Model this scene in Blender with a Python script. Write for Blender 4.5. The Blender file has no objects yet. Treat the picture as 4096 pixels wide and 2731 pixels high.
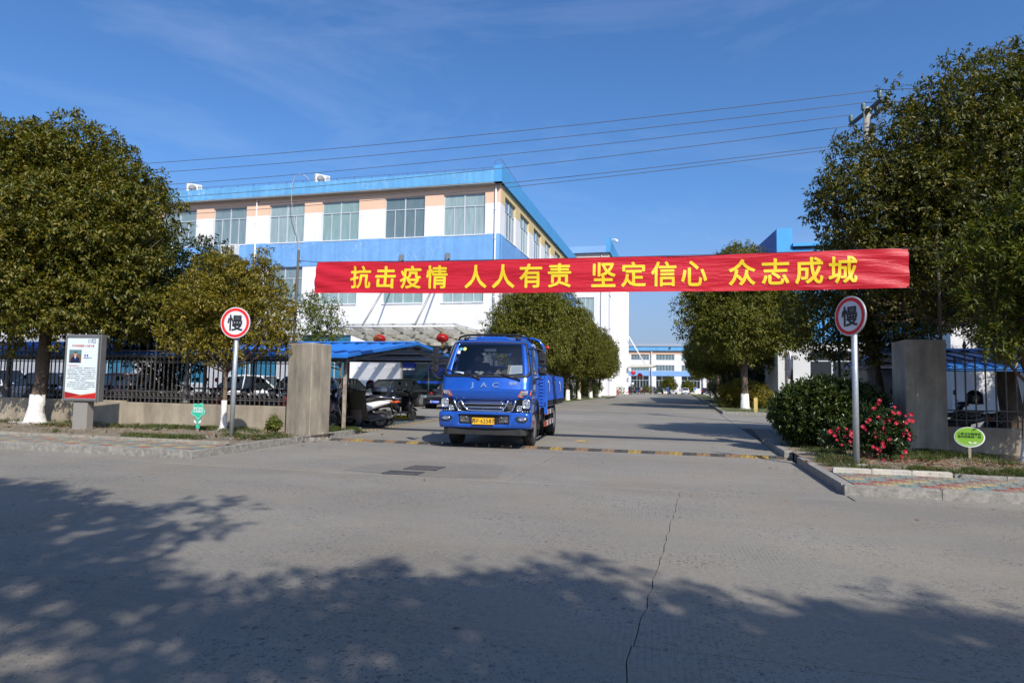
import bpy, math, random
import numpy as np
from mathutils import Vector, Matrix
R = math.radians
random.seed(7); np.random.seed(7)
S = bpy.context.scene
COL = S.collection
# ---------------------------------------------------------------- camera
cam_d = bpy.data.cameras.new("camera"); cam = bpy.data.objects.new("camera", cam_d); COL.objects.link(cam)
cam_d.sensor_width = 36.0; cam_d.lens = 2620 / 4096 * 36; cam_d.clip_start = 0.1; cam_d.clip_end = 3000
yaw, pit, rol = R(14.6), R(3.9), R(1.0)
fwd = Vector((-math.sin(yaw) * math.cos(pit), math.cos(yaw) * math.cos(pit), math.sin(pit)))
rt = Vector((math.cos(yaw), math.sin(yaw), 0)); up = rt.cross(fwd)
r2 = math.cos(rol) * rt + math.sin(rol) * up; u2 = -math.sin(rol) * rt + math.cos(rol) * up
m = Matrix(((r2.x, u2.x, -fwd.x, 0), (r2.y, u2.y, -fwd.y, 0), (r2.z, u2.z, -fwd.z, 1.2), (0, 0, 0, 1)))
cam.matrix_world = m
S.camera = cam
# ---------------------------------------------------------------- sun and sky
SUN_EL, SUN_AZ = R(40), math.atan2(0.58, -0.81)      # azimuth clockwise from +Y
sd = bpy.data.lights.new("sun", 'SUN'); sd.energy = 3.8; sd.angle = R(0.53); sd.color = (1.0, 0.95, 0.87)
sun = bpy.data.objects.new("sun", sd); COL.objects.link(sun)
sv = Vector((math.sin(SUN_AZ) * math.cos(SUN_EL), math.cos(SUN_AZ) * math.cos(SUN_EL), math.sin(SUN_EL)))
sun.rotation_euler = sv.to_track_quat('Z', 'Y').to_euler(); sun.location = (20, -30, 40)
W = bpy.data.worlds.new("World"); S.world = W; W.use_nodes = True
nt = W.node_tree; nt.nodes.clear()
def wn(t, **k):
    n = nt.nodes.new(t)
    for a, b in k.items(): setattr(n, a, b)
    return n
sky = wn('ShaderNodeTexSky', sky_type='NISHITA', sun_disc=False, sun_elevation=SUN_EL, sun_rotation=SUN_AZ, altitude=0, air_density=1.0, dust_density=1.5, ozone_density=6.0)
tc = wn('ShaderNodeTexCoord'); mp = wn('ShaderNodeMapping'); mp.inputs['Scale'].default_value = (1.2, 1.2, 4.2); mp.inputs['Rotation'].default_value = (0.2, 0.5, 0.9)
nz = wn('ShaderNodeTexNoise'); nz.inputs['Scale'].default_value = 1.9; nz.inputs['Detail'].default_value = 8; nz.inputs['Roughness'].default_value = 0.62; nz.inputs['Distortion'].default_value = 0.7
rmp = wn('ShaderNodeValToRGB'); rmp.color_ramp.elements[0].position = 0.50; rmp.color_ramp.elements[1].position = 0.92
rmp.color_ramp.elements[1].color = (0.22, 0.22, 0.22, 1)
mx = wn('ShaderNodeMix', data_type='RGBA'); mx.inputs['B'].default_value = (5.2, 5.9, 7.6, 1)
hs = wn('ShaderNodeHueSaturation'); hs.inputs['Saturation'].default_value = 1.09; hs.inputs['Value'].default_value = 1.0
bg = wn('ShaderNodeBackground'); bg.inputs['Strength'].default_value = 0.109; wo = wn('ShaderNodeOutputWorld')
L = nt.links.new
L(tc.outputs['Generated'], mp.inputs['Vector']); L(mp.outputs[0], nz.inputs['Vector']); L(nz.outputs['Fac'], rmp.inputs[0])
tn = wn('ShaderNodeMix', data_type='RGBA', blend_type='MULTIPLY'); tn.inputs['Factor'].default_value = 1; tn.inputs['B'].default_value = (1.0, 1.08, 1.19, 1)
L(sky.outputs[0], tn.inputs['A']); L(tn.outputs['Result'], hs.inputs['Color']); L(hs.outputs[0], mx.inputs['A']); L(rmp.outputs[0], mx.inputs['Factor']); # pale air low over the horizon, the same all the way round
sx = wn('ShaderNodeSeparateXYZ'); L(tc.outputs['Generated'], sx.inputs[0]); hz = wn('ShaderNodeMapRange', interpolation_type='SMOOTHSTEP'); hz.inputs['From Min'].default_value = 0.30; hz.inputs['From Max'].default_value = -0.02; hz.inputs['To Min'].default_value = 0; hz.inputs['To Max'].default_value = .85
L(sx.outputs['Z'], hz.inputs['Value']); mh = wn('ShaderNodeMix', data_type='RGBA'); mh.inputs['B'].default_value = (2.35, 2.85, 4.1, 1); L(hz.outputs[0], mh.inputs['Factor']); L(mx.outputs['Result'], mh.inputs['A']); L(mh.outputs['Result'], bg.inputs[0]); L(bg.outputs[0], wo.inputs[0])
S.view_settings.view_transform = 'Standard'; S.view_settings.look = 'None'; S.view_settings.gamma = 1; S.view_settings.use_curve_mapping = False
S.view_settings.exposure = 0.38
S.render.engine = 'CYCLES'
S.cycles.max_bounces = 7; S.cycles.transparent_max_bounces = 12; S.cycles.caustics_reflective = False; S.cycles.caustics_refractive = False

# ---------------------------------------------------------------- materials
MATS = {}
def mat(name, col, rough=0.6, metal=0.0, spec=0.5, var=0.0, vs=3.0, bump=0.0, bs=60.0, coat=0.0, col2=None, stain=0.0, emit=0.0, alpha=1.0, vscale=(1, 1, 1)):
    if name in MATS: return MATS[name]
    m = bpy.data.materials.new(name); m.use_nodes = True; t = m.node_tree; N = t.nodes; K = t.links.new
    p = N['Principled BSDF']; c = (*col, 1)
    p.inputs['Base Color'].default_value = c; p.inputs['Roughness'].default_value = rough; p.inputs['Metallic'].default_value = metal
    p.inputs['Specular IOR Level'].default_value = spec; p.inputs['Coat Weight'].default_value = coat; p.inputs['Coat Roughness'].default_value = 0.04
    if emit: p.inputs['Emission Color'].default_value = c; p.inputs['Emission Strength'].default_value = emit
    if alpha < 1: p.inputs['Alpha'].default_value = alpha
    if var or bump or col2:
        co = N.new('ShaderNodeTexCoord'); mpn = N.new('ShaderNodeMapping'); mpn.inputs['Scale'].default_value = vscale; K(co.outputs['Object'], mpn.inputs[0])
    if var or col2:
        n = N.new('ShaderNodeTexNoise'); n.inputs['Scale'].default_value = vs; n.inputs['Detail'].default_value = 7; n.inputs['Roughness'].default_value = 0.65; K(mpn.outputs[0], n.inputs['Vector'])
        r = N.new('ShaderNodeValToRGB'); r.color_ramp.elements[0].position = 0.34; r.color_ramp.elements[1].position = 0.66
        a = col2 if col2 else tuple(x * (1 - var) for x in col); b = tuple(min(1, x * (1 + var * 0.6)) for x in col)
        r.color_ramp.elements[0].color = (*a, 1); r.color_ramp.elements[1].color = (*b, 1)
        K(n.outputs['Fac'], r.inputs[0]); K(r.outputs[0], p.inputs['Base Color'])
    if bump:
        n2 = N.new('ShaderNodeTexNoise'); n2.inputs['Scale'].default_value = bs; n2.inputs['Detail'].default_value = 5; K(mpn.outputs[0], n2.inputs['Vector'])
        bp = N.new('ShaderNodeBump'); bp.inputs['Strength'].default_value = bump; bp.inputs['Distance'].default_value = 0.02; K(n2.outputs['Fac'], bp.inputs['Height']); K(bp.outputs[0], p.inputs['Normal'])
    MATS[name] = m; return m
def nodes(m): return m.node_tree.nodes, m.node_tree.links.new, m.node_tree.nodes['Principled BSDF']

# concrete road: fine mottling, exposed dark aggregate flecks, brushed grooves
def road_mat(name, base, groove):
    m = mat(name, base, 0.85, spec=0.25); N, K, p = nodes(m)
    co = N.new('ShaderNodeTexCoord')
    def noise(sc, det=6, ro=0.6, vec=None, scl=None):
        n = N.new('ShaderNodeTexNoise'); n.inputs['Scale'].default_value = sc; n.inputs['Detail'].default_value = det; n.inputs['Roughness'].default_value = ro
        if scl:
            q = N.new('ShaderNodeMapping'); q.inputs['Scale'].default_value = scl; K(co.outputs['Object'], q.inputs[0]); K(q.outputs[0], n.inputs['Vector'])
        else: K(co.outputs['Object'], n.inputs['Vector'])
        return n
    def ramp(src, a, b, ca, cb):
        r = N.new('ShaderNodeValToRGB'); r.color_ramp.elements[0].position = a; r.color_ramp.elements[1].position = b
        r.color_ramp.elements[0].color = (*ca, 1); r.color_ramp.elements[1].color = (*cb, 1); K(src, r.inputs[0]); return r
    def mixc(f, a, b, mode='MIX'):
        x = N.new('ShaderNodeMix'); x.data_type = 'RGBA'; x.blend_type = mode
        if isinstance(f, float): x.inputs['Factor'].default_value = f
        else: K(f, x.inputs['Factor'])
        K(a, x.inputs['A']); K(b, x.inputs['B']); return x
    big = ramp(noise(0.35, 8, 0.6, scl=(1, 1.4, 1)).outputs['Fac'], 0.3, 0.7, tuple(c * 0.88 for c in base), tuple(c * 1.1 for c in base))
    warm = ramp(noise(0.8, 5).outputs['Fac'], 0.45, 0.75, (1, 1, 1), (1.04, 0.97, 0.90))
    c1 = mixc(1.0, big.outputs[0], warm.outputs[0], 'MULTIPLY')
    stain = ramp(noise(0.22, 9, 0.68, scl=(.5, 1.2, 1)).outputs['Fac'], 0.38, 0.60, (0.86, 0.86, 0.87), (1.06, 1.05, 1.04)); c1 = mixc(1.0, c1.outputs['Result'], stain.outputs[0], 'MULTIPLY')
    fine = ramp(noise(24, 5, 0.7).outputs['Fac'], 0.3, 0.7, (0.80, 0.80, 0.80), (1.12, 1.12, 1.12))
    c2 = mixc(0.75, c1.outputs['Result'], fine.outputs[0], 'MULTIPLY')
    grit = ramp(noise(220, 2, 0.6).outputs['Fac'], 0.3, 0.7, (0.78, 0.78, 0.78), (1.2, 1.2, 1.2))
    c2 = mixc(0.6, c2.outputs['Result'], grit.outputs[0], 'MULTIPLY')
    # aggregate flecks of several sizes, only where the surface has worn
    wn_ = N.new('ShaderNodeTexNoise'); wn_.inputs['Scale'].default_value = 55; wn_.inputs['Detail'].default_value = 1; K(co.outputs['Object'], wn_.inputs['Vector'])
    wa = N.new('ShaderNodeMixRGB'); wa.blend_type = 'ADD'; wa.inputs[0].default_value = .030; K(co.outputs['Object'], wa.inputs[1]); K(wn_.outputs['Color'], wa.inputs[2])
    prev = None
    for sc_, cut, thr, w0, w1 in ((17, .70, .30, .46, .60), (34, .62, .30, .40, .58), (62, .55, .32, .36, .52)):
        vo = N.new('ShaderNodeTexVoronoi'); vo.inputs['Scale'].default_value = sc_; K(wa.outputs[0], vo.inputs['Vector'])
        fl = ramp(vo.outputs['Distance'], thr - .06, thr + .02, (1, 1, 1), (0, 0, 0)); wear = ramp(noise(0.8, 7, 0.62, scl=(1, 1.2, 1)).outputs['Fac'], w0, w1, (0, 0, 0), (1, 1, 1))
        sep = N.new('ShaderNodeSeparateColor'); K(vo.outputs['Color'], sep.inputs[0]); rnd = N.new('ShaderNodeMath'); rnd.operation = 'GREATER_THAN'; rnd.inputs[1].default_value = cut; K(sep.outputs[0], rnd.inputs[0])
        mu = N.new('ShaderNodeMath'); mu.operation = 'MULTIPLY'; K(fl.outputs[0], mu.inputs[0]); K(wear.outputs[0], mu.inputs[1]); mu2 = N.new('ShaderNodeMath'); mu2.operation = 'MULTIPLY'; K(mu.outputs[0], mu2.inputs[0]); K(rnd.outputs[0], mu2.inputs[1])
        if prev: a_ = N.new('ShaderNodeMath'); a_.operation = 'MAXIMUM'; K(prev.outputs[0], a_.inputs[0]); K(mu2.outputs[0], a_.inputs[1]); prev = a_
        else: prev = mu2
    mu3 = N.new('ShaderNodeMath'); mu3.operation = 'MULTIPLY'; mu3.inputs[1].default_value = 0.85; K(prev.outputs[0], mu3.inputs[0])
    dk = N.new('ShaderNodeRGB'); dk.outputs[0].default_value = (0.075, 0.08, 0.09, 1)
    c3 = mixc(mu3.outputs[0], c2.outputs['Result'], dk.outputs[0])
    last = c3; h = None
    if groove:
        wv = N.new('ShaderNodeTexWave'); wv.bands_direction = 'X'; wv.inputs['Scale'].default_value = 9.5; wv.inputs['Distortion'].default_value = 1.2; wv.inputs['Detail'].default_value = 2; wv.inputs['Detail Scale'].default_value = 0.6
        qq = N.new('ShaderNodeMapping'); qq.inputs['Rotation'].default_value = (0, 0, R(-3)); K(co.outputs['Object'], qq.inputs[0]); K(qq.outputs[0], wv.inputs['Vector'])
        gm = ramp(noise(0.55, 5).outputs['Fac'], 0.50, 0.64, (0, 0, 0), (1, 1, 1))
        gl = ramp(wv.outputs['Fac'], 0.02, 0.22, (1, 1, 1), (0, 0, 0))
        gf = N.new('ShaderNodeMath'); gf.operation = 'MULTIPLY'; K(gm.outputs[0], gf.inputs[0]); K(gl.outputs[0], gf.inputs[1])
        gf2 = N.new('ShaderNodeMath'); gf2.operation = 'MULTIPLY'; gf2.inputs[1].default_value = 0.40; K(gf.outputs[0], gf2.inputs[0])
        last = mixc(gf2.outputs[0], c3.outputs['Result'], dk.outputs[0]); h = gf
    K(last.outputs['Result'], p.inputs['Base Color'])
    bp = N.new('ShaderNodeBump'); bp.inputs['Strength'].default_value = 0.35; bp.inputs['Distance'].default_value = 0.004; K(noise(90, 4).outputs['Fac'], bp.inputs['Height'])
    K(bp.outputs[0], p.inputs['Normal'])
    return m
M_ROAD = road_mat('street_concrete', (0.262, 0.243, 0.203), True)
M_ROAD2 = road_mat('drive_concrete', (0.275, 0.255, 0.215), False)
M_KERB = mat('kerb_granite', (0.29, 0.27, 0.235), 0.85, var=0.35, vs=14, bump=0.5, bs=70)
M_KERBW = mat('kerb_pale', (0.50, 0.46, 0.39), 0.85, var=0.2, vs=9, bump=0.4, bs=60)
M_WALL = mat('rendered_concrete', (0.39, 0.33, 0.24), 0.9, var=0.22, vs=1.6, bump=0.25, bs=50, col2=(0.25, 0.21, 0.16), vscale=(1, 1, 0.55))
M_PIER = mat('pier_concrete', (0.43, 0.365, 0.265), 0.9, var=0.25, vs=2.2, bump=0.3, bs=45, col2=(0.27, 0.23, 0.175), vscale=(1, 1, 0.5))
def weather(m, white=.0, zb=.35, streak=.25, sc=(3, 3, .25)):
    N, K, p = nodes(m); src = p.inputs['Base Color'].links[0].from_socket if p.inputs['Base Color'].links else None
    co = N.new('ShaderNodeTexCoord'); q = N.new('ShaderNodeMapping'); q.inputs['Scale'].default_value = sc; K(co.outputs['Object'], q.inputs[0]); n = N.new('ShaderNodeTexNoise'); n.inputs['Scale'].default_value = 1.5; n.inputs['Detail'].default_value = 8; n.inputs['Roughness'].default_value = .7; K(q.outputs[0], n.inputs['Vector'])
    r = N.new('ShaderNodeValToRGB'); r.color_ramp.elements[0].position = .3; r.color_ramp.elements[1].position = .62; r.color_ramp.elements[0].color = (1 - streak,) * 3 + (1,); r.color_ramp.elements[1].color = (1.04, 1.04, 1.04, 1); K(n.outputs['Fac'], r.inputs[0])
    mu = N.new('ShaderNodeMixRGB'); mu.blend_type = 'MULTIPLY'; mu.inputs[0].default_value = 1; mu.inputs[1].default_value = p.inputs['Base Color'].default_value; K(r.outputs[0], mu.inputs[2])
    if src: K(src, mu.inputs[1])
    last = mu.outputs[0]
    if white:
        s3 = N.new('ShaderNodeSeparateXYZ'); K(co.outputs['Object'], s3.inputs[0]); n2 = N.new('ShaderNodeTexNoise'); n2.inputs['Scale'].default_value = 5; n2.inputs['Detail'].default_value = 9; n2.inputs['Roughness'].default_value = .75; K(co.outputs['Object'], n2.inputs['Vector'])
        mr_ = N.new('ShaderNodeMapRange'); mr_.inputs['From Min'].default_value = zb; mr_.inputs['From Max'].default_value = .05; mr_.inputs['To Min'].default_value = -.12; mr_.inputs['To Max'].default_value = .07; K(s3.outputs['Z'], mr_.inputs['Value'])
        ad = N.new('ShaderNodeMath'); K(n2.outputs['Fac'], ad.inputs[0]); K(mr_.outputs[0], ad.inputs[1]); r2 = N.new('ShaderNodeValToRGB'); r2.color_ramp.elements[0].position = .56; r2.color_ramp.elements[1].position = .66; K(ad.outputs[0], r2.inputs[0])
        f = N.new('ShaderNodeMath'); f.operation = 'MULTIPLY'; f.inputs[1].default_value = white; K(r2.outputs[0], f.inputs[0]); x = N.new('ShaderNodeMixRGB'); K(f.outputs[0], x.inputs[0]); K(last, x.inputs[1]); x.inputs[2].default_value = (.55, .55, .53, 1); last = x.outputs[0]
    K(last, p.inputs['Base Color'])
weather(M_PIER, .8, .5, .35); weather(M_WALL, .5, .3, .3)
M_SOIL = mat('dry_soil', (0.24, 0.19, 0.13), 0.95, var=0.4, vs=5, bump=0.9, bs=30, col2=(0.13, 0.105, 0.07))
M_GROUND = mat('far_ground', (0.09, 0.10, 0.05), 0.95, var=0.3, vs=0.4)
M_BLACK = mat('black_plastic', (0.016, 0.016, 0.018), 0.45)
M_RUBBER = mat('tyre_rubber', (0.028, 0.027, 0.027), 0.8, var=0.3, vs=20)
M_IRON = mat('fence_iron', (0.10, 0.098, 0.095), 0.6, metal=0.2, var=0.4, vs=5, col2=(0.055, 0.045, 0.038))
M_STEEL = mat('galvanised_steel', (0.48, 0.52, 0.55), 0.42, metal=0.55, var=0.15, vs=25)
M_CHROME = mat('chrome', (0.75, 0.76, 0.78), 0.12, metal=1.0)
M_WHITE = mat('white_paint', (0.78, 0.77, 0.74), 0.55, var=0.05, vs=2)
M_LIME = mat('lime_wash', (0.74, 0.72, 0.68), 0.9, var=0.22, vs=12, bump=0.5, bs=40)
M_BARK = mat('bark', (0.16, 0.115, 0.08), 0.95, var=0.45, vs=10, bump=0.9, bs=22, vscale=(1, 1, 0.3))
M_RED = mat('red_print', (0.62, 0.02, 0.02), 0.45)
M_GREY = mat('grey_metal', (0.30, 0.30, 0.30), 0.45, metal=0.5)
M_DGLASS = mat('dark_glass', (0.02, 0.03, 0.035), 0.05, spec=0.8)
M_LENS = mat('clear_lens', (0.55, 0.58, 0.60), 0.08, metal=0.7)
M_YEL = mat('yellow_print', (0.80, 0.55, 0.02), 0.5)
M_BLUEP = mat('plate_blue', (0.02, 0.10, 0.62), 0.4)
M_PW = mat('print_white', (0.8, 0.8, 0.8), 0.5)
M_PK = mat('print_black', (0.02, 0.02, 0.025), 0.5)

# ---------------------------------------------------------------- mesh helpers
class MB:
    def __init__(s): s.v = []; s.f = []; s.m = []; s.sm = []
    def add(s, vs, fs, mi=0, smooth=False):
        b = len(s.v); s.v += [tuple(v) for v in vs]
        for f in fs: s.f.append(tuple(b + i for i in f)); s.m.append(mi); s.sm.append(smooth)
        return s
    def box(s, x0, x1, y0, y1, z0, z1, mi=0):
        v = [(x0, y0, z0), (x1, y0, z0), (x1, y1, z0), (x0, y1, z0), (x0, y0, z1), (x1, y0, z1), (x1, y1, z1), (x0, y1, z1)]
        return s.add(v, [(0, 3, 2, 1), (4, 5, 6, 7), (0, 1, 5, 4), (1, 2, 6, 5), (2, 3, 7, 6), (3, 0, 4, 7)], mi)
    def obox(s, c, sz, rz=0.0, rx=0.0, ry=0.0, mi=0, taper=1.0):
        M = Matrix.Translation(c) @ Matrix.Rotation(rz, 4, 'Z') @ Matrix.Rotation(ry, 4, 'Y') @ Matrix.Rotation(rx, 4, 'X')
        hx, hy, hz = sz[0] / 2, sz[1] / 2, sz[2] / 2; t = taper
        v = [(-hx, -hy, -hz), (hx, -hy, -hz), (hx, hy, -hz), (-hx, hy, -hz), (-hx * t, -hy * t, hz), (hx * t, -hy * t, hz), (hx * t, hy * t, hz), (-hx * t, hy * t, hz)]
        return s.add([M @ Vector(q) for q in v], [(0, 3, 2, 1), (4, 5, 6, 7), (0, 1, 5, 4), (1, 2, 6, 5), (2, 3, 7, 6), (3, 0, 4, 7)], mi)
    def tube(s, pts, r, n=8, mi=0, smooth=True, closed=False):
        P = [Vector(p) for p in pts]; k = len(P); rs = r if isinstance(r, (list, tuple)) else [r] * k
        vs = []; prev = None
        for i, p in enumerate(P):
            if closed: d = P[(i + 1) % k] - P[i - 1]
            else: d = P[min(i + 1, k - 1)] - P[max(i - 1, 0)]
            d.normalize()
            if prev is None: a = d.orthogonal().normalized()
            else:
                a = prev - d * prev.dot(d)
                a = a.normalized() if a.length > 1e-6 else d.orthogonal().normalized()
            prev = a; b = d.cross(a)
            for j in range(n):
                t = 2 * math.pi * j / n; vs.append(p + (a * math.cos(t) + b * math.sin(t)) * rs[i])
        fs = []
        for i in range(k if closed else k - 1):
            i2 = (i + 1) % k
            for j in range(n): fs.append((i * n + j, i * n + (j + 1) % n, i2 * n + (j + 1) % n, i2 * n + j))
        s.add(vs, fs, mi, smooth)
        if not closed:
            b = len(s.v) - len(vs)
            s.f.append(tuple(b + j for j in range(n))[::-1]); s.m.append(mi); s.sm.append(False)
            s.f.append(tuple(b + (k - 1) * n + j for j in range(n))); s.m.append(mi); s.sm.append(False)
        return s
    def lathe(s, prof, c=(0, 0, 0), n=16, axis='z', mi=0, smooth=True, sc=(1, 1, 1)):
        vs = []
        for r, h in prof:
            for j in range(n):
                t = 2 * math.pi * j / n; a, b = r * math.cos(t), r * math.sin(t)
                q = (a, b, h) if axis == 'z' else ((h, a, b) if axis == 'x' else (b, h, a))
                vs.append((c[0] + q[0] * sc[0], c[1] + q[1] * sc[1], c[2] + q[2] * sc[2]))
        fs = [(i * n + j, i * n + (j + 1) % n, (i + 1) * n + (j + 1) % n, (i + 1) * n + j) for i in range(len(prof) - 1) for j in range(n)]
        s.add(vs, fs, mi, smooth); b = len(s.v) - len(vs)
        if prof[0][0] > 1e-5: s.f.append(tuple(b + j for j in range(n))[::-1]); s.m.append(mi); s.sm.append(False)
        if prof[-1][0] > 1e-5: s.f.append(tuple(b + (len(prof) - 1) * n + j for j in range(n))); s.m.append(mi); s.sm.append(False)
        return s
    def ball(s, c, r, n=12, mi=0, sc=(1, 1, 1)):
        k = max(5, n // 2)
        return s.lathe([(r * math.sin(math.pi * i / k), -r * math.cos(math.pi * i / k)) for i in range(k + 1)], c, n, 'z', mi, True, sc)
    def prism(s, poly, a, b, axis='y', mi=0):
        # poly in the plane across axis: y -> (x,z), x -> (y,z), z -> (x,y)
        def q(p, h): return (p[0], h, p[1]) if axis == 'y' else ((h, p[0], p[1]) if axis == 'x' else (p[0], p[1], h))
        n = len(poly); vs = [q(p, a) for p in poly] + [q(p, b) for p in poly]
        fs = [tuple(range(n))[::-1], tuple(range(n, 2 * n))] + [(i, (i + 1) % n, n + (i + 1) % n, n + i) for i in range(n)]
        return s.add(vs, fs, mi)
    def loft(s, rings, mi=0, smooth=True, closed=True, caps=True):
        n = len(rings[0]); vs = [p for r in rings for p in r]; J = n if closed else n - 1
        fs = [(i * n + j, i * n + (j + 1) % n, (i + 1) * n + (j + 1) % n, (i + 1) * n + j) for i in range(len(rings) - 1) for j in range(J)]
        s.add(vs, fs, mi, smooth)
        if caps and closed:
            b = len(s.v) - len(vs); s.f.append(tuple(b + j for j in range(n))[::-1]); s.m.append(mi); s.sm.append(False)
            s.f.append(tuple(b + (len(rings) - 1) * n + j for j in range(n))); s.m.append(mi); s.sm.append(False)
        return s
    def mesh(s, name, mats):
        me = bpy.data.meshes.new(name); me.from_pydata(s.v, [], s.f)
        for q in (mats if isinstance(mats, (list, tuple)) else [mats]): me.materials.append(q)
        me.polygons.foreach_set('material_index', s.m); me.polygons.foreach_set('use_smooth', s.sm)
        me.update(); return me
    def obj(s, name, mats, parent=None, bevel=0.0, seg=2, fix=True):
        me = s.mesh(name, mats)
        if fix:
            import bmesh
            bm = bmesh.new(); bm.from_mesh(me); bmesh.ops.recalc_face_normals(bm, faces=bm.faces); bm.to_mesh(me); bm.free()
        o = put(name, me, parent)
        if bevel:
            b = o.modifiers.new('bevel', 'BEVEL'); b.width = bevel; b.segments = seg; b.limit_method = 'ANGLE'; b.angle_limit = R(35); b.harden_normals = False
        return o
def put(name, me, parent=None, loc=None, rz=0.0):
    o = bpy.data.objects.new(name, me); COL.objects.link(o)
    if parent is not None: o.parent = parent
    if loc is not None: o.location = loc
    if rz: o.rotation_euler.z = rz
    return o
def thing(name, label, cat, loc=(0, 0, 0), rz=0.0, group=None):
    o = bpy.data.objects.new(name, None); COL.objects.link(o); o.location = loc; o.rotation_euler.z = rz; o.empty_display_size = 0.3
    return tag(o, label, cat, group)
def tag(o, label, cat=None, group=None, kind=None):
    if label: o['label'] = label
    if cat: o['category'] = cat
    if group: o['group'] = group
    if kind: o['kind'] = kind
    return o
def stru(name, mb, m, **k):
    o = mb.obj(name, m, None, **k); o['kind'] = 'structure'; return o
def copy_tree(root, loc=None, rz=None, label=None, group=None, scale=None):
    def rec(o, par):
        c = o.copy(); COL.objects.link(c)
        if par is not None: c.parent = par
        for ch in list(o.children):
            rec(ch, c)
        return c
    c = rec(root, None)
    if loc is not None: c.location = loc
    if rz is not None: c.rotation_euler.z = rz
    if label: c['label'] = label
    if group: c['group'] = group
    if scale is not None: c.scale = scale if isinstance(scale, tuple) else (scale,) * 3
    return c
# text as flat mesh geometry; (x right, y up) centred, scaled to the given height of a full glyph
_TX = {}
def text_mesh(txt, size, bold=0.0, ext=0.0, res=2, spacing=1.0, key='', line=1.0):
    k = (txt, size, bold, ext, spacing, line)
    if k in _TX: return _TX[k]
    c = bpy.data.curves.new('text', 'FONT'); c.body = txt; c.size = size; c.extrude = ext; c.resolution_u = res
    c.align_x = 'CENTER'; c.align_y = 'CENTER'; c.space_character = spacing; c.space_line = line
    o = bpy.data.objects.new('text', c); COL.objects.link(o); dg = bpy.context.evaluated_depsgraph_get(); dg.update()
    me = bpy.data.meshes.new_from_object(o.evaluated_get(dg)); bpy.data.objects.remove(o); bpy.data.curves.remove(c)
    if bold:      # heavier strokes: the glyph repeated a hair apart, each copy on its own level
        V = [tuple(v.co) for v in me.vertices]; F_ = [tuple(p.vertices) for p in me.polygons]; b_ = bold * size; n_ = len(V); nv = []; nf = []
        for k_, (dx, dy) in enumerate([(0, 0), (1, 0), (-1, 0), (0, 1), (0, -1), (.7, .7), (-.7, .7), (.7, -.7), (-.7, -.7)]):
            e_ = size * .0012 * (k_ if k_ else 9); nv += [(x + dx * b_, y + dy * b_, z + e_) for x, y, z in V]; nf += [tuple(i + k_ * n_ for i in f) for f in F_]
        bpy.data.meshes.remove(me); me = bpy.data.meshes.new('text'); me.from_pydata(nv, [], nf); me.update()
    _TX[k] = me; return me
def text(name, txt, size, m, parent, loc, rot=(R(90), 0, 0), **k):
    me = text_mesh(txt, size, **k).copy(); me.materials.clear(); me.materials.append(m)
    o = put(name, me, parent, loc); o.rotation_euler = rot; return o
def circ(r, n=32, cx=0, cy=0, a0=0, a1=2 * math.pi, ry=None):
    return [(cx + r * math.cos(a0 + (a1 - a0) * i / n), cy + (ry or r) * math.sin(a0 + (a1 - a0) * i / n)) for i in range(n)]
# ================================================================ THE GROUND
mb = MB(); mb.add([(-900, -400, -0.06), (900, -400, -0.06), (900, 1500, -0.06), (-900, 1500, -0.06)], [(0, 1, 2, 3)]); stru('ground', mb, M_GROUND)
mb = MB(); mb.add([(-60, -9, -0.03), (60, -9, -0.03), (60, 8.62, -0.03), (-60, 8.62, -0.03)], [(0, 1, 2, 3)])
M_JOINT = mat('joint_dirt', (0.05, 0.047, 0.04), 0.95, var=0.4, vs=30)
street = stru('street', mb, M_JOINT)
mb = MB(); mb.add([(-60, 8.62, -0.03), (40, 8.62, -0.03), (40, 250, -0.03), (-60, 250, -0.03)], [(0, 1, 2, 3)])
drive = stru('driveway', mb, M_JOINT)
def slab(parent, poly, m, n=[0]):
    b = MB(); k = len(poly); c = 0.003; dz = random.uniform(-0.0015, 0.0015)
    cx_ = sum(p[0] for p in poly) / k; cy_ = sum(p[1] for p in poly) / k
    def ins(p, d):
        v = Vector((cx_ - p[0], cy_ - p[1])); v.normalize(); return (p[0] + v.x * d, p[1] + v.y * d)
    lo = [(*p, -0.05) for p in poly]; mid = [(*p, -c + dz) for p in poly]; top = [(*ins(p, c * 1.4), dz) for p in poly]
    vs = lo + mid + top; fs = [tuple(range(2 * k, 3 * k))]
    for a in (0, k): fs += [(a + i, a + (i + 1) % k, a + k + (i + 1) % k, a + k + i) for i in range(k)]
    b.add(vs, fs); return b.obj('concrete_slab', m, parent)
G = 0.005
xs = [-30, -24.6, -19.7, -14.8, -9.9, -4.95, -0.02, 5.0, 10, 15, 20]
ys = [(3.2, 8.07), (-1.7, 3.203), (-6.6, -1.71)]
for i in range(len(xs) - 1):
    for (a, b) in ys:
        # the joint at x=0 wanders a little, as a crack does
        if abs(xs[i + 1] + 0.02) < 1e-6 or abs(xs[i] + 0.02) < 1e-6:
            n = 26; rr = random.Random(int(a * 10)); e = [(-0.02 + (0.006 * math.sin(t * 9.0) + rr.uniform(-0.006, 0.006)) * (0 < t < n) - (.2 * (1 - t / n) if a > 3 else .21), a + (b - a) * t / n) for t in range(n + 1)]
            w = 0.0022
            if abs(xs[i + 1] + 0.02) < 1e-6: poly = [(xs[i] + G, a + G)] + [(x - w, max(a + G, min(b - G, y))) for x, y in e] + [(xs[i] + G, b - G)]
            else: poly = [(x + w, max(a + G, min(b - G, y))) for x, y in e][::-1] + [(xs[i + 1] - G, a + G), (xs[i + 1] - G, b - G)]
        else: poly = [(xs[i] + G, a + G), (xs[i + 1] - G, a + G), (xs[i + 1] - G, b - G), (xs[i] + G, b - G)]
        slab(street, poly, M_ROAD)
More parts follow.
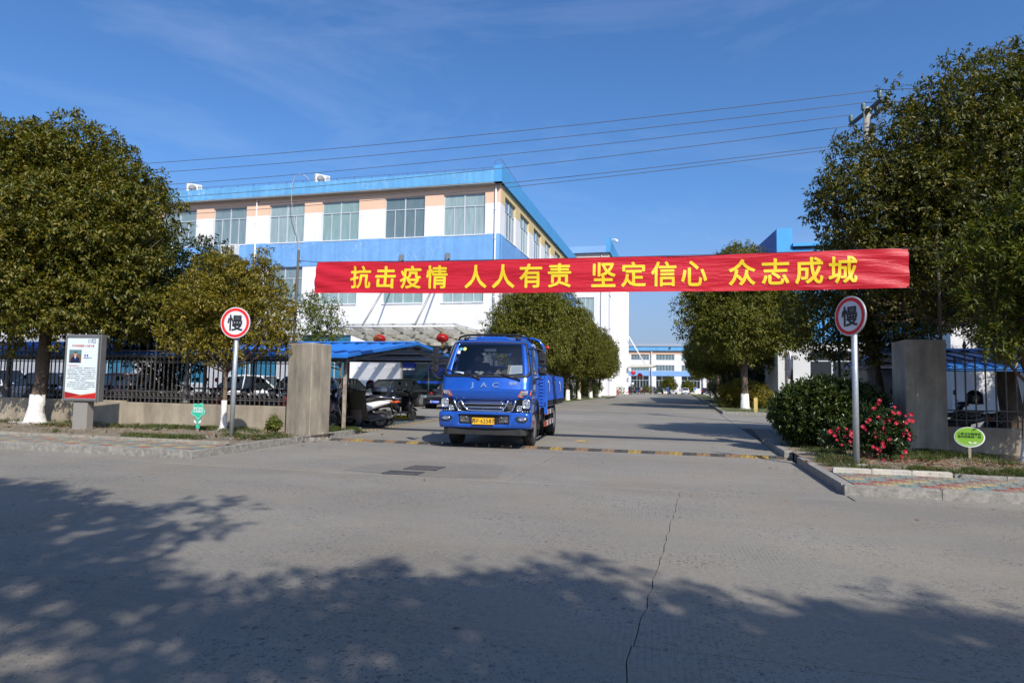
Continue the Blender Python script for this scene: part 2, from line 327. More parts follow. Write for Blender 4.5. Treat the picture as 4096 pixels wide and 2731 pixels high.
# strip between the slab joint and the kerbs, then the drive through the gate
for x0, x1, y0, y1 in [(-30, -7.3, 8.08, 8.6), (1.86, 20, 8.08, 8.46)]: slab(street, [(x0, y0), (x1, y0), (x1, y1), (x0, y1)], M_ROAD2)
slab(drive, [(-7.29, 8.08), (-2.15, 8.08), (-2.15, 12.3), (-7.38, 12.3)], M_ROAD2)
slab(drive, [(-2.14, 8.08), (1.84, 8.08), (1.84, 12.3), (-2.14, 12.3)], M_ROAD2)
yy = [12.31, 17, 22, 27, 34, 40, 46, 52, 58, 66, 74, 82, 92, 102, 114, 126, 140, 156, 172]
for j in range(len(yy) - 1):
    a, b = yy[j], yy[j + 1]
    xl = [-7.9, -3.0, 1.78] if a < 30 else [-8.2, -3.0, 1.95]
    if a > 80: xl = [-14, -3.0, 1.95]
    if a > 130: xl = [-24, -10, -3, 6, 16]
    for i in range(len(xl) - 1): slab(drive, [(xl[i] + G, a), (xl[i + 1] - G, a), (xl[i + 1] - G, b - 0.008), (xl[i] + G, b - 0.008)], M_ROAD2)
# forecourt left (car park) and side lane right
for x0, x1, y0, y1 in [(-14, -7.92, 22, 30), (-21, -14.01, 22, 30), (-28, -21.01, 22, 30), (-36, -28.01, 22, 30), (-14, -8.3, 30.01, 37.9), (-21, -14.01, 30.01, 37.9), (-28, -21.01, 30.01, 37.9), (-36, -28.01, 30.01, 37.9),
                       (1.8, 7, 22, 34), (7.01, 13, 22, 34), (13.01, 20, 22, 34), (20.01, 28, 22, 34)]:
    slab(drive, [(x0, y0), (x1, y0), (x1, y1), (x0, y1)], M_ROAD2)
# patch with two covers in front of the gate
M_PATCH = road_mat('patch_concrete', (0.243, 0.228, 0.195), False)
mb = MB(); mb.add([(-4.55, 8.30, 0.003), (-3.0, 8.1, 0.003), (-2.35, 8.35, 0.003), (-2.55, 9.75, 0.003), (-4.1, 9.8, 0.003), (-4.5, 9.0, 0.003)], [(0, 1, 2, 3, 4, 5)]); stru('concrete_patch', mb, M_PATCH)
def cover(x0, x1, y0, y1, label, bars, rz):
    t = thing('drain_cover', label, 'drain cover', ((x0 + x1) / 2, (y0 + y1) / 2, 0.004), rz); w, h = (x1 - x0) / 2, (y1 - y0) / 2
    f = MB(); 
    for a in ((-w, w, -h, -h + .025), (-w, w, h - .025, h), (-w, -w + .025, -h, h), (w - .025, w, -h, h)): f.box(a[0], a[1], a[2], a[3], 0, 0.009)
    f.obj('frame', M_IRON, t, fix=False)
    b = MB().box(-w + .02, w - .02, -h + .02, h - .02, 0.0, 0.0025); b.obj('plate' if not bars else 'pit', M_BLACK if bars else M_GREY2, t)
    if bars:
        n = 14; me = MB().box(-.011, .011, -h + .03, h - .03, 0.003, 0.0085).mesh('bar', M_IRON)
        for i in range(n): put('bar', me, t, (-w + .05 + (2 * w - .1) * i / (n - 1), 0, 0))
    else:
        me = MB().box(-.012, .012, -.03, .03, 0.0025, 0.006).mesh('tread', M_IRON); k = 0
        for i in range(7):
            for j in range(5):
                o = put('tread', me, t, (-w + .07 + (2 * w - .14) * i / 6, -h + .06 + (2 * h - .12) * j / 4, 0), R(45) if (i + j) % 2 else R(-45))
M_GREY2 = mat('worn_cover', (0.16, 0.145, 0.13), 0.7, metal=0.3, var=0.3, vs=20)
cover(-3.90, -3.40, 8.16, 8.46, 'dark barred drain grate, the nearer of the two covers in the road', True, R(2))
cover(-3.82, -3.34, 8.68, 9.12, 'rusty treaded metal inspection cover just behind the barred grate', False, R(1))

# speed hump: blocks in turn black and yellow
hump = thing('speed_hump', 'worn black and yellow rubber speed hump across the gateway', 'speed hump', (0, 12.62, 0))
def hump_block(w):
    b = MB(); pr = [(-.17, 0.0), (-.15, 0.012), (-.07, .032), (0, .038), (.07, .032), (.15, .012), (.17, 0.0)]
    b.loft([[(x, y, z) for y, z in pr] for x in (-w / 2 + .003, w / 2 - .003)], closed=True, smooth=False)
    for i in range(5):
        for s_ in (-1, 1):
            x = -w / 2 + .03 + i * (w - .06) / 4
            b.obox((x, s_ * .100, .0225), (.012, .085, .012), rz=s_ * 0.45, rx=-s_ * .24)
    b.lathe([(.022, 0), (.022, .044), (.012, .046)], (0, -.08, 0), 8)
    return b
cols = {'y': mat('hump_yellow', (0.33, 0.22, 0.04), 0.85, var=0.4, vs=26, col2=(0.11, 0.08, 0.045)), 'k': mat('hump_black', (0.06, 0.055, 0.05), 0.85, var=0.35, vs=18),
        'o': mat('hump_worn', (0.23, 0.13, 0.06), 0.85, var=0.5, vs=22, col2=(0.085, 0.065, 0.05))}
hm = {k: hump_block(.247).mesh('hump_block', v) for k, v in cols.items()}
seq = "koyokokykokkkkkokokykokokykoykokoyyk"
for i, ch in enumerate(seq): put('hump_block', hm[ch], hump, (-7.05 + i * 0.2475, 0.0, 0))

# ---------------------------------------------------------------- kerbs
def kerb(name, pts, w=0.12, z0=-0.03, z1=0.12, step=1.0, m=M_KERB, left=True, base=0.0):
    """one structure, its stones the parts; pts run along the road-side face, stones lie to the left (or right) of travel"""
    root = bpy.data.objects.new(name, None); COL.objects.link(root); root['kind'] = 'structure'; root['label'] = name.replace('_', ' ')
    for a, b in zip(pts[:-1], pts[1:]):
        A, B = Vector(a), Vector(b); d = B - A; Ln = d.length; n = max(1, round(Ln / step)); d.normalize(); pn = Vector((-d.y, d.x)) * (1 if left else -1)
        for i in range(n):
            s0, s1 = Ln * i / n + .004, Ln * (i + 1) / n - .004; j = random.uniform(-.004, .004); zt = z1 + random.uniform(-.004, .005)
            p = [A + d * s0 + pn * j, A + d * s1 + pn * j, A + d * s1 + pn * (w + j), A + d * s0 + pn * (w + j)]
            if not left: p = p[::-1]
            b_ = MB(); c = .013; cc = sum((Vector(q) for q in p), Vector((0, 0))) / 4
            vs = [(q.x, q.y, z0) for q in p] + [(q.x, q.y, zt - c) for q in p] + [(*(q + (cc - q).normalized() * c), zt) for q in p]
            fs = [(8, 9, 10, 11)] + [(k, (k + 1) % 4, 4 + (k + 1) % 4, 4 + k) for k in range(4)] + [(4 + k, 4 + (k + 1) % 4, 8 + (k + 1) % 4, 8 + k) for k in range(4)]
            b_.add(vs, fs); b_.obj('kerb_stone', m, root)
    return root
kerb('street_kerb_left', [(-7.30, 8.62), (-14, 8.62), (-34, 8.60)], left=False, step=1.0)
kerb('entrance_kerb_left', [(-7.30, 8.74), (-7.40, 12.08)], left=True, step=1.0)
kerb('street_kerb_right', [(1.83, 8.47), (24, 8.47)], left=True, step=0.99)
kerb('entrance_kerb_right', [(1.83, 8.60), (1.83, 11.75)], left=False, step=1.0)
kerb('inner_kerb_left', [(-7.62, 9.78), (-34, 9.86)], left=False, w=.10, z0=.02, z1=.155, step=.9, m=mat('kerb_weathered', (0.33, 0.29, 0.23), .9, var=.3, vs=8, bump=.4, bs=50))
kerb('inner_kerb_right', [(1.98, 9.80), (3.42, 9.82)], left=True, w=.09, z0=.02, z1=.175, step=.48, m=M_KERBW)
kerb('inner_kerb_right_dark', [(3.44, 9.82), (20, 9.82)], left=True, w=.09, z0=.02, z1=.15, step=.6)
kerb('gate_kerb_left', [(-7.42, 12.95), (-7.45, 14.0), (-7.75, 15.0)], left=True, w=.12, step=.8)
kerb('bed_kerb_right', [(1.78, 12.75), (1.80, 16.0)], left=False, w=.14, step=.9)
kerb('bed_kerb_front', [(1.94, 12.62), (3.6, 12.62)], left=True, w=.12, step=.8)
kerb('island_kerb_right', [(1.95, 34.2), (2.2, 90), (2.2, 150)], left=False, w=.15, z1=.13, step=4.0)
kerb('island_kerb_front', [(2.1, 34.2), (12, 34.6)], left=True, w=.15, z1=.13, step=1.2)
kerb('island_kerb_left', [(-8.0, 40.0), (-8.0, 66), (-8.4, 80), (-9.4, 88), (-12, 92)], left=True, w=.15, z1=.12, step=4.0)
# ---------------------------------------------------------------- verges, beds and paving bases
def plate(name, poly, z0, z1, m, kind='structure'):
    b = MB().prism(poly, z0, z1, 'z'); return stru(name, b, m)
M_MORT = mat('paving_bed', (0.17, 0.155, 0.13), 0.95, var=.3, vs=20)
plate('pavement_left', [(-7.43, 8.75), (-34, 8.75), (-34, 9.78), (-7.5, 9.78)][::-1], -0.04, 0.098, M_MORT)
plate('pavement_right', [(1.97, 8.60), (24, 8.60), (24, 9.80), (1.97, 9.80)], -0.04, 0.098, M_MORT)
def soil(name, x0, x1, y0, y1, z, nx, ny, amp=.025, m=M_SOIL, edge=None):
    b = MB(); rr = random.Random(hash(name) % 1000 if False else len(name)); vs = []
    for j in range(ny + 1):
        for i in range(nx + 1):
            x = x0 + (x1 - x0) * i / nx; y = y0 + (y1 - y0) * j / ny
            e = min(1, min(i, nx - i, j, ny - j) / 2)
            h = math.sin(x * 1.7 + y) * .5 + math.sin(y * 2.9 - x * .7) * .5 + rr.uniform(-.5, .5)
            if edge: x = max(x, edge(y)) if x1 > 0 else min(x, edge(y))
            vs.append((x, y, z + amp * h * e))
    fs = [(j * (nx + 1) + i, j * (nx + 1) + i + 1, (j + 1) * (nx + 1) + i + 1, (j + 1) * (nx + 1) + i) for j in range(ny) for i in range(nx)]
    b.add(vs, fs, 0, True); return stru(name, b, m, fix=False)
soil('verge_left', -34, -7.38, 9.80, 13.05, .114, 130, 20, .018)
soil('verge_right', 1.91, 24, 9.84, 14.1, .114, 120, 24, .018)
M_TURF = mat('lawn_turf', (0.075, 0.10, 0.025), 0.95, var=.45, vs=3, bump=.6, bs=30, col2=(0.12, 0.11, 0.04))
soil('bed_behind_pier_left', -9.4, -7.5, 13.1, 15.0, .085, 14, 14, m=M_TURF)
soil('bed_right', 1.88, 3.9, 12.7, 16.2, .11, 14, 20)
soil('lawn_strip_right', 2.1, 7.6, 34.35, 150, .11, 12, 60, .04, M_TURF)
soil('lawn_strip_left', -10.7, -8.15, 40.0, 88, .10, 8, 50, .04, M_TURF)
# grey-green block paving under the bike sheds, tan strip at its edge
M_BLOCK = mat('green_blocks', (0.12, 0.145, 0.14), 0.9, var=.3, vs=10); N, K, p = nodes(M_BLOCK)
def brickify(m, c1, c2, mort, w=.2, h=.1, ms=.012):
    N, K, p = nodes(m); bt = N.new('ShaderNodeTexBrick'); co = N.new('ShaderNodeTexCoord'); K(co.outputs['Object'], bt.inputs['Vector'])
    bt.inputs['Color1'].default_value = (*c1, 1); bt.inputs['Color2'].default_value = (*c2, 1); bt.inputs['Mortar'].default_value = (*mort, 1)
    bt.inputs['Scale'].default_value = 1; bt.inputs['Brick Width'].default_value = w; bt.inputs['Row Height'].default_value = h; bt.inputs['Mortar Size'].default_value = ms
    K(bt.outputs['Color'], p.inputs['Base Color']); b = N.new('ShaderNodeBump'); b.inputs['Distance'].default_value = .01; b.invert = True; K(bt.outputs['Fac'], b.inputs['Height']); K(b.outputs[0], p.inputs['Normal'])
brickify(M_BLOCK, (.13, .155, .15), (.09, .115, .11), (.05, .055, .05))
M_TAN = mat('tan_blocks', (.4, .3, .17), .9); brickify(M_TAN, (.42, .33, .19), (.33, .25, .15), (.14, .11, .08), .11, .11, .014)
M_TAN2 = mat('dull_tan_blocks', (.2, .17, .12), .9); brickify(M_TAN2, (.24, .20, .13), (.17, .15, .11), (.08, .07, .06), .11, .11, .014)
plate('bike_parking_left', [(-34, 13.2), (-9.4, 13.2), (-9.4, 15.0), (-7.95, 15.05), (-8.45, 21.9), (-34, 21.9)], -.04, .006, M_BLOCK)
plate('tan_edging_left', [(-7.94, 15.05), (-7.6, 15.0), (-8.12, 21.9), (-8.44, 21.9)], -.04, .007, M_TAN)
plate('bike_parking_right', [(3.92, 14.2), (20, 14.2), (20, 21.9), (2.6, 21.9), (2.2, 16.3), (3.92, 16.3)], -.04, .006, M_BLOCK)
plate('tan_edging_right', [(1.82, 16.1), (2.19, 16.3), (2.59, 21.9), (2.1, 21.9)], -.04, .007, M_TAN2)
# coloured concrete tiles, one by one
TC = [mat('tile_red', (.30, .125, .09), .85, var=.25, vs=14, bump=.3), mat('tile_ochre', (.37, .29, .15), .85, var=.22, vs=14, bump=.3), mat('tile_teal', (.17, .235, .215), .85, var=.22, vs=14, bump=.3),
      mat('tile_faded_red', (.25, .165, .135), .9, var=.25, vs=14, bump=.3), mat('tile_faded_ochre', (.29, .25, .17), .9, var=.22, vs=14, bump=.3), mat('tile_faded_teal', (.20, .235, .205), .9, var=.22, vs=14, bump=.3)]
tm = []
for m_ in TC:
    b = MB(); h = .1195; c = .007
    for q in (-1, 1):
        for r_ in (-1, 1):     # four raised quarters with grooves between, as the pressed tiles have
            a, e = .0582, .0028
            cx_, cy_ = q * (e + a / 2 + .0002), r_ * (e + a / 2 + .0002); a2 = a / 2
            b.add([(cx_ - a2, cy_ - a2, .0), (cx_ + a2, cy_ - a2, 0), (cx_ + a2, cy_ + a2, 0), (cx_ - a2, cy_ + a2, 0), (cx_ - a2 + .002, cy_ - a2 + .002, .006), (cx_ + a2 - .002, cy_ - a2 + .002, .006), (cx_ + a2 - .002, cy_ + a2 - .002, .006), (cx_ - a2 + .002, cy_ + a2 - .002, .006)],
                  [(4, 5, 6, 7), (0, 1, 5, 4), (1, 2, 6, 5), (2, 3, 7, 6), (3, 0, 4, 7)])
    b.box(-h, h, -h, h, -.03, 0)
    tm.append(b.mesh('paving_tile', m_))
pavL = bpy.data.objects['pavement_left']; pavR = bpy.data.objects['pavement_right']
rr = random.Random(4)
def tiles(par, x0, dirx, n, y0, rows, pitch, faded):
    for i in range(n):
        for j in range(rows):
            x = x0 + dirx * (i + .5) * pitch; y = y0 + (j + .5) * pitch
            k = (i * (1 if dirx > 0 else 2) + j * 2) % 3
            f = j >= rows - (2 if i < 5 else 3) if not faded else (j >= 1 + (i < 7))
            if rr.random() < .12: f = not f
            o = put('paving_tile', tm[k + (3 if f else 0)], par, (x, y, .112 + rr.uniform(-.002, .002)), R(rr.uniform(-.5, .5)))
tiles(pavR, 1.98, 1, 34, 8.605, 5, .2405, False)
tiles(pavL, -7.58, -1, 72, 8.76, 4, .2515, True)

# ================================================================ WALLS AND PIERS
def slab_thing(name, label, cat, boxes, m, bevel=.012):
    b = MB()
    for q in boxes: b.box(*q)
    return tag(b.obj(name, m, None, bevel=bevel), label, cat)
wl = MB().box(-34, -13.09, 13.0, 13.22, -.05, .69).box(-13.088, -8.17, 13.0, 13.22, -.05, .655)
tag(wl.obj('low_wall', M_WALL, None, bevel=.012), 'low plastered wall under the iron fence left of the gate, lit by sun', 'low wall')
b = MB(); b.loft([[(-8.22, 12.45, z), (-7.405, 12.06, z), (-7.44, 12.90, z), (-8.16, 13.02, z)] for z in (-.05, .5, 1.2, 2.03)], smooth=False)
tag(b.obj('gate_pier', M_PIER, None, bevel=.02), 'plain square concrete gate pier at the left side of the entrance in full sun', 'gate pier')
b = MB(); b.loft([[(4.03, 13.68, z), (4.72, 13.70, z), (4.72, 14.5, z), (4.03, 14.5, z)] for z in (-.05, 1.0, 2.2)], smooth=False)
tag(b.obj('gate_pier', M_PIER, None, bevel=.02), 'tall concrete gate pier right of the entrance, dark in tree shade', 'gate pier')
b = MB().box(4.722, 24, 14.0, 14.22, -.05, .585)
tag(b.obj('low_wall', M_WALL, None, bevel=.012), 'low wall under the fence right of the shaded pier, dappled with shadow', 'low wall')

# ================================================================ IRON FENCES
def fence(x0, x1, y, zb, pitch, label, sc=1.0):
    t = thing('iron_fence', label, 'iron fence', (0, y, zb)); H = lambda z: z * sc
    n = int(abs(x1 - x0) / pitch)
    zr = dict(r1=H(.12), r2=H(.28), r3=H(.97), r4=H(1.12), r5=H(1.25))
    for z in zr.values():
        MB().box(min(x0, x1), max(x0, x1), -.016, .016, z - .012, z + .012).obj('rail', M_IRON, t, fix=False)
    def bar(top, ball):
        b = MB().box(-.011, .011, -.011, .011, 0, H(top))
        if ball: b.ball((0, 0, H(top) + .025), .03, 8)
        else:
            b.lathe([(.012, 0), (.03, .03), (.012, .06), (.036, .12), (.03, .16), (.0, .27)], (0, 0, H(top)), 6)
        # little collar curls
        b.box(-.045, .045, -.012, .012, H(1.0), H(1.0) + .018)
        return b.mesh('fence_bar', M_IRON)
    tall, short = bar(1.25, False), bar(1.14, True)
    ring = MB().tube([(.042 * math.cos(a), 0, .042 * math.sin(a)) for a in [2 * math.pi * i / 12 for i in range(12)]], .008, 5, closed=True).mesh('ring', M_IRON)
    arch = MB().tube([(pitch * math.cos(a), 0, pitch * math.sin(a) * .95) for a in [math.pi * i / 8 for i in range(9)]], .008, 5).mesh('arch', M_IRON)
    for i in range(n):
        x = x0 + (x1 - x0) * (i + .5) / n
        put('fence_bar', tall if i % 2 == 0 else short, t, (x, 0, 0))
        o = put('ring', ring, t, (x + (x1 - x0) / n / 2, 0, H(.20))); o.scale = (1, 1, 1)
        if i % 2 == 1: put('arch', arch, t, (x, 0, H(.985)))
    return t
fl = fence(-25.0, -8.28, 13.11, .65, .1265, 'black iron fence with spear tops and a row of rings left of the gate')
post = MB().lathe([(.095, 0), (.095, .05), (.07, .08), (.085, .2), (.095, .28), (.06, .36), (.078, .40), (.055, .46), (.06, .62), (.045, .66), (.042, 1.15), (.07, 1.18), (.05, 1.22), (.05, 1.5), (.072, 1.53), (.045, 1.57), (.04, 1.62), (.055, 1.67), (0, 1.75)], (0, 0, 0), 12).mesh('fence_post', M_IRON)
for x in (-11.36, -14.1, -16.84, -19.6): put('fence_post', post, fl, (x, 0.0, 0))
fr = fence(4.75, 16.0, 14.11, .58, .165, 'dark iron fence in shade right of the gate, black against the sunlit wall', 1.12)
for x in (8.0,): put('fence_post', post, fr, (x, 0, 0))

# ================================================================ BIKE SHEDS
M_BROOF = mat('blue_sheet_roof', (0.025, 0.19, 0.62), 0.42, var=.12, vs=2, spec=.5)
weather(M_BROOF, 0, 0, .22, (2, .4, 1))
M_UNDER = mat('sheet_underside', (0.14, 0.15, 0.16), 0.5, metal=.3)
M_RUSTY = mat('rusty_post', (0.30, 0.28, 0.25), 0.7, metal=.3, var=.4, vs=9, col2=(0.28, 0.16, 0.07))
M_RUST2 = mat('rusty_post_brown', (0.36, 0.33, 0.28), 0.8, metal=.1, var=.45, vs=8, col2=(0.24, 0.15, 0.085))
def shed(label, xg, xe, y0, ym, y1, ze, zr, ze2, posts, s=1):
    """gable end at xg, running to xe; eaves at y0,y1, ridge at ym"""
    t = thing('bike_shed', label, 'bike shed', (0, 0, 0)); sg = 1 if xe > xg else -1
    W_ = 3.2; n = int(abs(xe - xg) / W_)
    prof = []
    pr = [(0, 0), (.30, 0), (.325, .035), (.375, .035), (.4, 0)]; x = 0; per = .4
    while x < W_ - 1e-6:
        prof += [(x + a, h) for a, h in pr[:-1]]; x += per
    prof.append((W_, 0))
    for k in range(n):
        xo = xg + sg * k * W_
        for side, (ya, za, yb, zb) in enumerate(((y0, ze, ym, zr), (y1, ze2, ym, zr))):
            b = MB(); r0 = [(xo + sg * a, ya, za + h) for a, h in prof]; r1 = [(xo + sg * a, yb, zb + h) for a, h in prof]
            b.loft([r0, r1], closed=False, smooth=False)
            o = b.obj('roof_panel', M_BROOF, t, fix=False); md = o.modifiers.new('thick', 'SOLIDIFY'); md.thickness = .012; md.offset = 0
    # bargeboards, ridge cap, eave trim
    b = MB()
    for (ya, za, yb, zb) in ((y0, ze, ym, zr), (y1, ze2, ym, zr)):
        b.add([(xg - sg * .02, ya, za + .05), (xg - sg * .02, yb, zb + .05), (xg - sg * .02, yb, zb - .03), (xg - sg * .02, ya, za - .03), (xg + sg * .04, ya, za + .05), (xg + sg * .04, yb, zb + .05), (xg + sg * .04, yb, zb - .03), (xg + sg * .04, ya, za - .03)],
              [(0, 1, 2, 3), (7, 6, 5, 4), (0, 4, 5, 1), (3, 2, 6, 7), (0, 3, 7, 4), (1, 5, 6, 2)])
    b.obj('bargeboard', M_BROOF, t)
    x_a, x_b = min(xg, xe), max(xg, xe)
    b = MB(); b.add([(x_a, ym - .22, zr + .02), (x_b, ym - .22, zr + .02), (x_b, ym, zr + .075), (x_a, ym, zr + .075), (x_a, ym + .22, zr + .02), (x_b, ym + .22, zr + .02)], [(0, 1, 2, 3), (3, 2, 5, 4)]); b.obj('ridge_cap', M_BROOF, t, fix=False)
    MB().box(x_a, x_b, y0 - .03, y0 + .0, ze - .05, ze + .03).obj('eave_trim', M_BROOF, t)
    # steel purlins, rafters, posts
    for f in (.12, .5, .88):
        for (ya, za, zb) in ((y0, ze, zr), (y1, ze2, zr)):
            y = ya + (ym - ya) * f; z = za + (zb - za) * f - .07
            MB().box(x_a + .1, x_b - .1, y - .03, y + .03, z - .05, z + .03).obj('purlin', M_UNDER, t)
    for i in range(posts):
        x = xg + sg * (.28 + i * 3.9)
        for (y, z) in ((y0 + .42, ze), (y1 - .3, ze2)):
            MB().box(x - .033, x + .033, y - .033, y + .033, -.02, z + .0).obj('post', M_RUSTY if i else M_RUST2, t)
        b = MB()
        for (ya, za) in ((y0 + .38, ze + .0), (y1 - .3, ze2 + .0)):
            b.add([(x - .03, ya, za - .06), (x + .03, ya, za - .06), (x + .03, ym, zr - .10), (x - .03, ym, zr - .10), (x - .03, ya, za - .14), (x + .03, ya, za - .14), (x + .03, ym, zr - .18), (x - .03, ym, zr - .18)],
                  [(0, 1, 2, 3), (7, 6, 5, 4), (0, 4, 5, 1), (1, 5, 6, 2), (3, 2, 6, 7), (0, 3, 7, 4)])
        b.obj('rafter', M_UNDER, t)
    return t
shed('blue sheet-roofed bike shed behind the left fence, rusty posts, sunlit', -7.43, -36.3, 13.6, 17.7, 21.6, 1.83, 2.375, 2.04, 8)
shed('dark bike shed behind the right pier and fence, in shade', 5.0, 24.3, 15.1, 18.9, 22.8, 1.72, 2.28, 1.95, 5)
# painted yellow and black kerb bars for the bikes
b = thing('parking_bar', 'yellow and black painted low parking bar beside the far shed post', 'parking bar', (-8.6, 21.2, 0))
for i in range(10): MB().box(-.6 * i - .6 + .002, -.6 * i - .002, -.06, .06, .0, .13).obj('bar_section', M_YEL if i % 2 else M_BLACK, b)
# ================================================================ BUILDINGS
def cracked(name, col, scale=1.3, amt=.75):
    m = mat(name, col, .8, var=.1, vs=1.2); N, K, p = nodes(m)
    src = p.inputs['Base Color'].links[0].from_socket
    co = N.new('ShaderNodeTexCoord'); nz_ = N.new('ShaderNodeTexNoise'); nz_.inputs['Scale'].default_value = 1.8; K(co.outputs['Object'], nz_.inputs['Vector'])
    ad = N.new('ShaderNodeMixRGB'); ad.blend_type = 'ADD'; ad.inputs[0].default_value = .5; K(co.outputs['Object'], ad.inputs[1]); K(nz_.outputs['Color'], ad.inputs[2])
    vo = N.new('ShaderNodeTexVoronoi'); vo.feature = 'DISTANCE_TO_EDGE'; vo.inputs['Scale'].default_value = scale; K(ad.outputs[0], vo.inputs['Vector'])
    r = N.new('ShaderNodeValToRGB'); r.color_ramp.elements[0].position = .004; r.color_ramp.elements[1].position = .02; r.color_ramp.elements[0].color = (1, 1, 1, 1); r.color_ramp.elements[1].color = (0, 0, 0, 1); K(vo.outputs['Distance'], r.inputs[0])
    n2 = N.new('ShaderNodeTexNoise'); n2.inputs['Scale'].default_value = .35; n2.inputs['Detail'].default_value = 4; K(co.outputs['Object'], n2.inputs['Vector'])
    r2_ = N.new('ShaderNodeValToRGB'); r2_.color_ramp.elements[0].position = .46; r2_.color_ramp.elements[1].position = .6; K(n2.outputs['Fac'], r2_.inputs[0])
    # streaks of dirt running down, and pale patches
    mp_ = N.new('ShaderNodeMapping'); mp_.inputs['Scale'].default_value = (2.2, 2.2, .12); K(co.outputs['Object'], mp_.inputs[0]); n3 = N.new('ShaderNodeTexNoise'); n3.inputs['Scale'].default_value = 1.6; n3.inputs['Detail'].default_value = 6; K(mp_.outputs[0], n3.inputs['Vector'])
    r3 = N.new('ShaderNodeValToRGB'); r3.color_ramp.elements[0].position = .3; r3.color_ramp.elements[1].position = .7; r3.color_ramp.elements[0].color = (.82, .85, .88, 1); r3.color_ramp.elements[1].color = (1.08, 1.06, 1.03, 1); K(n3.outputs['Fac'], r3.inputs[0])
    mu = N.new('ShaderNodeMixRGB'); mu.blend_type = 'MULTIPLY'; mu.inputs[0].default_value = 1; K(src, mu.inputs[1]); K(r3.outputs[0], mu.inputs[2])
    f = N.new('ShaderNodeMath'); f.operation = 'MULTIPLY'; K(r.outputs[0], f.inputs[0]); K(r2_.outputs[0], f.inputs[1]); f2 = N.new('ShaderNodeMath'); f2.operation = 'MULTIPLY'; f2.inputs[1].default_value = amt; K(f.outputs[0], f2.inputs[0])
    mx_ = N.new('ShaderNodeMixRGB'); K(f2.outputs[0], mx_.inputs[0]); K(mu.outputs[0], mx_.inputs[1]); mx_.inputs[2].default_value = (.62, .70, .80, 1); K(mx_.outputs[0], p.inputs['Base Color'])
    return m
M_BW = mat('white_render', (0.80, 0.79, 0.785), .75, var=.05, vs=.8)
weather(M_BW, 0, 0, .12, (1.5, 1.5, .1))
M_BB = cracked('blue_render', (0.17, 0.38, 0.71), 2.1, .5)
M_BB2 = cracked('blue_fascia', (0.13, 0.39, 0.68), 2.4, .6)
M_BB3 = mat('blue_render_far', (0.22, 0.40, 0.72), .8, var=.08, vs=.5)
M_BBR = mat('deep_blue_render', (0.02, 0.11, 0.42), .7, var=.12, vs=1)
M_OR = mat('peach_render', (0.80, 0.52, 0.36), .8, var=.05, vs=1)
M_YE = mat('ochre_render', (0.66, 0.50, 0.24), .8, var=.05, vs=1)
M_SOFF = mat('soffit_concrete', (0.42, 0.41, 0.38), .85, var=.15, vs=2)
M_PIPE = mat('white_pipe', (0.72, 0.70, 0.66), .5)
M_ALU = mat('aluminium_frame', (0.62, 0.65, 0.66), .4, metal=.2)
def paneM(name, c, r=.12): return mat(name, c, r, spec=.6, var=.18, vs=1.6, vscale=(3, 3, .5))
PANE = [paneM('pane_curtain_pale', (.30, .39, .39)), paneM('pane_curtain_grey', (.20, .27, .29)), paneM('pane_curtain_green', (.25, .36, .35)), paneM('pane_slate', (.14, .20, .22)), mat('pane_dark', (.025, .03, .033), .12, spec=.35)]
PCY = paneM('pane_cyan', (.025, .15, .25), .1)
def F(face, base, u0, u1, d0, d1, z0, z1):
    """face 'S': plane y=base looking to -y, u=x ; face 'E': plane x=base looking to +x, u=y ; d is outward"""
    if face == 'S': return (u0, u1, base - d1, base - d0, z0, z1)
    if face == 'E': return (base + d0, base + d1, u0, u1, z0, z1)
    return (base - d1, base - d0, u0, u1, z0, z1)          # 'W'
def window(par, face, base, u0, u1, z0, z1, tops=2, lows=4, tfrac=.32, pm=None, rec=.16, panes=True, fw=.05, rr=random):
    fr = MB(); a, c = -rec, -rec + .06; zt = z1 - (z1 - z0) * tfrac if tops else z1
    for q in ((u0, u1, z0, z0 + fw), (u0, u1, z1 - fw, z1), (u0, u0 + fw, z0 + fw, z1 - fw), (u1 - fw, u1, z0 + fw, z1 - fw)): fr.box(*F(face, base, q[0], q[1], a, c, q[2], q[3]))
    if tops: fr.box(*F(face, base, u0 + fw, u1 - fw, a + .002, c - .002, zt - fw / 2, zt + fw / 2))
    for n_, za, zb in ((tops, zt, z1), (lows, z0, zt)):
        for i in range(1, n_ or 0):
            u = u0 + (u1 - u0) * i / n_; w = fw * (.7 if i * 2 == n_ else .42); fr.box(*F(face, base, u - w, u + w, a + .003, c - .003, za + (fw / 2 if za > z0 else fw), zb - (fw / 2 if zb < z1 else fw)))
    fo = fr.obj('window', M_ALU, par, fix=False)
    b0 = pm if pm is not None else rr.choice(PANE[:4])
    for n_, za, zb in ((tops, zt, z1), (lows, z0, zt)):
        for i in range(n_ or 0):
            ua, ub = u0 + (u1 - u0) * i / n_, u0 + (u1 - u0) * (i + 1) / n_
            pb = MB().box(*F(face, base, ua + .02, ub - .02, a - .02, a + .012 + .004 * ((i) % 2), za + .02, zb - .02))
            pmn = b0 if rr.random() < .75 else rr.choice(PANE[:4]) if pm is None else b0
            pb.obj('pane', pmn, fo, fix=False)
    return fo
def pipe(par, face, base, u, z0, z1, d=.12, r=.055, m=M_PIPE, name='downpipe'):
    q = (lambda z: (u, base - d, z)) if face == 'S' else (lambda z: (base + d, u, z))
    b = MB().tube([q(z0), q(z1)], r, 8)
    for k in range(int((z1 - z0) / 1.8)): b.tube([q(z0 + 1 + k * 1.8), q(z0 + 1.08 + k * 1.8)], r * 1.25, 8)
    return b.obj(name, m, par)
def walls(par, name, m, boxes):
    b = MB()
    for q in boxes: b.box(*q)
    return b.obj(name, m, par, fix=False)

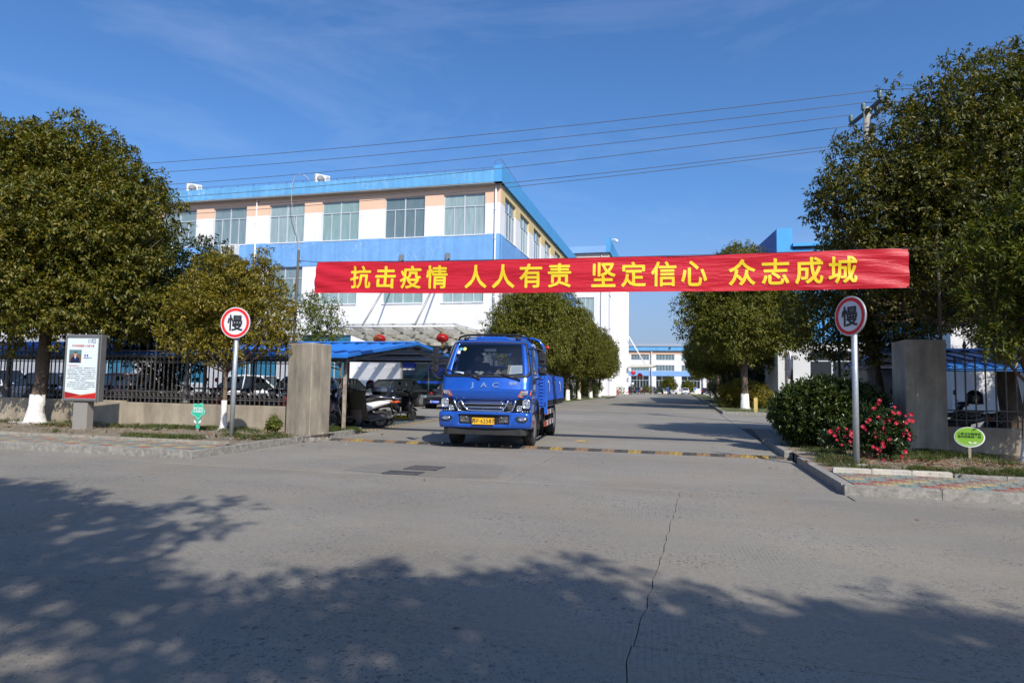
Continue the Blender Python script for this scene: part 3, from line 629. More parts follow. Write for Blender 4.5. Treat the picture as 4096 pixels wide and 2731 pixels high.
# ---------------------------------------------------------------- main building, left
B = thing('office_building', 'three-storey blue and white factory office building left of the drive with peach band', 'building', (0, 0, 0))
YF, XS, T = 38.0, -10.78, .35
fw3 = [(-14.48, -11.76), (-18.49, -15.74), (-23.01, -20.32), (-26.98, -24.31), (-31.40, -28.76), (-35.6, -32.80), (-40.2, -37.5), (-44.8, -42.1), (-49.4, -46.7)]
sw3 = [(39.1, 41.8), (43.1, 45.8), (47.3, 50.0), (51.4, 54.0), (55.7, 58.4), (59.8, 62.5), (63.9, 66.6)]
XL, YB = -54.0, 68.0
z_s2, z_b0, z_b1, z_w3, z_p0, z_f0, z_f1 = 6.29, 8.85, 10.49, 13.1, 12.42, 13.59, 14.35
# storey walls: spandrels and bands as long pieces, piers between windows
wb = []; bb = []; ob = []; yb_ = []
def pier_row(face, base, wins, u0, u1, z0, z1, out):
    e = [u0] + [q for w in sorted(wins) for q in w] + [u1]
    for i in range(0, len(e), 2):
        if e[i + 1] - e[i] > .01: out.append(F(face, base, e[i], e[i + 1], -T, 0, z0, z1))
pier_row('S', YF, fw3, XL, XS, z_b1, z_p0, wb); pier_row('S', YF, fw3, XL, XS, z_p0, z_w3, ob)
ob.append(F('S', YF, XL, XS, -T, 0, z_w3, z_f0))
bb.append(F('S', YF, XL, XS, -T, .03, z_b0, z_b1))
pier_row('S', YF, fw3, XL, XS, z_s2, z_b0, wb)
# ground floor with the glazed entrance and cyan windows
wb += [F('S', YF, XL, -20.6, -T, 0, 4.32, z_s2), F('S', YF, -20.6, XS, -T, 0, 3.62, z_s2), F('S', YF, -20.6, -17.1, -T, 0, 0, 3.62), F('S', YF, -11.9, XS, -T, 0, 0, 3.62)]
gw = [(-24.1, -20.6), (-29.6, -26.0), (-35.2, -31.6), (-41, -37.5)]
gwb = []; pier_row('S', YF, gw, XL, -20.6, 1.0, 4.32, gwb); gwb.append(F('S', YF, XL, -20.6, -T, 0, 0, 1.0))
pier_row('E', XS, sw3, YF + T, YB, z_b1, z_p0, wb); pier_row('E', XS, sw3, YF + T, YB, z_p0, z_w3, yb_)
yb_.append(F('E', XS, YF + T, YB, -T, 0, z_w3, z_f0)); bb2 = [F('E', XS, YF + T, YB, -T, .03, z_b0, z_b1)]
pier_row('E', XS, sw3, YF + T, YB, z_s2, z_b0, wb); wb.append(F('E', XS, YF + T, YB, -T, 0, 5.0, z_s2))
pier_row('E', XS, sw3, YF + T, YB, 1.6, 5.0, wb); wb.append(F('E', XS, YF + T, YB, -T, 0, 0, 1.6))
walls(B, 'wall', M_BW, wb + [(XL, XS - T - .01, YB - T, YB, 0, z_f0)]); walls(B, 'shade_grey_base_wall', mat('shade_grey_boards', (.40, .41, .43), .7, var=.08, vs=1), gwb); walls(B, 'blue_band', M_BB, bb + bb2); walls(B, 'peach_band', M_OR, ob); walls(B, 'ochre_band', M_YE, yb_)  # base wall: greyish boards, colour darkened to stand in for shed and tree shade
# floors close the inside; overhanging fascia
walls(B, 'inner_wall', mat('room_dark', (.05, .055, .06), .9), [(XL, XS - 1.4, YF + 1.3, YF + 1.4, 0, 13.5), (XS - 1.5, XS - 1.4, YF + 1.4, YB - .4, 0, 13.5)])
b = MB(); o_ = .45
b.box(XL, XS + .16, YF - o_, YF + T, z_f0, z_f1)
b.obj('fascia', M_BB2, B)
b = MB(); b.add([(XS - .3, YF - o_ - .02, z_f0), (XS + .18, YF - o_ - .02, z_f0), (XS + .18, YF - o_ - .02, 14.62), (XS - .3, YF - o_ - .02, 14.62), (XS - .3, YB, z_f0), (XS + .18, YB, z_f0), (XS + .18, YB, 14.62), (XS - .3, YB, 14.62)], [(0, 1, 2, 3), (5, 4, 7, 6), (1, 5, 6, 2), (3, 2, 6, 7), (0, 3, 7, 4), (0, 4, 5, 1)])
b.obj('gable_parapet', mat('blue_gable', (0.08, 0.33, 0.64), .75, var=.08, vs=.8), B)
walls(B, 'soffit', M_SOFF, [(XL, XS - .302, YF - o_ + .02, YF - .002, z_f0 - .05, z_f0 - .002)])
walls(B, 'roof', M_SOFF, [(XL, XS - .302, YF + T + .002, YB, z_f0 + .1, z_f0 + .3)])
rw = random.Random(11)
for i, (a, c) in enumerate(fw3): window(B, 'S', YF, a, c, z_b1, z_w3, 2, 4, .30, [PANE[0], PANE[3], PANE[2], PANE[0], PANE[1], PANE[1], PANE[1], PANE[0], PANE[1]][i], rr=rw)
for i, (a, c) in enumerate(fw3): window(B, 'S', YF, a, c, z_s2, z_b0, 2, 4, .30, [PANE[0], PANE[2], PANE[0], PANE[1], PANE[4], PANE[1], PANE[1], PANE[0], PANE[1]][i], rr=rw)
for (a, c) in gw: window(B, 'S', YF, a, c, 1.0, 4.32, 3, 3, .25, PCY, rr=rw)
for i, (a, c) in enumerate(sw3):
    window(B, 'E', XS, a, c, z_b1, z_w3, 2, 4, .30, PANE[(1, 0, 1, 0, 1, 0, 1)[i]], rr=rw); window(B, 'E', XS, a, c, z_s2, z_b0, 2, 4, .30, PANE[1], rr=rw); window(B, 'E', XS, a, c, 1.6, 5.0, 2, 4, .30, PANE[3], rr=rw)
# pale reveals at window sides and thin sills
b = MB()
for zz in (z_b1, z_s2):
    for (a, c) in fw3: b.box(*F('S', YF, a - .03, c + .03, -.14, .06, zz - .05, zz - .002))
    for (a, c) in sw3: b.box(*F('E', XS, a - .03, c + .03, -.14, .06, zz - .05, zz - .002))
b.obj('window_sill', M_BW, B, fix=False)['kind'] = 'stuff'
for x in (-11.05, -29.9 + .0, -22.0 - 16): pipe(B, 'S', YF, x if x != -29.9 else -27.9, 3.7 if x > -12 else 0, z_f0 - .06)
pipe(B, 'E', XS, 38.7, 0, 8.3, .1, .03, M_BLACK)
# drooping grey hose from the roof
b = MB().tube([(-23.75, YF - .3, 14.35), (-23.9, YF - .45, 14.66), (-24.15, YF - .55, 14.86), (-24.45, YF - .62, 14.9), (-24.7, YF - .64, 14.75), (-24.85, YF - .64, 14.4), (-24.93, YF - .62, 13.8), (-24.95, YF - .58, 13.2), (-24.92, YF - .48, 12.6), (-24.82, YF - .38, 12.0), (-24.66, YF - .3, 11.4), (-24.55, YF - .22, 10.7), (-24.52, YF - .15, 9.8), (-24.45, YF - .15, 9.35), (-24.3, YF - .15, 9.2)], .021, 8)
b.obj('hose', mat('hose_pale', (.45, .44, .42), .6), B)
# lightning rod rail on the parapet
b = MB().tube([(XL, YF - .3, z_f1 + .17), (XS - .4, YF - .3, z_f1 + .19)], .012, 5)
for i in range(34): b.box(XL + 1.25 * i + .9, XL + 1.25 * i + .93, YF - .31, YF - .29, z_f1, z_f1 + .18)
b.tube([(XS - .3, YF - .3, 14.62), (XS - .3, YF - .3, 14.95), (XS + .05, YF - .2, 15.05), (XS + .1, YF + 5, 14.72)], .012, 5)
b.obj('lightning_rail', M_IRON, B)
# entrance glazing
eg = MB().box(*F('S', YF, -17.1, -11.9, -.30, -.26, 0, 3.62)).obj('entrance_glass', mat('entrance_glass', (.012, .03, .035), .06, spec=.7), B)
b = MB()
for u in (-17.08, -15.3, -13.5, -11.96): b.box(*F('S', YF, u, u + .06, -.26, -.2, 0, 3.62))
b.box(*F('S', YF, -17.1, -11.9, -.256, -.2, 2.5, 2.56)); b.obj('entrance_frame', M_GREY, B, fix=False)
MB().box(*F('S', YF, -17.0, -11.98, -.257, -.25, 1.28, 1.42)).obj('blue_strip', M_BLUEP, eg)
NV = mat('navy_letters', (.01, .03, .30), .5)
text('sign_characters', '中天科技', .62, NV, eg, (-14.1, YF + .2, 2.12), bold=.02)
text('sign_letters', 'ZHONGTIAN', .26, NV, eg, (-14.0, YF + .2, 1.78), bold=.015, spacing=1.25)
MB().box(-17.0, -16.2, YF + .19, YF + .2, 2.25, 2.6).obj('notice', NV, eg); MB().box(-17.0, -16.2, YF + .19, YF + .2, 2.1, 2.2).obj('notice_strip', M_PW, eg)

# entrance canopy, fixed to the building
def canopy_things():
    cb = mat('cream_steel', (.62, .60, .52), .6, var=.2, vs=3)
    t = bpy.data.objects.new('entrance_canopy', None); COL.objects.link(t); t.parent = B
    xs_ = [-18.45 + i * (7.0 / 6) for i in range(7)]
    for x in xs_:
        b = MB(); b.prism([(32.0, 4.18), (32.0, 4.27), (38.0, 4.27), (38.0, 3.62), (37.6, 3.58)], x - .035, x + .035, 'x'); b.obj('canopy_beam', cb, t)
    MB().tube([(-18.6, 32.0, 4.24), (-11.4, 32.0, 4.24)], .06, 10).obj('front_rail', M_PIPE, t)
    for y, h in ((33.5, .3), (35.2, .4), (36.8, .5)): MB().box(-18.45, -11.45, y, y + .05, 4.26 - h, 4.26).obj('cross_beam', cb, t)
    gm = mat('canopy_glass', (.50, .58, .54), .08, spec=.5, alpha=.30)
    me = MB().box(0, 1.15, 0, 1.96, 0, .02).mesh('glass_panel', gm)
    for i in range(6):
        for j in range(3): put('glass_panel', me, t, (xs_[i] + .01, 31.95 + j * 2.0, 4.40))
    b = MB()
    for x in xs_:
        for y in (32.1, 34, 35.9): b.obox((x, y, 4.34), (.03, .03, .14)); b.obox((x, y, 4.38), (.26, .02, .02), rz=.6); b.obox((x, y, 4.38), (.26, .02, .02), rz=-.6)
    b.obj('glass_clamp', M_GREY, t)['kind'] = 'stuff'
    for x0, x1 in ((-17.3, -17.2), (-14.15, -14.1)): MB().tube([(x0, 33.2, 4.45), (x1, YF - .05, 9.15)], .055, 8).obj('tie_rod', M_GREY, t); MB().obox((x1, YF - .08, 9.2), (.3, .1, .35)).obj('tie_bracket', M_GREY, t)
canopy_things()
# air conditioners
def aircon(label, loc, rz):
    t = thing('air_conditioner', label, 'air conditioner', loc, rz)
    MB().box(-.45, .45, -.18, .18, 0, .62).obj('case', mat('ac_case', (.66, .66, .62), .5), t, bevel=.02)
    MB().lathe([(.24, -.01), (.24, .0), (.02, .01)], (-.12, -.185, .31), 20, 'y', 0, True, (1, -1, 1)).obj('fan_grille', mat('ac_grille', (.22, .22, .22), .6), t)
    b = MB()
    for i in range(9): b.box(.2, .4, -.188, -.182, .08 + i * .055, .10 + i * .055)
    b.obj('vent_slats', mat('ac_grille', (.2, .2, .2), .6), t)['kind'] = 'stuff'
    MB().box(-.4, -.34, -.16, .2, -.05, 0).box(.34, .4, -.16, .2, -.05, 0).obj('bracket', M_GREY, t)
    return t
a0 = aircon('white air conditioner with a round fan on the facade above the small tree', (-29.75, YF - .28, 9.72), 0)
a0.scale = (1.35, 1.2, 1.15)
a1 = aircon('white air conditioner on the roof edge, nearer the middle of the parapet', (-23.3, YF + .3, 14.36), R(50)); a1.scale = (1.1, 1.1, 1.05)
a2 = copy_tree(a1, (-33.4, YF + .3, 14.36), R(50), 'white air conditioner on the roof edge at the left end by the tree')

def lantern(label, loc, s, txt=None, chain=.5):
    t = thing('red_lantern', label, 'lantern', loc); t.scale = (s, s, s); rs = mat('lantern_silk', (.62, .012, .015), .35, var=.12, vs=6); gd = mat('lantern_gold', (.60, .36, .06), .4, metal=.4)
    b = MB(); n = 24; prof = [(.62 * math.sin(math.pi * i / 12) ** .8 if 0 < i < 12 else .12, -.42 * math.cos(math.pi * i / 12)) for i in range(13)]
    for q in range(0, 1): b.lathe(prof, (0, 0, 0), n)
    b.obj('lantern_body', rs, t)
    MB().lathe([(.18, .38), (.18, .50), (.14, .52)], (0, 0, 0), 12).obj('top_cap', gd, t); MB().lathe([(.18, -.50), (.18, -.38)], (0, 0, 0), 12).obj('bottom_cap', gd, t)
    MB().lathe([(.10, -.5), (.13, -.62), (.07, -1.0)], (.02, 0, 0), 8).obj('tassel', gd, t); MB().tube([(0, 0, .5), (0, 0, .5 + chain / s)], .02, 5).obj('cord', gd, t)
    if txt: text('characters', txt, .42, gd, t, (0, -.60, .02), bold=.02)
    return t
lantern('red lantern with gold characters under the left half of the canopy', (-16.1, 32.9, 3.66), .55, '吉祥')
lantern('plain red lantern under the canopy just left of the truck', (-12.42, 32.9, 3.70), .55)

# ---------------------------------------------------------------- second building behind it
B2 = thing('tower_block', 'tall white block with blue roof edge behind the trees, fins down its side', 'building', (0, 0, 0))
X2, Y2, Y2B, H2 = -10.8, 99.0, 137.0, 21.75
f2 = [(-15.6, -13.0), (-21.2, -18.6)]
wb = [F('S', Y2, -26, X2, -T, 0, 0, 1.2)]
zz = [1.2, 5.0, 6.5, 9.6, 11.6, 14.9, 17.2, 20.4]
for i in range(0, 8, 2):
    pier_row('S', Y2, f2, -26, X2, zz[i], zz[i + 1], wb)
    if i < 6: wb.append(F('S', Y2, -26, X2, -T, 0, zz[i + 1], zz[i + 2]))
wb2 = [F('E', X2, Y2 + T, Y2B, -T, 0, 0, 20.4), (-26, X2 - T, Y2B - .3, Y2B, 0, 20.4)]
walls(B2, 'wall', M_BW, wb + wb2); walls(B2, 'peach_band', mat('pale_peach', (.78, .60, .52), .8), [F('S', Y2, -26, X2, -T, .02, 20.4, 21.7)]); walls(B2, 'ochre_band', M_YE, [F('E', X2, Y2 + T, Y2B, -T, .02, 20.4, 21.7)])
walls(B2, 'fascia', M_BB3, [(-26, X2 - .4, Y2 - .5, Y2 + .3, 21.7, 22.7)]); walls(B2, 'gable_parapet', mat('blue_gable', (0.08, 0.33, 0.64), .75), [(X2 - .39, X2 + .25, Y2 - .5, Y2B, 21.7, 23.9)])
for i in range(0, 8, 2):
    for (a, c) in f2: window(B2, 'S', Y2, a, c, zz[i], zz[i + 1], 0, 4 if i < 6 else 2, pm=PANE[0] if i else PANE[3], fw=.09, rr=rw)
for k in range(7): MB().box(X2 + .002, X2 + .42, Y2 + 3.2 + k * 5.0, Y2 + 3.5 + k * 5.0, 0, 20.4).obj('fin', M_BW, B2)
for k in range(1, 4): MB().box(X2 + .001, X2 + .06, Y2 + .4, Y2B, k * 5.1, k * 5.1 + .12).obj('string_course', mat('joint_grey', (.6, .6, .6), .8), B2)
for k in range(1, 7): 
    for q in range(3): MB().box(X2 + .001, X2 + .05, Y2 + 4.3 + (k - 1) * 5, Y2 + 7.3 + (k - 1) * 5, 2 + q * 5.1, 5.4 + q * 5.1).obj('side_panel', mat('side_panel', (.62, .64, .67), .6), B2)
pipe(B2, 'S', Y2, -11.9, 0, 21.6, .15, .06, mat('pipe_grey', (.5, .48, .46), .6)); b = MB().tube([(-18.8, 97.5, 15), (-18.8, 97.5, 23.6), (-19.8, 97.5, 24.2), (-22.0, 97.5, 23.6)], .16, 6); b.obj('flue', M_PIPE, B2)
b = MB().tube([(X2 + .2, Y2 + 2, 23.9), (X2 + .2, Y2 + 2, 24.2), (X2 + .9, Y2 + 2, 24.2)], .06, 6).ball((X2 + .95, Y2 + 2, 23.9), .28, 10); b.obj('dome_camera', M_PW, B2)
# far canopy with lanterns on the end of this block
t = bpy.data.objects.new('canopy', None); COL.objects.link(t); t.parent = B2
b = MB().prism([(X2 + .5, 5.75), (-5.3, 5.95), (-4.9, 5.75), (-5.6, 5.45), (X2 + .5, 5.35)], 131.0, 136.5, 'y'); b.obj('canopy_slab', mat('cream_steel', (.5, .48, .4), .6), t)
for y in (131.6, 135.9): MB().tube([(X2 + .2, y, 11.9), (-7.0, y, 5.7)], .065, 6).obj('tie_rod', M_PIPE, t)
lantern('far red lantern under the distant canopy, the higher of the pair', (-9.35, 131.0, 4.25), .82, None, 1.2)
lantern('far red lantern under the distant canopy, the lower right of the pair', (-8.2, 133.5, 3.85), .82, None, 1.6)

# ---------------------------------------------------------------- building closing the drive
B3 = thing('workshop_building', 'low white building with blue and peach bands closing the far end of the drive', 'building', (0, 0, 0))
Y3 = 181.0; U0, U1 = -34.0, 34.0; p3 = 6.65
wins = [(-13.53 + k * p3, -8.70 + k * p3) for k in range(-3, 7)]
zr_ = [1.35, 4.64, 5.94, 7.55, 8.87, 10.45]
wb = [F('S', Y3, U0, U1, -.4, 0, 0, 1.35), F('S', Y3, U0, U1, -.4, 0, 7.55, 8.87)]
for i in (0, 2, 4): pier_row('S', Y3, wins, U0, U1, zr_[i], zr_[i + 1], wb)
walls(B3, 'wall', M_BW, wb); walls(B3, 'blue_band', M_BB3, [F('S', Y3, U0, U1, -.4, .05, 4.64, 5.94)]); walls(B3, 'peach_band', M_OR, [F('S', Y3, U0, U1, -.4, .05, 10.45, 11.4)])
walls(B3, 'fascia', M_BB2, [F('S', Y3, U0, U1, -.4, .6, 11.4, 12.55)]); b = MB(); b.add([(U0, Y3 - .8, 12.6), (U1, Y3 - .8, 12.6), (U1, Y3 + 9, 13.9), (U0, Y3 + 9, 13.9), (U0, Y3 + 9, 0), (U1, Y3 + 9, 0)], [(0, 1, 2, 3), (3, 2, 5, 4)]); b.obj('roof', mat('grey_sheet', (.40, .41, .42), .5), B3)
for (a, c) in wins:
    window(B3, 'S', Y3, a, c, 8.87, 10.45, 0, 6, pm=PANE[3], fw=.1, rr=rw); window(B3, 'S', Y3, a, c, 5.94, 7.55, 0, 6, pm=PANE[3], fw=.1, rr=rw); window(B3, 'S', Y3, a, c, 1.35, 4.64, 3, 6, .36, pm=PANE[4], fw=.1, rr=rw)
for x in (-8.05, -8.05 + 2 * p3, -8.05 - 2 * p3): pipe(B3, 'S', Y3, x, 0, 11.3, .3, .16, mat('pipe_grey', (.5, .48, .46), .6))
MB().box(-3.4, -3.0, Y3 - .9, Y3 - .7, 12.0, 12.3).obj('floodlight', M_BLACK, B3)

# ---------------------------------------------------------------- building on the right
B4 = thing('blue_hall', 'deep blue and white industrial hall right of the drive behind the trees', 'building', (0, 0, 0))
Y4, X4 = 48.0, 6.35
zt = lambda y: 12.4 + (y - Y4) * .11
b = MB(); ye = 74
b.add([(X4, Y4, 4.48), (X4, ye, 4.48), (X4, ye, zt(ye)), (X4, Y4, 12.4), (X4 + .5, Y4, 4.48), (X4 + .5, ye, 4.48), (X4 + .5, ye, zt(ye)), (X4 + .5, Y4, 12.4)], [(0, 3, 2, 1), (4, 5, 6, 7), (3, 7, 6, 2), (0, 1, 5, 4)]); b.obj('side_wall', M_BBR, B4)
M_BFR = mat('bright_blue_render', (0.07, 0.36, 0.74), .7, var=.07, vs=1)
walls(B4, 'blue_front', M_BFR, [F('S', Y4, X4 - .002, 7.35, -.5, .04, 4.48, 12.42)]); walls(B4, 'blue_wall', M_BFR, [F('S', Y4, 7.352, 15.2, -.5, 0, 4.48, 10.95)])
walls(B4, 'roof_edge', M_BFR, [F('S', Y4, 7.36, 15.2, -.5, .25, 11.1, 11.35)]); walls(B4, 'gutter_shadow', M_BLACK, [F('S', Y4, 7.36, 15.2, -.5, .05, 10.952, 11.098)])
wb = [F('W', X4, Y4 + .5, ye, -.5, 0, 0, 4.478), F('S', Y4, X4 + .0, 8.35, -.5, 0, 0, 4.478), F('S', Y4, 8.35, 15.2, -.5, 0, 3.95, 4.478), F('S', Y4, 14.2, 15.2, -.5, 0, 0, 3.95), F('S', Y4, 8.35, 14.2, -.5, 0, 0, .5)]
walls(B4, 'wall', mat('grey_white_render', (.66, .66, .66), .8, var=.08, vs=.8), wb)
window(B4, 'S', Y4, 8.35, 11.2, .5, 3.95, 2, 2, .2, PANE[4], fw=.07, rr=rw); window(B4, 'S', Y4, 11.25, 14.2, .5, 3.95, 2, 2, .2, PANE[4], fw=.07, rr=rw)
pipe(B4, 'S', Y4, 6.95, 0, 4.9, .12, .07, mat('pipe_grey', (.5, .48, .46), .6)); pipe(B4, 'S', Y4, 8.9 + .4, 4.0, 11.3, .12, .05, mat('pipe_grey', (.5, .48, .46), .6))
walls(B4, 'plinth', mat('plinth_grey', (.42, .42, .42), .8), [F('W', X4, Y4 + .5, ye, 0, .03, 0, 1.15)])
B5 = thing('white_workshop', 'white walled workshop with peach upper storey seen through the right-hand trees', 'building', (0, 0, 0))
Y5 = 44.0
w5 = [(18.3, 21.0), (23, 25.7), (27.6, 30.3), (32.3, 35)]
wb = [F('S', Y5, 15.4, 52, -.4, 0, 0, 5.5)]; ob = []
pier_row('S', Y5, w5, 15.4, 52, 6.9, 9.2, wb); wb.append(F('S', Y5, 15.4, 52, -.4, 0, 6.2, 6.9)); ob.append(F('S', Y5, 15.4, 52, -.4, .02, 9.2, 11.0))
walls(B5, 'wall', M_BW, wb); walls(B5, 'peach_band', mat('peach_orange', (.78, .47, .22), .8), ob); walls(B5, 'blue_band', M_BFR, [F('S', Y5, 15.4, 52, -.4, .06, 5.5, 6.2), F('S', Y5, 15.4, 52, -.4, .5, 11.0, 12.2)])
walls(B5, 'side_wall', M_BW, [(15.4, 15.8, Y5 + .4, 70, 0, 11)])
for (a, c) in w5: window(B5, 'S', Y5, a, c, 6.9, 9.2, 2, 4, .3, PANE[1], rr=rw)
# ================================================================ VEGETATION
def leaf_mat(name, c1, c2, c3, rough=.46, trans=.24):
    m = mat(name, c1, rough, spec=.38); N, K, p = nodes(m)
    g = N.new('ShaderNodeNewGeometry'); r = N.new('ShaderNodeValToRGB'); e = r.color_ramp.elements
    e[0].position = 0; e[0].color = (*c1, 1); e[1].position = 1.0; e[1].color = (*c3, 1); q = e.new(.62); q.color = (*c2, 1)
    K(g.outputs['Random Per Island'], r.inputs[0]); K(r.outputs[0], p.inputs['Base Color'])
    tr = N.new('ShaderNodeBsdfTranslucent'); mx_ = N.new('ShaderNodeMixShader'); mx_.inputs[0].default_value = trans
    hv = N.new('ShaderNodeHueSaturation'); hv.inputs['Value'].default_value = 1.5; hv.inputs['Saturation'].default_value = 1.15; K(r.outputs[0], hv.inputs['Color']); K(hv.outputs[0], tr.inputs['Color'])
    K(p.outputs[0], mx_.inputs[1]); K(tr.outputs[0], mx_.inputs[2]); K(mx_.outputs[0], N['Material Output'].inputs['Surface'])
    return m
LM_CAM = leaf_mat('leaf_camphor', (.055, .072, .008), (.12, .118, .012), (.24, .175, .022))
LM_OSM = leaf_mat('leaf_osmanthus', (.105, .110, .012), (.21, .175, .018), (.34, .235, .03))
LM_ROW = leaf_mat('leaf_row', (.062, .082, .010), (.125, .128, .014), (.22, .19, .025))
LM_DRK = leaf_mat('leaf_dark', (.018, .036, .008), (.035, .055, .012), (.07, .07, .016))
LM_BUSH = leaf_mat('leaf_bush', (.030, .052, .010), (.048, .07, .012), (.08, .09, .02), .28, .12)
LM_CML = leaf_mat('leaf_camellia', (.020, .045, .012), (.030, .055, .014), (.05, .06, .015), .22, .1)
LM_ORG = leaf_mat('leaf_big_right', (.042, .055, .010), (.095, .10, .014), (.20, .155, .022))
LM_RED = leaf_mat('leaf_light', (.08, .12, .020), (.13, .155, .025), (.20, .18, .035))

def leaves_mesh(name, m, lobes, dens, L=.105, W=.45, k=7, sub=(.32, .6), droop=.5, seed=1, inner=.25, shell=.16, rad_=(.55, 1.10)):
    """lobes: (x,y,z,r[,zs]); many twig rosettes of k folded leaves spread over small sub-clumps on each lobe"""
    rg = np.random.default_rng(seed); P = []; O = []
    for lb in lobes:
        c = np.array(lb[:3]); r = lb[3]; zs = lb[4] if len(lb) > 4 else 1.0
        ns = max(5, int(4 * math.pi * r * r / (sub[0] + sub[1]) ** 2 * 4.2))
        d = rg.normal(size=(ns, 3)); d /= np.linalg.norm(d, axis=1)[:, None]; rad = r * rg.uniform(rad_[0], rad_[1], ns)
        sc_ = c + d * rad[:, None] * np.array([1, 1, zs]); sr = rg.uniform(sub[0], sub[1], ns) * min(1, r / 1.2)
        for i in range(ns):
            n = max(3, int(dens * sr[i] ** 2))
            e = rg.normal(size=(n, 3)) + d[i] * .7 + np.array([0, 0, .35]); e /= np.linalg.norm(e, axis=1)[:, None]
            P.append(sc_[i] + e * (sr[i] * rg.uniform(1 - shell * 2.6, 1.05, n))[:, None]); O.append(e)
        ni = int(inner * dens * r * r); e = rg.normal(size=(ni, 3)); e /= np.linalg.norm(e, axis=1)[:, None]
        P.append(c + e * (r * rg.uniform(.3, .85, ni))[:, None] * np.array([1, 1, zs])); O.append(e)
    P = np.concatenate(P); O = np.concatenate(O); n = len(P)
    # rosettes
    P = np.repeat(P, k, 0); O = np.repeat(O, k, 0); N_ = n * k
    d = rg.normal(size=(N_, 3)) * .75 + O * .65 + np.array([0, 0, -droop]); d /= np.linalg.norm(d, axis=1)[:, None]
    s_ = rg.normal(size=(N_, 3)); nrm = O * .6 + np.array([0, 0, .8]) + s_ * .45
    side = np.cross(d, nrm); side /= (np.linalg.norm(side, axis=1)[:, None] + 1e-6); up_ = np.cross(side, d)
    ln = (L * rg.uniform(.7, 1.25, N_))[:, None]; P = P + rg.normal(size=(N_, 3)) * L * .35
    a = P; t = P + d * ln - up_ * ln * .12; l = P + d * ln * .48 + side * ln * W * .5 + up_ * ln * .07; r_ = P + d * ln * .48 - side * ln * W * .5 + up_ * ln * .07
    V = np.stack([a, l, t, r_], 1).reshape(-1, 3)
    me = bpy.data.meshes.new(name); nv = len(V); me.vertices.add(nv); me.vertices.foreach_set('co', V.astype(np.float32).ravel())
    base = np.arange(N_) * 4; tri = np.stack([base, base + 1, base + 2, base, base + 2, base + 3], 1).ravel()
    nt_ = N_ * 2; me.loops.add(nt_ * 3); me.loops.foreach_set('vertex_index', tri.astype(np.int32)); me.polygons.add(nt_)
    me.polygons.foreach_set('loop_start', np.arange(nt_, dtype=np.int32) * 3); me.polygons.foreach_set('loop_total', np.full(nt_, 3, dtype=np.int32))
    me.materials.append(m); me.update(calc_edges=True); return me
def limbs(b, base, top, lobes, r0, rr, n=None, trunk_k=.55):
    """one trunk that forks into limbs that reach into the lobes"""
    base = Vector(base); top = Vector(top)
    mid = base.lerp(top, .5) + Vector((rr.uniform(-.06, .06), rr.uniform(-.06, .06), 0))
    b.tube([base - Vector((0, 0, .05)), base + Vector((0, 0, .08)), base.lerp(mid, .4), mid, top], [r0 * 1.75, r0 * 1.25, r0 * 1.02, r0 * .92, r0 * .8], 12)
    for lb in lobes[:n]:
        c = Vector(lb[:3]); r = lb[3]; s0 = top.lerp(base, rr.uniform(0, .15)); q = s0.lerp(c, .5) + Vector((rr.uniform(-.25, .25), rr.uniform(-.25, .25), -.12 * (c - s0).length))
        w = r0 * rr.uniform(.38, .6); b.tube([s0, s0.lerp(q, .5) , q, c], [w, w * .85, w * .65, w * .3], 7)
        for j in range(5):
            e = c + Vector((rr.gauss(0, 1), rr.gauss(0, 1), rr.gauss(0, .8))).normalized() * r * .8; s1 = q.lerp(c, rr.uniform(.2, .95)); k_ = s1.lerp(e, .5) + Vector((0, 0, -.08))
            b.tube([s1, k_, e], [w * .32, w * .2, w * .08], 5)
def tree(name, label, cat, base, fork, r0, lobes, m, dens, group=None, seed=3, lime=.75, **k):
    t = thing(name, label, cat, base, 0, group); bx, by, bz = base
    lo = [(l[0] - bx, l[1] - by, l[2] - bz, *l[3:]) for l in lobes]; fk = (fork[0] - bx, fork[1] - by, fork[2] - bz)
    b = MB(); rr_ = random.Random(seed); limbs(b, (0, 0, 0), fk, lo, r0, rr_); b.obj('trunk', M_BARK, t, fix=False)
    if lime:
        top = Vector(fk); f = lime / max(.1, top.length); pts = [Vector((0, 0, -.03)), Vector((0, 0, .05)), Vector((0, 0, .2)) + top * 0.02, top * f * .6, top * f]
        MB().tube(pts, [r0 * 1.95 + .06, r0 * 1.5, r0 * 1.22, r0 * 1.1, r0 * 1.07], 14).obj('whitewashed_base', M_LIME, t, fix=False)
    put('crown', leaves_mesh('crown', m, lo, dens, seed=seed, **k), t)
    return t
# --- big camphor tree at the left
tree('camphor_tree', 'big glossy camphor tree with whitewashed trunk left of the notice board', 'tree', (-15.05, 12.45, .12), (-14.95, 12.5, 2.5), .155,
     [(-14.7, 12.7, 5.1, 1.95), (-14.3, 12.6, 6.35, 1.0), (-13.2, 12.5, 4.8, 1.25), (-12.3, 12.4, 4.35, .75), (-13.4, 12.4, 3.5, 1.15), (-12.5, 12.4, 3.2, .65), (-15.0, 11.9, 3.7, 1.5), (-15.9, 12.3, 5.2, 1.8), (-13.6, 12.5, 5.7, .8), (-15.3, 12.6, 6.25, .85), (-13.5, 11.8, 2.75, .7), (-12.8, 13.0, 2.9, .9), (-14.4, 11.6, 2.9, .8)], LM_CAM, 118, seed=5, lime=.68, L=.098, k=8)
tree('camphor_tree', 'tall dark camphor tree at the left edge of the photo, behind the big one', 'tree', (-18.7, 13.9, .05), (-18.5, 13.9, 3.0), .17,
     [(-17.2, 13.6, 5.7, 1.6), (-17.3, 13.2, 7.25, .75), (-18.6, 13.9, 5.2, 2.2), (-17.0, 13.4, 3.9, 1.5), (-19.5, 13.9, 6.4, 1.4)], LM_CAM, 55, seed=8, lime=.7, L=.11)
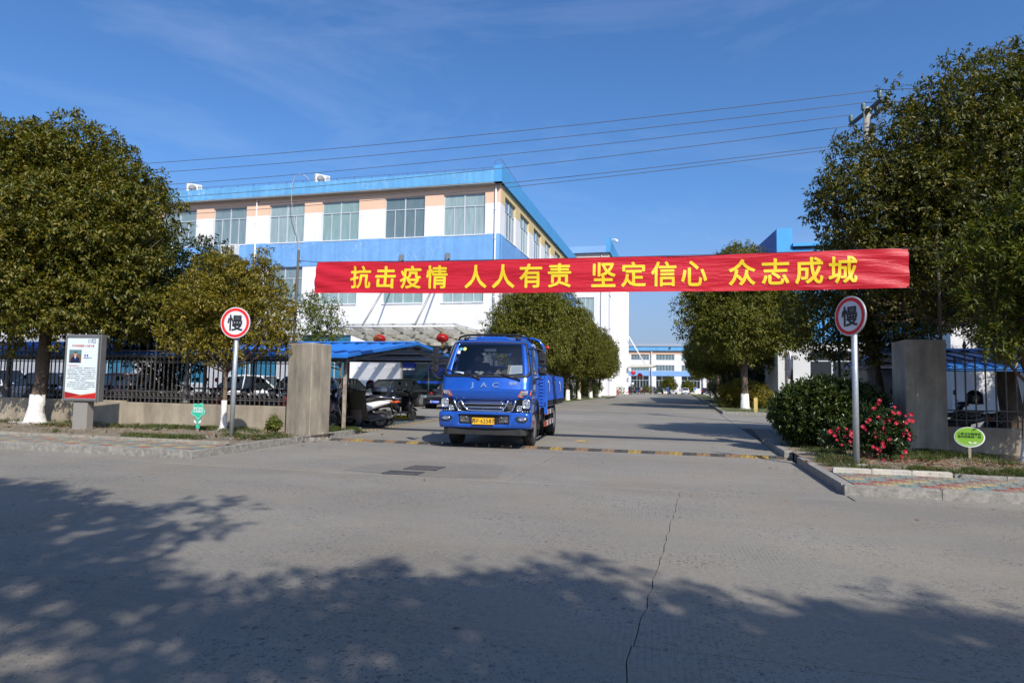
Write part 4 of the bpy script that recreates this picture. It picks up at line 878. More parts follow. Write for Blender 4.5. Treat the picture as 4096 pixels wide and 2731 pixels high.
tree('camphor_tree', 'shaded camphor tree behind the iron fence, right of the notice board', 'tree', (-14.4, 16.0, .0), (-14.4, 16.0, 2.3), .13,
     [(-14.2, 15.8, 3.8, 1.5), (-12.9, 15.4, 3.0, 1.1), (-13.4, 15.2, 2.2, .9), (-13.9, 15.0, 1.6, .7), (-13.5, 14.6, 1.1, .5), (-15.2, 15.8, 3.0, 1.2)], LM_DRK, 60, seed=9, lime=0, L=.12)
tree('osmanthus_tree', 'small golden-green osmanthus tree behind the left round sign', 'tree', (-9.98, 12.72, .12), (-10.02, 12.75, 1.55), .055,
     [(-9.95, 12.8, 3.1, .85), (-10.55, 12.8, 3.6, .52), (-10.25, 12.8, 3.95, .36), (-10.95, 12.7, 3.1, .6), (-9.2, 12.7, 3.3, .6), (-9.2, 12.8, 3.9, .32), (-8.95, 12.6, 2.7, .6), (-8.75, 12.5, 2.2, .45), (-8.55, 12.4, 2.55, .4), (-8.3, 12.3, 2.1, .3), (-10.3, 12.6, 2.35, .6), (-11.3, 12.7, 2.35, .5), (-9.6, 12.5, 1.98, .4), (-10.8, 12.6, 2.0, .38)], LM_OSM, 320, seed=12, lime=.65, L=.078, W=.36, k=8, sub=(.16, .34), droop=.25)
tree('young_tree', 'loose light green young tree behind the left pier, in front of the white wall', 'tree', (-13.4, 24.0, .0), (-13.4, 24.0, 2.0), .06,
     [(-13.9, 22.2, 3.5, .8), (-13.2, 22.2, 3.9, .6), (-13.7, 22.2, 4.3, .5), (-13.0, 22.2, 3.2, .7), (-14.2, 22.2, 2.7, .7), (-13.2, 22.2, 2.5, .6)], LM_RED, 62, seed=14, lime=0, L=.10, W=.4, k=6, sub=(.2, .4), inner=.5)
# --- right side
tree('camphor_tree', 'largest olive camphor tree leaning over the right gate pier and banner end', 'tree', (6.9, 16.2, .0), (6.5, 16.0, 3.0), .21,
     [(4.05, 15.4, 5.55, 1.08), (3.5, 15.2, 4.9, .75), (5.35, 15.5, 6.45, 1.15), (5.35, 15.5, 7.3, .6), (4.7, 15.0, 4.4, 1.25), (6.6, 15.6, 6.95, 1.4), (6.3, 14.8, 5.3, 1.5), (8.6, 15.6, 6.4, 1.9), (8.4, 15.0, 4.6, 1.6), (5.7, 15.0, 3.6, 1.0), (7.8, 16.0, 7.3, 1.1), (3.9, 15.0, 3.9, .8), (6.7, 15.8, 7.55, .45), (3.2, 15.2, 5.2, .45), (4.7, 15.4, 6.85, .42), (4.35, 15.4, 6.15, .6), (3.85, 15.3, 5.75, .45), (4.1, 14.6, 3.05, .6), (9.6, 14.2, 5.5, 1.8)], LM_ORG, 104, seed=21, lime=0, L=.09, k=8, inner=.12)
tree('camphor_tree', 'camphor tree by the concrete pole, its crown hanging behind the right round sign', 'tree', (5.2, 19.4, .0), (4.9, 19.2, 2.4), .12,
     [(4.6, 18.6, 4.0, 1.2), (3.6, 18.2, 3.2, .95), (5.4, 18.6, 3.3, 1.1), (4.3, 18.2, 2.4, .6), (6.4, 18.4, 4.6, 1.3)], LM_CAM, 90, seed=23, lime=0, L=.11)
tree('osmanthus_tree', 'bright green osmanthus tree at the right edge in front of the fence', 'tree', (5.42, 12.5, .12), (5.45, 12.4, 1.5), .06,
     [(5.7, 12.0, 3.0, .9), (5.1, 12.0, 3.6, .65), (4.6, 12.0, 3.2, .5), (5.9, 12.0, 4.1, .85), (5.3, 12.0, 4.2, .5), (4.75, 12.0, 2.55, .42), (5.2, 11.9, 2.15, .5), (4.75, 11.8, 1.95, .28), (6.6, 12.0, 3.2, 1.0), (6.2, 11.8, 2.2, .7)], leaf_mat('leaf_osmanthus_green', (.055, .080, .010), (.105, .125, .014), (.21, .19, .025)), 240, seed=25, lime=.7, L=.095, W=.32, k=8, sub=(.17, .36), droop=.15)
# trees across the street, behind the camera, whose shade lies on the road
tree('camphor_tree', 'camphor tree across the street shading the left foreground', 'tree', (-1.9, -3.6, .1), (-1.9, -3.6, 2.9), .17,
     [(-2.3, -1.95, 6.9, .85), (-1.1, -2.2, 7.0, .8), (-.1, -2.5, 7.0, .62), (.4, -2.0, 7.0, .62), (.55, -2.9, 7.0, .6), (1.1, -3.6, 6.9, .62), (1.8, -4.15, 6.9, .6), (.1, -3.5, 6.9, .7), (-1.3, -3.3, 6.8, 1.1), (-2.7, -3.0, 6.3, 1.1), (-.6, -4.2, 6.2, .9), (-1.8, -3.6, 5.0, 1.3), (-3.6, -2.9, 5.6, .9), (.2, -4.6, 5.2, .8), (-3.3, -2.2, 7.0, .7), (-2.0, -5.0, 5.4, 1.2)], LM_CAM, 75, seed=31, L=.15)
tree('camphor_tree', 'camphor tree across the street shading the right foreground', 'tree', (3.9, -3.9, .1), (3.9, -3.9, 2.6), .17,
     [(3.7, -3.8, 4.9, 1.8), (5.2, -3.8, 5.2, 1.6), (3.0, -3.3, 6.0, .95), (4.4, -3.0, 6.3, .95), (6.2, -3.6, 5.8, 1.3), (2.2, -4.2, 4.4, 1.1), (7.4, -4.6, 5.0, 1.6), (2.1, -4.6, 5.2, .9), (1.5, -5.3, 4.3, 1.1)], LM_CAM, 58, seed=33, L=.16)
# --- rows along the drive
rowL = [(0, 0, 4.9, 2.0), (1.2, -.4, 4.3, 1.5), (-1.3, .3, 4.2, 1.6), (.3, .9, 6.0, 1.35), (-.3, -.8, 5.9, 1.3), (.9, .8, 3.6, 1.3), (-.6, -1.2, 3.6, 1.2), (1.4, .6, 5.2, 1.1)]
crL = [leaves_mesh('crown', LM_ROW, rowL, 60, L=.14, k=6, seed=s_, sub=(.35, .65)) for s_ in (41, 42)]
rowR = [(0, 0, 6.2, 2.3), (1.7, -.6, 5.4, 1.9), (-1.9, .2, 5.2, 1.9), (.3, .9, 8.0, 1.8), (-.6, -.9, 7.4, 1.7), (1.3, .8, 7.0, 1.7), (-1.2, -1.4, 4.6, 1.5), (.9, -1.6, 4.4, 1.2), (-1.6, 1, 6.8, 1.5), (2.3, -1, 4.5, 1.1), (2.7, .2, 5.7, 1.3), (0, .4, 8.9, 1.0)]
crR = [leaves_mesh('crown', LM_ROW, rowR, 46, L=.155, k=6, seed=s_, sub=(.38, .75)) for s_ in (51, 52)]
def row_tree(loc, rz, s, mesh, r0, lobes, label, group, fork=2.4):
    t = thing('roadside_tree', label, 'tree', loc, rz, group); t.scale = (s, s, s)
    b = MB(); limbs(b, (0, 0, 0), (0, 0, fork), lobes, r0, random.Random(int(loc[1])), 6); b.obj('trunk', M_BARK, t, fix=False)
    MB().tube([(0, 0, -.03), (0, 0, .1), (0, 0, .9)], [r0 * 1.9, r0 * 1.35, r0 * 1.12], 12).obj('whitewashed_base', M_LIME, t, fix=False)
    put('crown', mesh, t); return t
GL, GR = 'trees along the left side of the drive', 'trees along the right side of the drive'
row_tree((-8.55, 36.8, 0), 1.2, .93, crL[1], .13, rowL, 'leafy tree before the office building corner, its trunk hidden behind the truck', GL)
for i, (x, y, s, l) in enumerate([(-9.25, 44.5, 1.08, 'nearest tree of the row along the left of the drive, just behind the truck bed'), (-9.12, 53.5, 1.0, 'second tree of the left row, thin pale trunk just right of the truck bed'), (-9.14, 59.8, .95, 'third tree of the left row, wide whitewashed foot right of the truck'),
                               (-9.3, 69, .98, 'fourth tree of the left row, tall straight trunk before the tower block'), (-9.6, 79, .98, 'fifth tree of the left row, white foot in front of the small round hedge'), (-12.0, 88, 1.0, 'last tree of the left row, forked dark trunk beside the round hedge')]):
    row_tree((x, y, .1), i * 1.9, s, crL[i % 2], .14 if i < 5 else .17, rowL, l, GL)
for i, (x, y, s, l) in enumerate([(3.64, 41.7, 1.0, 'nearest tree of the right row, with white foot beside a clipped round shrub'), (4.3, 51, .92, 'second tree of the right row, trunk dark behind the first'), (3.9, 60, .9, 'third tree of the right row, its crown in deep shade'), (4.0, 70, .9, 'fourth tree of the right row, white foot in the shade'),
                               (4.1, 82, .95, 'fifth tree of the right row, far dark crown'), (4.1, 95, .95, 'sixth tree of the right row, farther off in shade'), (4.3, 110, 1.0, 'seventh tree of the right row, near the parked cars'), (4.5, 126, 1.0, 'last tree of the right row at the far end of the drive')]):
    row_tree((x, y, .1), i * 2.3 + .4, s, crR[i % 2], .2, rowR, l, GR, 3.0)
# understory shrubs on the left strip and lower dark growth on the right
def shrub(name, label, loc, lobes, m, dens, cat='shrub', seed=2, group=None, stem=True, **k):
    t = thing(name, label, cat, loc, 0, group)
    if stem:
        b = MB(); rr_ = random.Random(seed)
        for i in range(7):
            lb = lobes[i % len(lobes)]; e = Vector(lb[:3]) + Vector((rr_.uniform(-.5, .5), rr_.uniform(-.5, .5), rr_.uniform(-.1, .5))) * lb[3]; b.tube([(rr_.uniform(-.06, .06), rr_.uniform(-.06, .06), -.03), Vector((e.x * .35, e.y * .35, e.z * .5)), e], [.028, .02, .008], 6)
        b.obj('stems', M_BARK, t, fix=False)
    put('foliage', leaves_mesh('foliage', m, lobes, dens, seed=seed, **k), t); return t
for i, (x, y, s, l) in enumerate([(-9.6, 56.5, 1.0, 'loose leafy shrub between the second and third trees of the left row'), (-9.9, 64, 1.1, 'leafy shrub behind the third tree of the left row'), (-9.8, 73, 1.0, 'low reddish shrub by the fourth tree of the left row'), (-10.2, 76.5, .9, 'low shrub just left of the fifth tree of the left row')]):
    t = shrub('shrub', l, (x, y, .1), [(0, 0, 1.3, .75), (.3, .2, .8, .6), (-.4, 0, .8, .6), (.1, 0, 1.9, .45)], LM_RED, 60, seed=60 + i, L=.13, k=5, inner=.5); t.scale = (s, s, s if i < 2 else .6)
shrub('round_hedge', 'clipped dome-shaped hedge at the end of the left row', (-13.2, 92, .1), [(0, 0, 1.35, 1.8, .72), (.9, 0, 1.1, 1.4, .7), (-.9, 0, 1.1, 1.4, .7)], LM_ROW, 45, cat='hedge', seed=66, L=.16, k=5, sub=(.2, .35), rad_=(.85, 1.0))
shrub('clipped_shrub', 'clipped round golden-green shrub around the foot of the nearest right-hand tree', (3.75, 43.4, .1), [(0, 0, .85, 1.15, .72), (.7, 0, .75, .95, .75), (-.75, 0, .75, .95, .75)], LM_OSM, 80, seed=67, L=.11, k=6, sub=(.15, .28), inner=.6, rad_=(.8, 1.0))
for i, (x, y) in enumerate([(5.4, 56), (5.2, 66), (5.6, 76), (5.2, 88), (5.4, 100)]):
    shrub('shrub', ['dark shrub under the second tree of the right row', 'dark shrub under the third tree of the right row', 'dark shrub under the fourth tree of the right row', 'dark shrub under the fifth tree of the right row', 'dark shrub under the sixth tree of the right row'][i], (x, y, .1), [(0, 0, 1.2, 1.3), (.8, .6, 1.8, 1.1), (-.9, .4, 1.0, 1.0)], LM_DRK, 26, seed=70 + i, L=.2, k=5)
shrub('round_bush', 'big dense round bush of dark glossy leaves left of the right round sign', (2.75, 14.2, .1), [(0, 0, .72, .82, .78), (.42, .05, .72, .70, .8), (-.36, 0, .66, .66, .85), (.1, -.15, .5, .74, .7), (-.45, -.1, .5, .48), (.62, -.1, .52, .50)], LM_BUSH, 250, cat='bush', seed=81, L=.085, W=.42, k=8, sub=(.09, .16), droop=.2, inner=.6, shell=.06, rad_=(.86, .97))
cam_t = shrub('camellia_bush', 'camellia bush with red flowers at the foot of the right round sign', (2.95, 12.0, .12), [(0, 0, .42, .32), (.22, .02, .55, .28), (-.35, .02, .32, .2), (.42, 0, .38, .26), (.02, .05, .68, .16), (-.6, 0, .32, .13), (.2, -.1, .25, .25)], LM_CML, 330, cat='bush', seed=83, L=.062, W=.5, k=7, sub=(.08, .17), droop=0, inner=.5)
M_PET = mat('camellia_petal', (.38, .012, .038), .5, var=.3, vs=40); M_PETC = mat('petal_centre', (.75, .10, .12), .5)
rf = random.Random(5)
b = MB()
for i in range(7):
    a = i * 2 * math.pi / 7; b.add([(0, 0, 0), (.030 * math.cos(a - .75), .030 * math.sin(a - .75), .010), (.046 * math.cos(a - .38), .046 * math.sin(a - .38), .02), (.048 * math.cos(a + .1), .048 * math.sin(a + .1), .024 + .01 * (i % 2)), (.044 * math.cos(a + .5), .044 * math.sin(a + .5), .018), (.030 * math.cos(a + .8), .030 * math.sin(a + .8), .012)], [(0, 1, 2), (0, 2, 3), (0, 3, 4), (0, 4, 5)])
    b.add([(0, 0, .008), (.02 * math.cos(a - .2), .02 * math.sin(a - .2), .03), (.024 * math.cos(a + .3), .024 * math.sin(a + .3), .042), (.016 * math.cos(a + .8), .016 * math.sin(a + .8), .03)], [(0, 1, 2, 3)], 1)
flm = b.mesh('flower', [M_PET, M_PETC])
fl_pos = [(.10, .93), (.06, .84), (.30, .80), (.42, .78), (.52, .74), (-.60, .44), (-.47, .50), (-.38, .48), (-.18, .42), (-.27, .37), (-.13, .54), (-.36, .36), (.14, .30), (.22, .62), (.3, .68), (.42, .56), (.50, .50), (.47, .42), (.26, .35), (.56, .35), (.0, .22), (.12, .16), (.5, .15), (.2, .52), (.36, .62), (-.02, .66), (.56, .66), (.34, .28), (.04, .46), (-.5, .3)]
fl_pos += [(x + rf.uniform(-.09, .09), z + rf.uniform(-.09, .09)) for x, z in fl_pos[::1]]
for (x, z) in fl_pos:
    o = put('flower', flm, cam_t, (x, -.24 + rf.uniform(-.08, .05) + abs(x) * .12, z * .97)); o.rotation_euler = (R(70 + rf.uniform(-25, 25)), rf.uniform(-.5, .5), rf.uniform(-.5, .5)); s_ = rf.uniform(.42, .85); o.scale = (s_, s_, s_)
shrub('small_plant', 'small leafy sapling by the low wall left of the left pier', (-8.55, 12.5, .13), [(0, 0, .2, .13), (.12, 0, .14, .1), (-.08, 0, .1, .1)], LM_RED, 420, cat='plant', seed=90, L=.06, k=5, sub=(.05, .1))
for x, y, h, l in ((-3.0, 158.5, 1.0, 'bushy young tree in front of the far building, between white car and dark car'), (1.4, 168, .72, 'lower young tree in front of the far building behind the right white car')):
    t = shrub('young_tree', l, (x, y, 0), [(0, 0, 2.6 * h, 1.15), (.7, 0, 2.1 * h, 1.0), (-.8, 0, 2.1 * h, 1.0), (0, 0, 3.4 * h, .7)], LM_ROW, 30, cat='tree', seed=int(x + 95), L=.28, k=5, sub=(.3, .6))
for i, (x, y, l) in enumerate([(-12.8, 176, 'small bush by the far parked cars at the left'), (-11.2, 112.5, 'reddish bush behind the red hydrant'), (-6.9, 143.5, 'low dark shrub on the stone-edged island in the far yard')]):
    t = shrub('shrub', l, (x, y, 0), [(0, 0, .9, 1.0), (1.0, 0, .7, .8), (-1.0, 0, .7, .8)], LM_ROW, 26, seed=100 + i, L=.2, k=4)
b = MB(); 
for i in range(9):
    a = i * 2 * math.pi / 9; b.obox((-7.4 + 1.6 * math.cos(a), 144 + 3.2 * math.sin(a), .15), (.9, .5, .3), rz=a + 1.57)
tag(b.obj('island_edging', M_KERB, None), 'rough stone edging around the shrub island in the far yard', 'stone edging')

# ---------------------------------------------------------------- grass, fallen leaves, pebbles: nobody could count them
M_GRASS = leaf_mat('grass', (.045, .075, .015), (.08, .11, .022), (.14, .13, .035), .6, .25)
def grass(name, spots, per, h, seed):
    rg = np.random.default_rng(seed); A = []
    for (x, y, rx, ry, z, dn) in spots:
        nt_ = max(5, int(26 * rx * ry / .1 * .35)); a = rg.uniform(0, 2 * np.pi, nt_); q = np.sqrt(rg.uniform(0, 1, nt_)); cx2 = x + np.cos(a) * q * rx * 1.1; cy2 = y + np.sin(a) * q * ry * 1.15; rad = rg.uniform(.03, .12, nt_)
        n = int(per * dn * rx * ry); k = rg.integers(0, nt_, n); A.append(np.stack([cx2[k] + rg.normal(0, 1, n) * rad[k], cy2[k] + rg.normal(0, 1, n) * rad[k] * .7, np.full(n, z - .01)], 1))
    P = np.concatenate(A); n = len(P); a = rg.uniform(0, 2 * np.pi, n); H = h * rg.uniform(.35, 1.35, n); w = .0028
    dx, dy = np.cos(a), np.sin(a); ln = rg.uniform(.3, 1.1, n) * H; sd2 = np.stack([-dy * w, dx * w, np.zeros(n)], 1)
    md = P + np.stack([dx * ln * .4, dy * ln * .4, H * .7], 1)
    V = np.stack([P + sd2, P - sd2, md - sd2 * .8, md + sd2 * .8, P + np.stack([dx * ln, dy * ln, H * .85], 1)], 1).reshape(-1, 3); i = np.arange(n) * 5
    F_ = np.stack([i, i + 1, i + 2, i, i + 2, i + 3, i + 3, i + 2, i + 4], 1).reshape(-1, 3)
    me = bpy.data.meshes.new(name); me.from_pydata(V.tolist(), [], F_.tolist()); me.materials.append(M_GRASS); o = put(name, me); o['kind'] = 'stuff'; o['label'] = name.replace('_', ' '); return o
grass('grass_tufts', [(-9.3, 10.35, .9, .2, .13, 1.3), (-8.0, 11.15, .55, .32, .13, 1.8), (-10.3, 12.6, 1.0, .25, .13, 1.3), (-11.7, 12.4, 1.0, .3, .13, .9), (-9.2, 12.2, .5, .2, .13, .8), (-13.6, 11.9, .5, .2, .13, .7), (-14.3, 12.8, .8, .15, .13, .5), (-12.2, 10.5, .3, .1, .13, .5), (-7.8, 13.9, .3, .7, .09, 2.2), (-8.4, 14.2, .5, .5, .09, 1.4), (-16.2, 12.2, .8, .3, .13, .4),
                      (2.3, 10.8, .25, .3, .13, 1.4), (3.0, 10.15, .8, .16, .13, 1.0), (4.2, 12.9, .9, .5, .14, 1.0), (3.5, 12.0, .5, .3, .14, .8), (3.9, 10.3, .7, .25, .13, 1.2), (5.2, 10.4, 1.0, .3, .13, 1.0), (4.8, 11.8, .5, .2, .14, .5), (6.5, 12.6, 1.0, .4, .13, .7), (2.4, 11.6, .3, .3, .13, .8), (2.6, 12.9, .5, .4, .12, .6)], 11000, .085, 3)
grass('lawn_grass', [(3.6, 35.6, 2.2, 1.1, .12, .35), (-9.4, 48, 1.1, 8, .10, .12), (-9.4, 62, 1.1, 9, .10, .10), (4.5, 44, 2.5, 6, .12, .08)], 900, .16, 4)
def litter(name, m, spots, seed, sz=.035):
    rg = np.random.default_rng(seed); A = []
    for (x, y, rx, ry, z, n) in spots: A.append(np.stack([rg.normal(x, rx, n), rg.normal(y, ry, n), np.full(n, z)], 1))
    P = np.concatenate(A); n = len(P); a = rg.uniform(0, 6.28, n); s_ = sz * rg.uniform(.5, 1.4, n); d = np.stack([np.cos(a), np.sin(a), rg.uniform(-.3, .5, n)], 1) * s_[:, None]; e = np.stack([-np.sin(a), np.cos(a), rg.uniform(-.3, .5, n)], 1) * s_[:, None] * .6
    P[:, 2] += .02; V = np.stack([P - d, P + e, P + d, P - e], 1).reshape(-1, 3); i = np.arange(n) * 4; F_ = np.stack([i, i + 1, i + 2, i, i + 2, i + 3], 1).reshape(-1, 3)
    me = bpy.data.meshes.new(name); me.from_pydata(V.tolist(), [], F_.tolist()); me.materials.append(m); o = put(name, me); o['kind'] = 'stuff'; o['label'] = name.replace('_', ' '); return o
LM_DEAD = leaf_mat('dead_leaf', (.10, .055, .025), (.19, .10, .04), (.30, .18, .08), .8, .1)
litter('fallen_leaves', LM_DEAD, [(-13.2, 11.8, .5, .2, .14, 160), (-9.0, 11.2, 1.2, .5, .14, 90), (-8.3, 10.9, .2, .15, .14, 90), (3.6, 11.0, 1.2, .5, .14, 320), (5.0, 11.5, 1.0, .6, .14, 300), (-12, 11.5, 3, .7, .14, 250)], 7)
litter('fallen_petals', M_PET, [(3.0, 11.4, .45, .25, .14, 120), (3.7, 11.3, .5, .3, .14, 30)], 8, .022)
litter('pebbles', mat('pebble', (.36, .31, .24), .9, var=.3, vs=30), [(-12, 11.2, 3.5, .75, .14, 2500), (-9, 11.4, 1.0, .8, .14, 1600), (5, 11.4, 1.5, .8, .14, 1500), (-15.0, 12.4, .35, .2, .14, 300)], 9, .014)
litter('lime_crumbs', M_LIME, [(-15.0, 12.3, .28, .14, .13, 500)], 10, .02)
litter('road_litter', LM_DEAD, [(-5, 7, 2.5, 2, -.014, 14), (1, 9, 3, 1.5, -.014, 10), (-7.1, 10.5, .15, 1.2, -.014, 14)], 11, .022)

for x, y, s_, l in ((17.5, 38.5, .85, 'tree before the white workshop wall, left of two seen over the right shed'), (23.0, 39.0, .9, 'tree before the white workshop wall, right of two seen over the right shed')):
    row_tree((x, y, 0), x, s_, crR[0], .2, rowR, l, None, 3.0)
# ================================================================ THE TRUCK  (local: x right in the photo, y to the rear, z up, front bumper at y=0)
M_TB = mat('truck_blue', (0.010, 0.098, 0.50), .22, spec=.5, coat=1.0); M_TB.node_tree.nodes['Principled BSDF'].inputs['Metallic'].default_value = .35
weather(M_TB, 0, 0, .14, (2.5, 2.5, 2.5))
M_TBD = mat('bed_blue', (0.015, 0.10, 0.50), .5, var=.15, vs=4)
M_GLS = bpy.data.materials.new('windscreen_glass'); M_GLS.use_nodes = True
N = M_GLS.node_tree.nodes; K = M_GLS.node_tree.links.new; N.remove(N['Principled BSDF'])
gt = N.new('ShaderNodeBsdfTransparent'); gt.inputs[0].default_value = (.60, .66, .70, 1); gg = N.new('ShaderNodeBsdfGlossy'); gg.inputs['Roughness'].default_value = .02; gg.inputs['Color'].default_value = (.9, .95, 1, 1)
gf = N.new('ShaderNodeFresnel'); gf.inputs[0].default_value = 1.5; gm_ = N.new('ShaderNodeMath'); gm_.operation = 'MULTIPLY_ADD'; gm_.inputs[1].default_value = 1.3; gm_.inputs[2].default_value = .02
gx = N.new('ShaderNodeMixShader'); K(gf.outputs[0], gm_.inputs[0]); K(gm_.outputs[0], gx.inputs[0]); K(gt.outputs[0], gx.inputs[1]); K(gg.outputs[0], gx.inputs[2]); K(gx.outputs[0], N['Material Output'].inputs[0])
M_SIDEG = mat('side_glass', (.10, .13, .15), .04, spec=.8)
TR = thing('truck', 'bright blue light cargo truck with drop-side bed driving out through the gate', 'truck', (-3.635, 11.90, 0.0), R(5.0))
def lerp_tab(tab, z):
    for (z0, *a), (z1, *b_) in zip(tab[:-1], tab[1:]):
        if z <= z1 + 1e-9:
            f = 0 if z1 == z0 else max(0, (z - z0) / (z1 - z0)); return [p + (q - p) * f for p, q in zip(a, b_)]
    return list(tab[-1][1:])
#        z     yfront  halfw  rc    yback
CAB = [(.66, .17, .855, .14, 1.62), (.92, .10, .872, .15, 1.62), (.925, .085, .875, .15, 1.62), (1.12, .045, .885, .16, 1.62), (1.15, .055, .885, .16, 1.62), (1.36, .115, .885, .17, 1.62), (1.5, .185, .872, .17, 1.61), (1.75, .315, .84, .17, 1.59), (2.0, .455, .80, .17, 1.56), (2.06, .505, .775, .17, 1.54), (2.12, .62, .72, .2, 1.50), (2.155, .84, .62, .25, 1.42)]
NF, NC, NS, NB = 20, 5, 8, 12
def ring(z, out=0.0):
    yf, hw, rc, yb = lerp_tab(CAB, z); yf -= out; hw += out; yb += out; bow = .07
    f = lambda x: yf + bow * (x / (hw - rc)) ** 2
    P = [(x, f(x), z) for x in [-(hw - rc) + 2 * (hw - rc) * i / NF for i in range(NF + 1)]]
    y0 = f(hw - rc)
    arc = [((hw - rc) + rc * math.sin(a), y0 + rc * (1 - math.cos(a))) for a in [math.pi / 2 * i / NC for i in range(1, NC + 1)]]
    side = [(hw, y0 + rc + (yb - .08 - y0 - rc) * i / NS) for i in range(1, NS + 1)]
    P += [(x, y, z) for x, y in arc] + [(x, y, z) for x, y in side]
    P += [(hw - .08 - 2 * (hw - .08) * i / NB, yb, z) for i in range(NB + 1)]
    P += [(-x, y, z) for x, y in side[::-1]] + [(-x, y, z) for x, y in arc[::-1]]
    return P
zs_ = [.66, .74, .83, .92, .925, 1.02, 1.12, 1.15, 1.25, 1.36, 1.40, 1.5, 1.6, 1.7, 1.8, 1.9, 1.97, 2.0, 2.03, 2.06, 2.09, 2.12, 2.155]
rings = [ring(z) for z in zs_]; nr = len(rings[0])
iF = list(range(0, NF)); iS = list(range(NF + NC, NF + NC + NS)); iB = list(range(NF + NC + NS + 1, NF + NC + NS + 1 + NB)); iS2 = list(range(NF + NC + NS + NB + 2 - 1, NF + NC + NS + NB + 1 + NS))
zi = lambda z: min(range(len(zs_)), key=lambda k: abs(zs_[k] - z))
skip = set()
for k in range(zi(1.40), zi(2.03)):
    for j in range(0, NF): skip.add((k, j))
for k in range(zi(1.40), zi(1.97)):
    for j in range(NF + NC + 1, NF + NC + 6): skip.add((k, j))                         # side window, driver side
    for j in range(nr - NC - 6, nr - NC - 1): skip.add((k, j))
for k in range(zi(1.6), zi(1.9)):
    for j in range(NF + NC + NS + 1 + 3, NF + NC + NS + 1 + 10): skip.add((k, j))       # rear window
b = MB(); vs = [p for r_ in rings for p in r_]; fs = []
for k in range(len(rings) - 1):
    for j in range(nr):
        if (k, j) in skip: continue
        fs.append((k * nr + j, k * nr + (j + 1) % nr, (k + 1) * nr + (j + 1) % nr, (k + 1) * nr + j))
b.add(vs, fs, 0, True); b.f.append(tuple((len(rings) - 1) * nr + j for j in range(nr))); b.m.append(0); b.sm.append(True)
cab = b.obj('cab', [M_TB, mat('cab_lining', (.05, .055, .06), .8)], TR); sm_ = cab.modifiers.new('shell', 'SOLIDIFY'); sm_.thickness = .03; sm_.offset = -1; sm_.material_offset = 1
# windscreen: curved sheet, with a black rubber surround with round corners
def on_cab(x, z, out=.0):
    yf, hw, rc, yb = lerp_tab(CAB, z); q = hw - rc
    if abs(x) <= q: return (x, yf + .07 * (x / q) ** 2 - out, z)
    s_ = min(1, (abs(x) - q) / rc); a = math.asin(s_); return (math.copysign(abs(x) + out * math.sin(a), x), yf + .07 + rc * (1 - math.cos(a)) - out * math.cos(a), z)
def rr_loop(z0, z1, w0, w1, r, n=8):
    pts = []
    def corner(cx, cz, a0):
        for i in range(n + 1): a = a0 + math.pi / 2 * i / n; pts.append((cx + r * math.cos(a), cz + r * math.sin(a)))
    corner(w0 - r, z0 + r, -math.pi / 2); 
    for i in range(1, 6): f = i / 6; pts.append((w0 + (w1 - w0) * f, z0 + r + (z1 - z0 - 2 * r) * f))
    corner(w1 - r, z1 - r, 0)
    for i in range(1, 20): pts.append(((w1 - r) * (1 - 2 * i / 20), z1))
    corner(-(w1 - r), z1 - r, math.pi / 2)
    for i in range(1, 6): f = 1 - i / 6; pts.append((-(w0 + (w1 - w0) * f), z0 + r + (z1 - z0 - 2 * r) * f))
    corner(-(w0 - r), z0 + r, math.pi)
    for i in range(1, 20): pts.append((-(w0 - r) * (1 - 2 * i / 20), z0))
    return pts
lo_ = rr_loop(1.365, 2.062, .855, .755, .10); li_ = rr_loop(1.410, 2.038, .815, .715, .085)
b = MB(); n_ = len(lo_)
vs = [on_cab(x, z, .004) for x, z in lo_] + [on_cab(x, z, .014) for x, z in [(a[0] * .97 + c[0] * .03, a[1] * .97 + c[1] * .03) for a, c in zip(lo_, li_)]] + [on_cab(x, z, .012) for x, z in li_] + [on_cab(x, z, -.03) for x, z in li_]
b.add(vs, [(k * n_ + i, k * n_ + (i + 1) % n_, (k + 1) * n_ + (i + 1) % n_, (k + 1) * n_ + i) for k in range(3) for i in range(n_)], 0, True)
b.obj('windscreen_surround', M_BLACK, TR, fix=False)
b = MB(); gx_ = [-.84 + 1.68 * i / 28 for i in range(29)]; gz = [1.38 + .67 * i / 10 for i in range(11)]
b.add([on_cab(x * (.955 if z > 1.7 else 1), z, -.012) for z in gz for x in gx_], [(j * 29 + i, j * 29 + i + 1, (j + 1) * 29 + i + 1, (j + 1) * 29 + i) for j in range(10) for i in range(28)], 0, True); b.obj('windscreen', M_GLS, TR, fix=False)
# side windows and doors
for sx in (1, -1):
    r0, r1 = ring(1.41, -.012), ring(1.96, -.012); idx = range(NF + NC + 1, NF + NC + 7)
    b = MB(); A = [r0[i] for i in idx]; Cc = [r1[i] for i in idx]; b.add([(sx * p[0], p[1], p[2]) for p in A + Cc], [(i, i + 1, 6 + i + 1, 6 + i) for i in range(5)]); b.obj('side_window', M_SIDEG if sx > 0 else M_GLS, TR, fix=False)
    b = MB(); dl = [(.33, 1.37), (.36, .80), (1.0, .80), (1.44, .98), (1.46, 1.95), (.62, 1.99)]
    pts = [(sx * (lerp_tab(CAB, z)[1] + .002), y, z) for y, z in dl]; b.tube(pts, .006, 4, closed=True); b.obj('door_seam', M_BLACK, TR, fix=False)
    MB().obox((sx * .893, 1.28, 1.25), (.025, .14, .035)).obj('door_handle', M_BLACK, TR, bevel=.006)
# panel seams on the nose
b = MB()
for sx in (1, -1): b.tube([on_cab(sx * .70, z, .0015) for z in (1.36, 1.3, 1.2, 1.13, 1.06, .95)], .004, 4)
b.tube([on_cab(-.72 + 1.44 * i / 20, .93, .001) for i in range(21)], .005, 4); b.obj('nose_seam', M_BLACK, TR, fix=False)
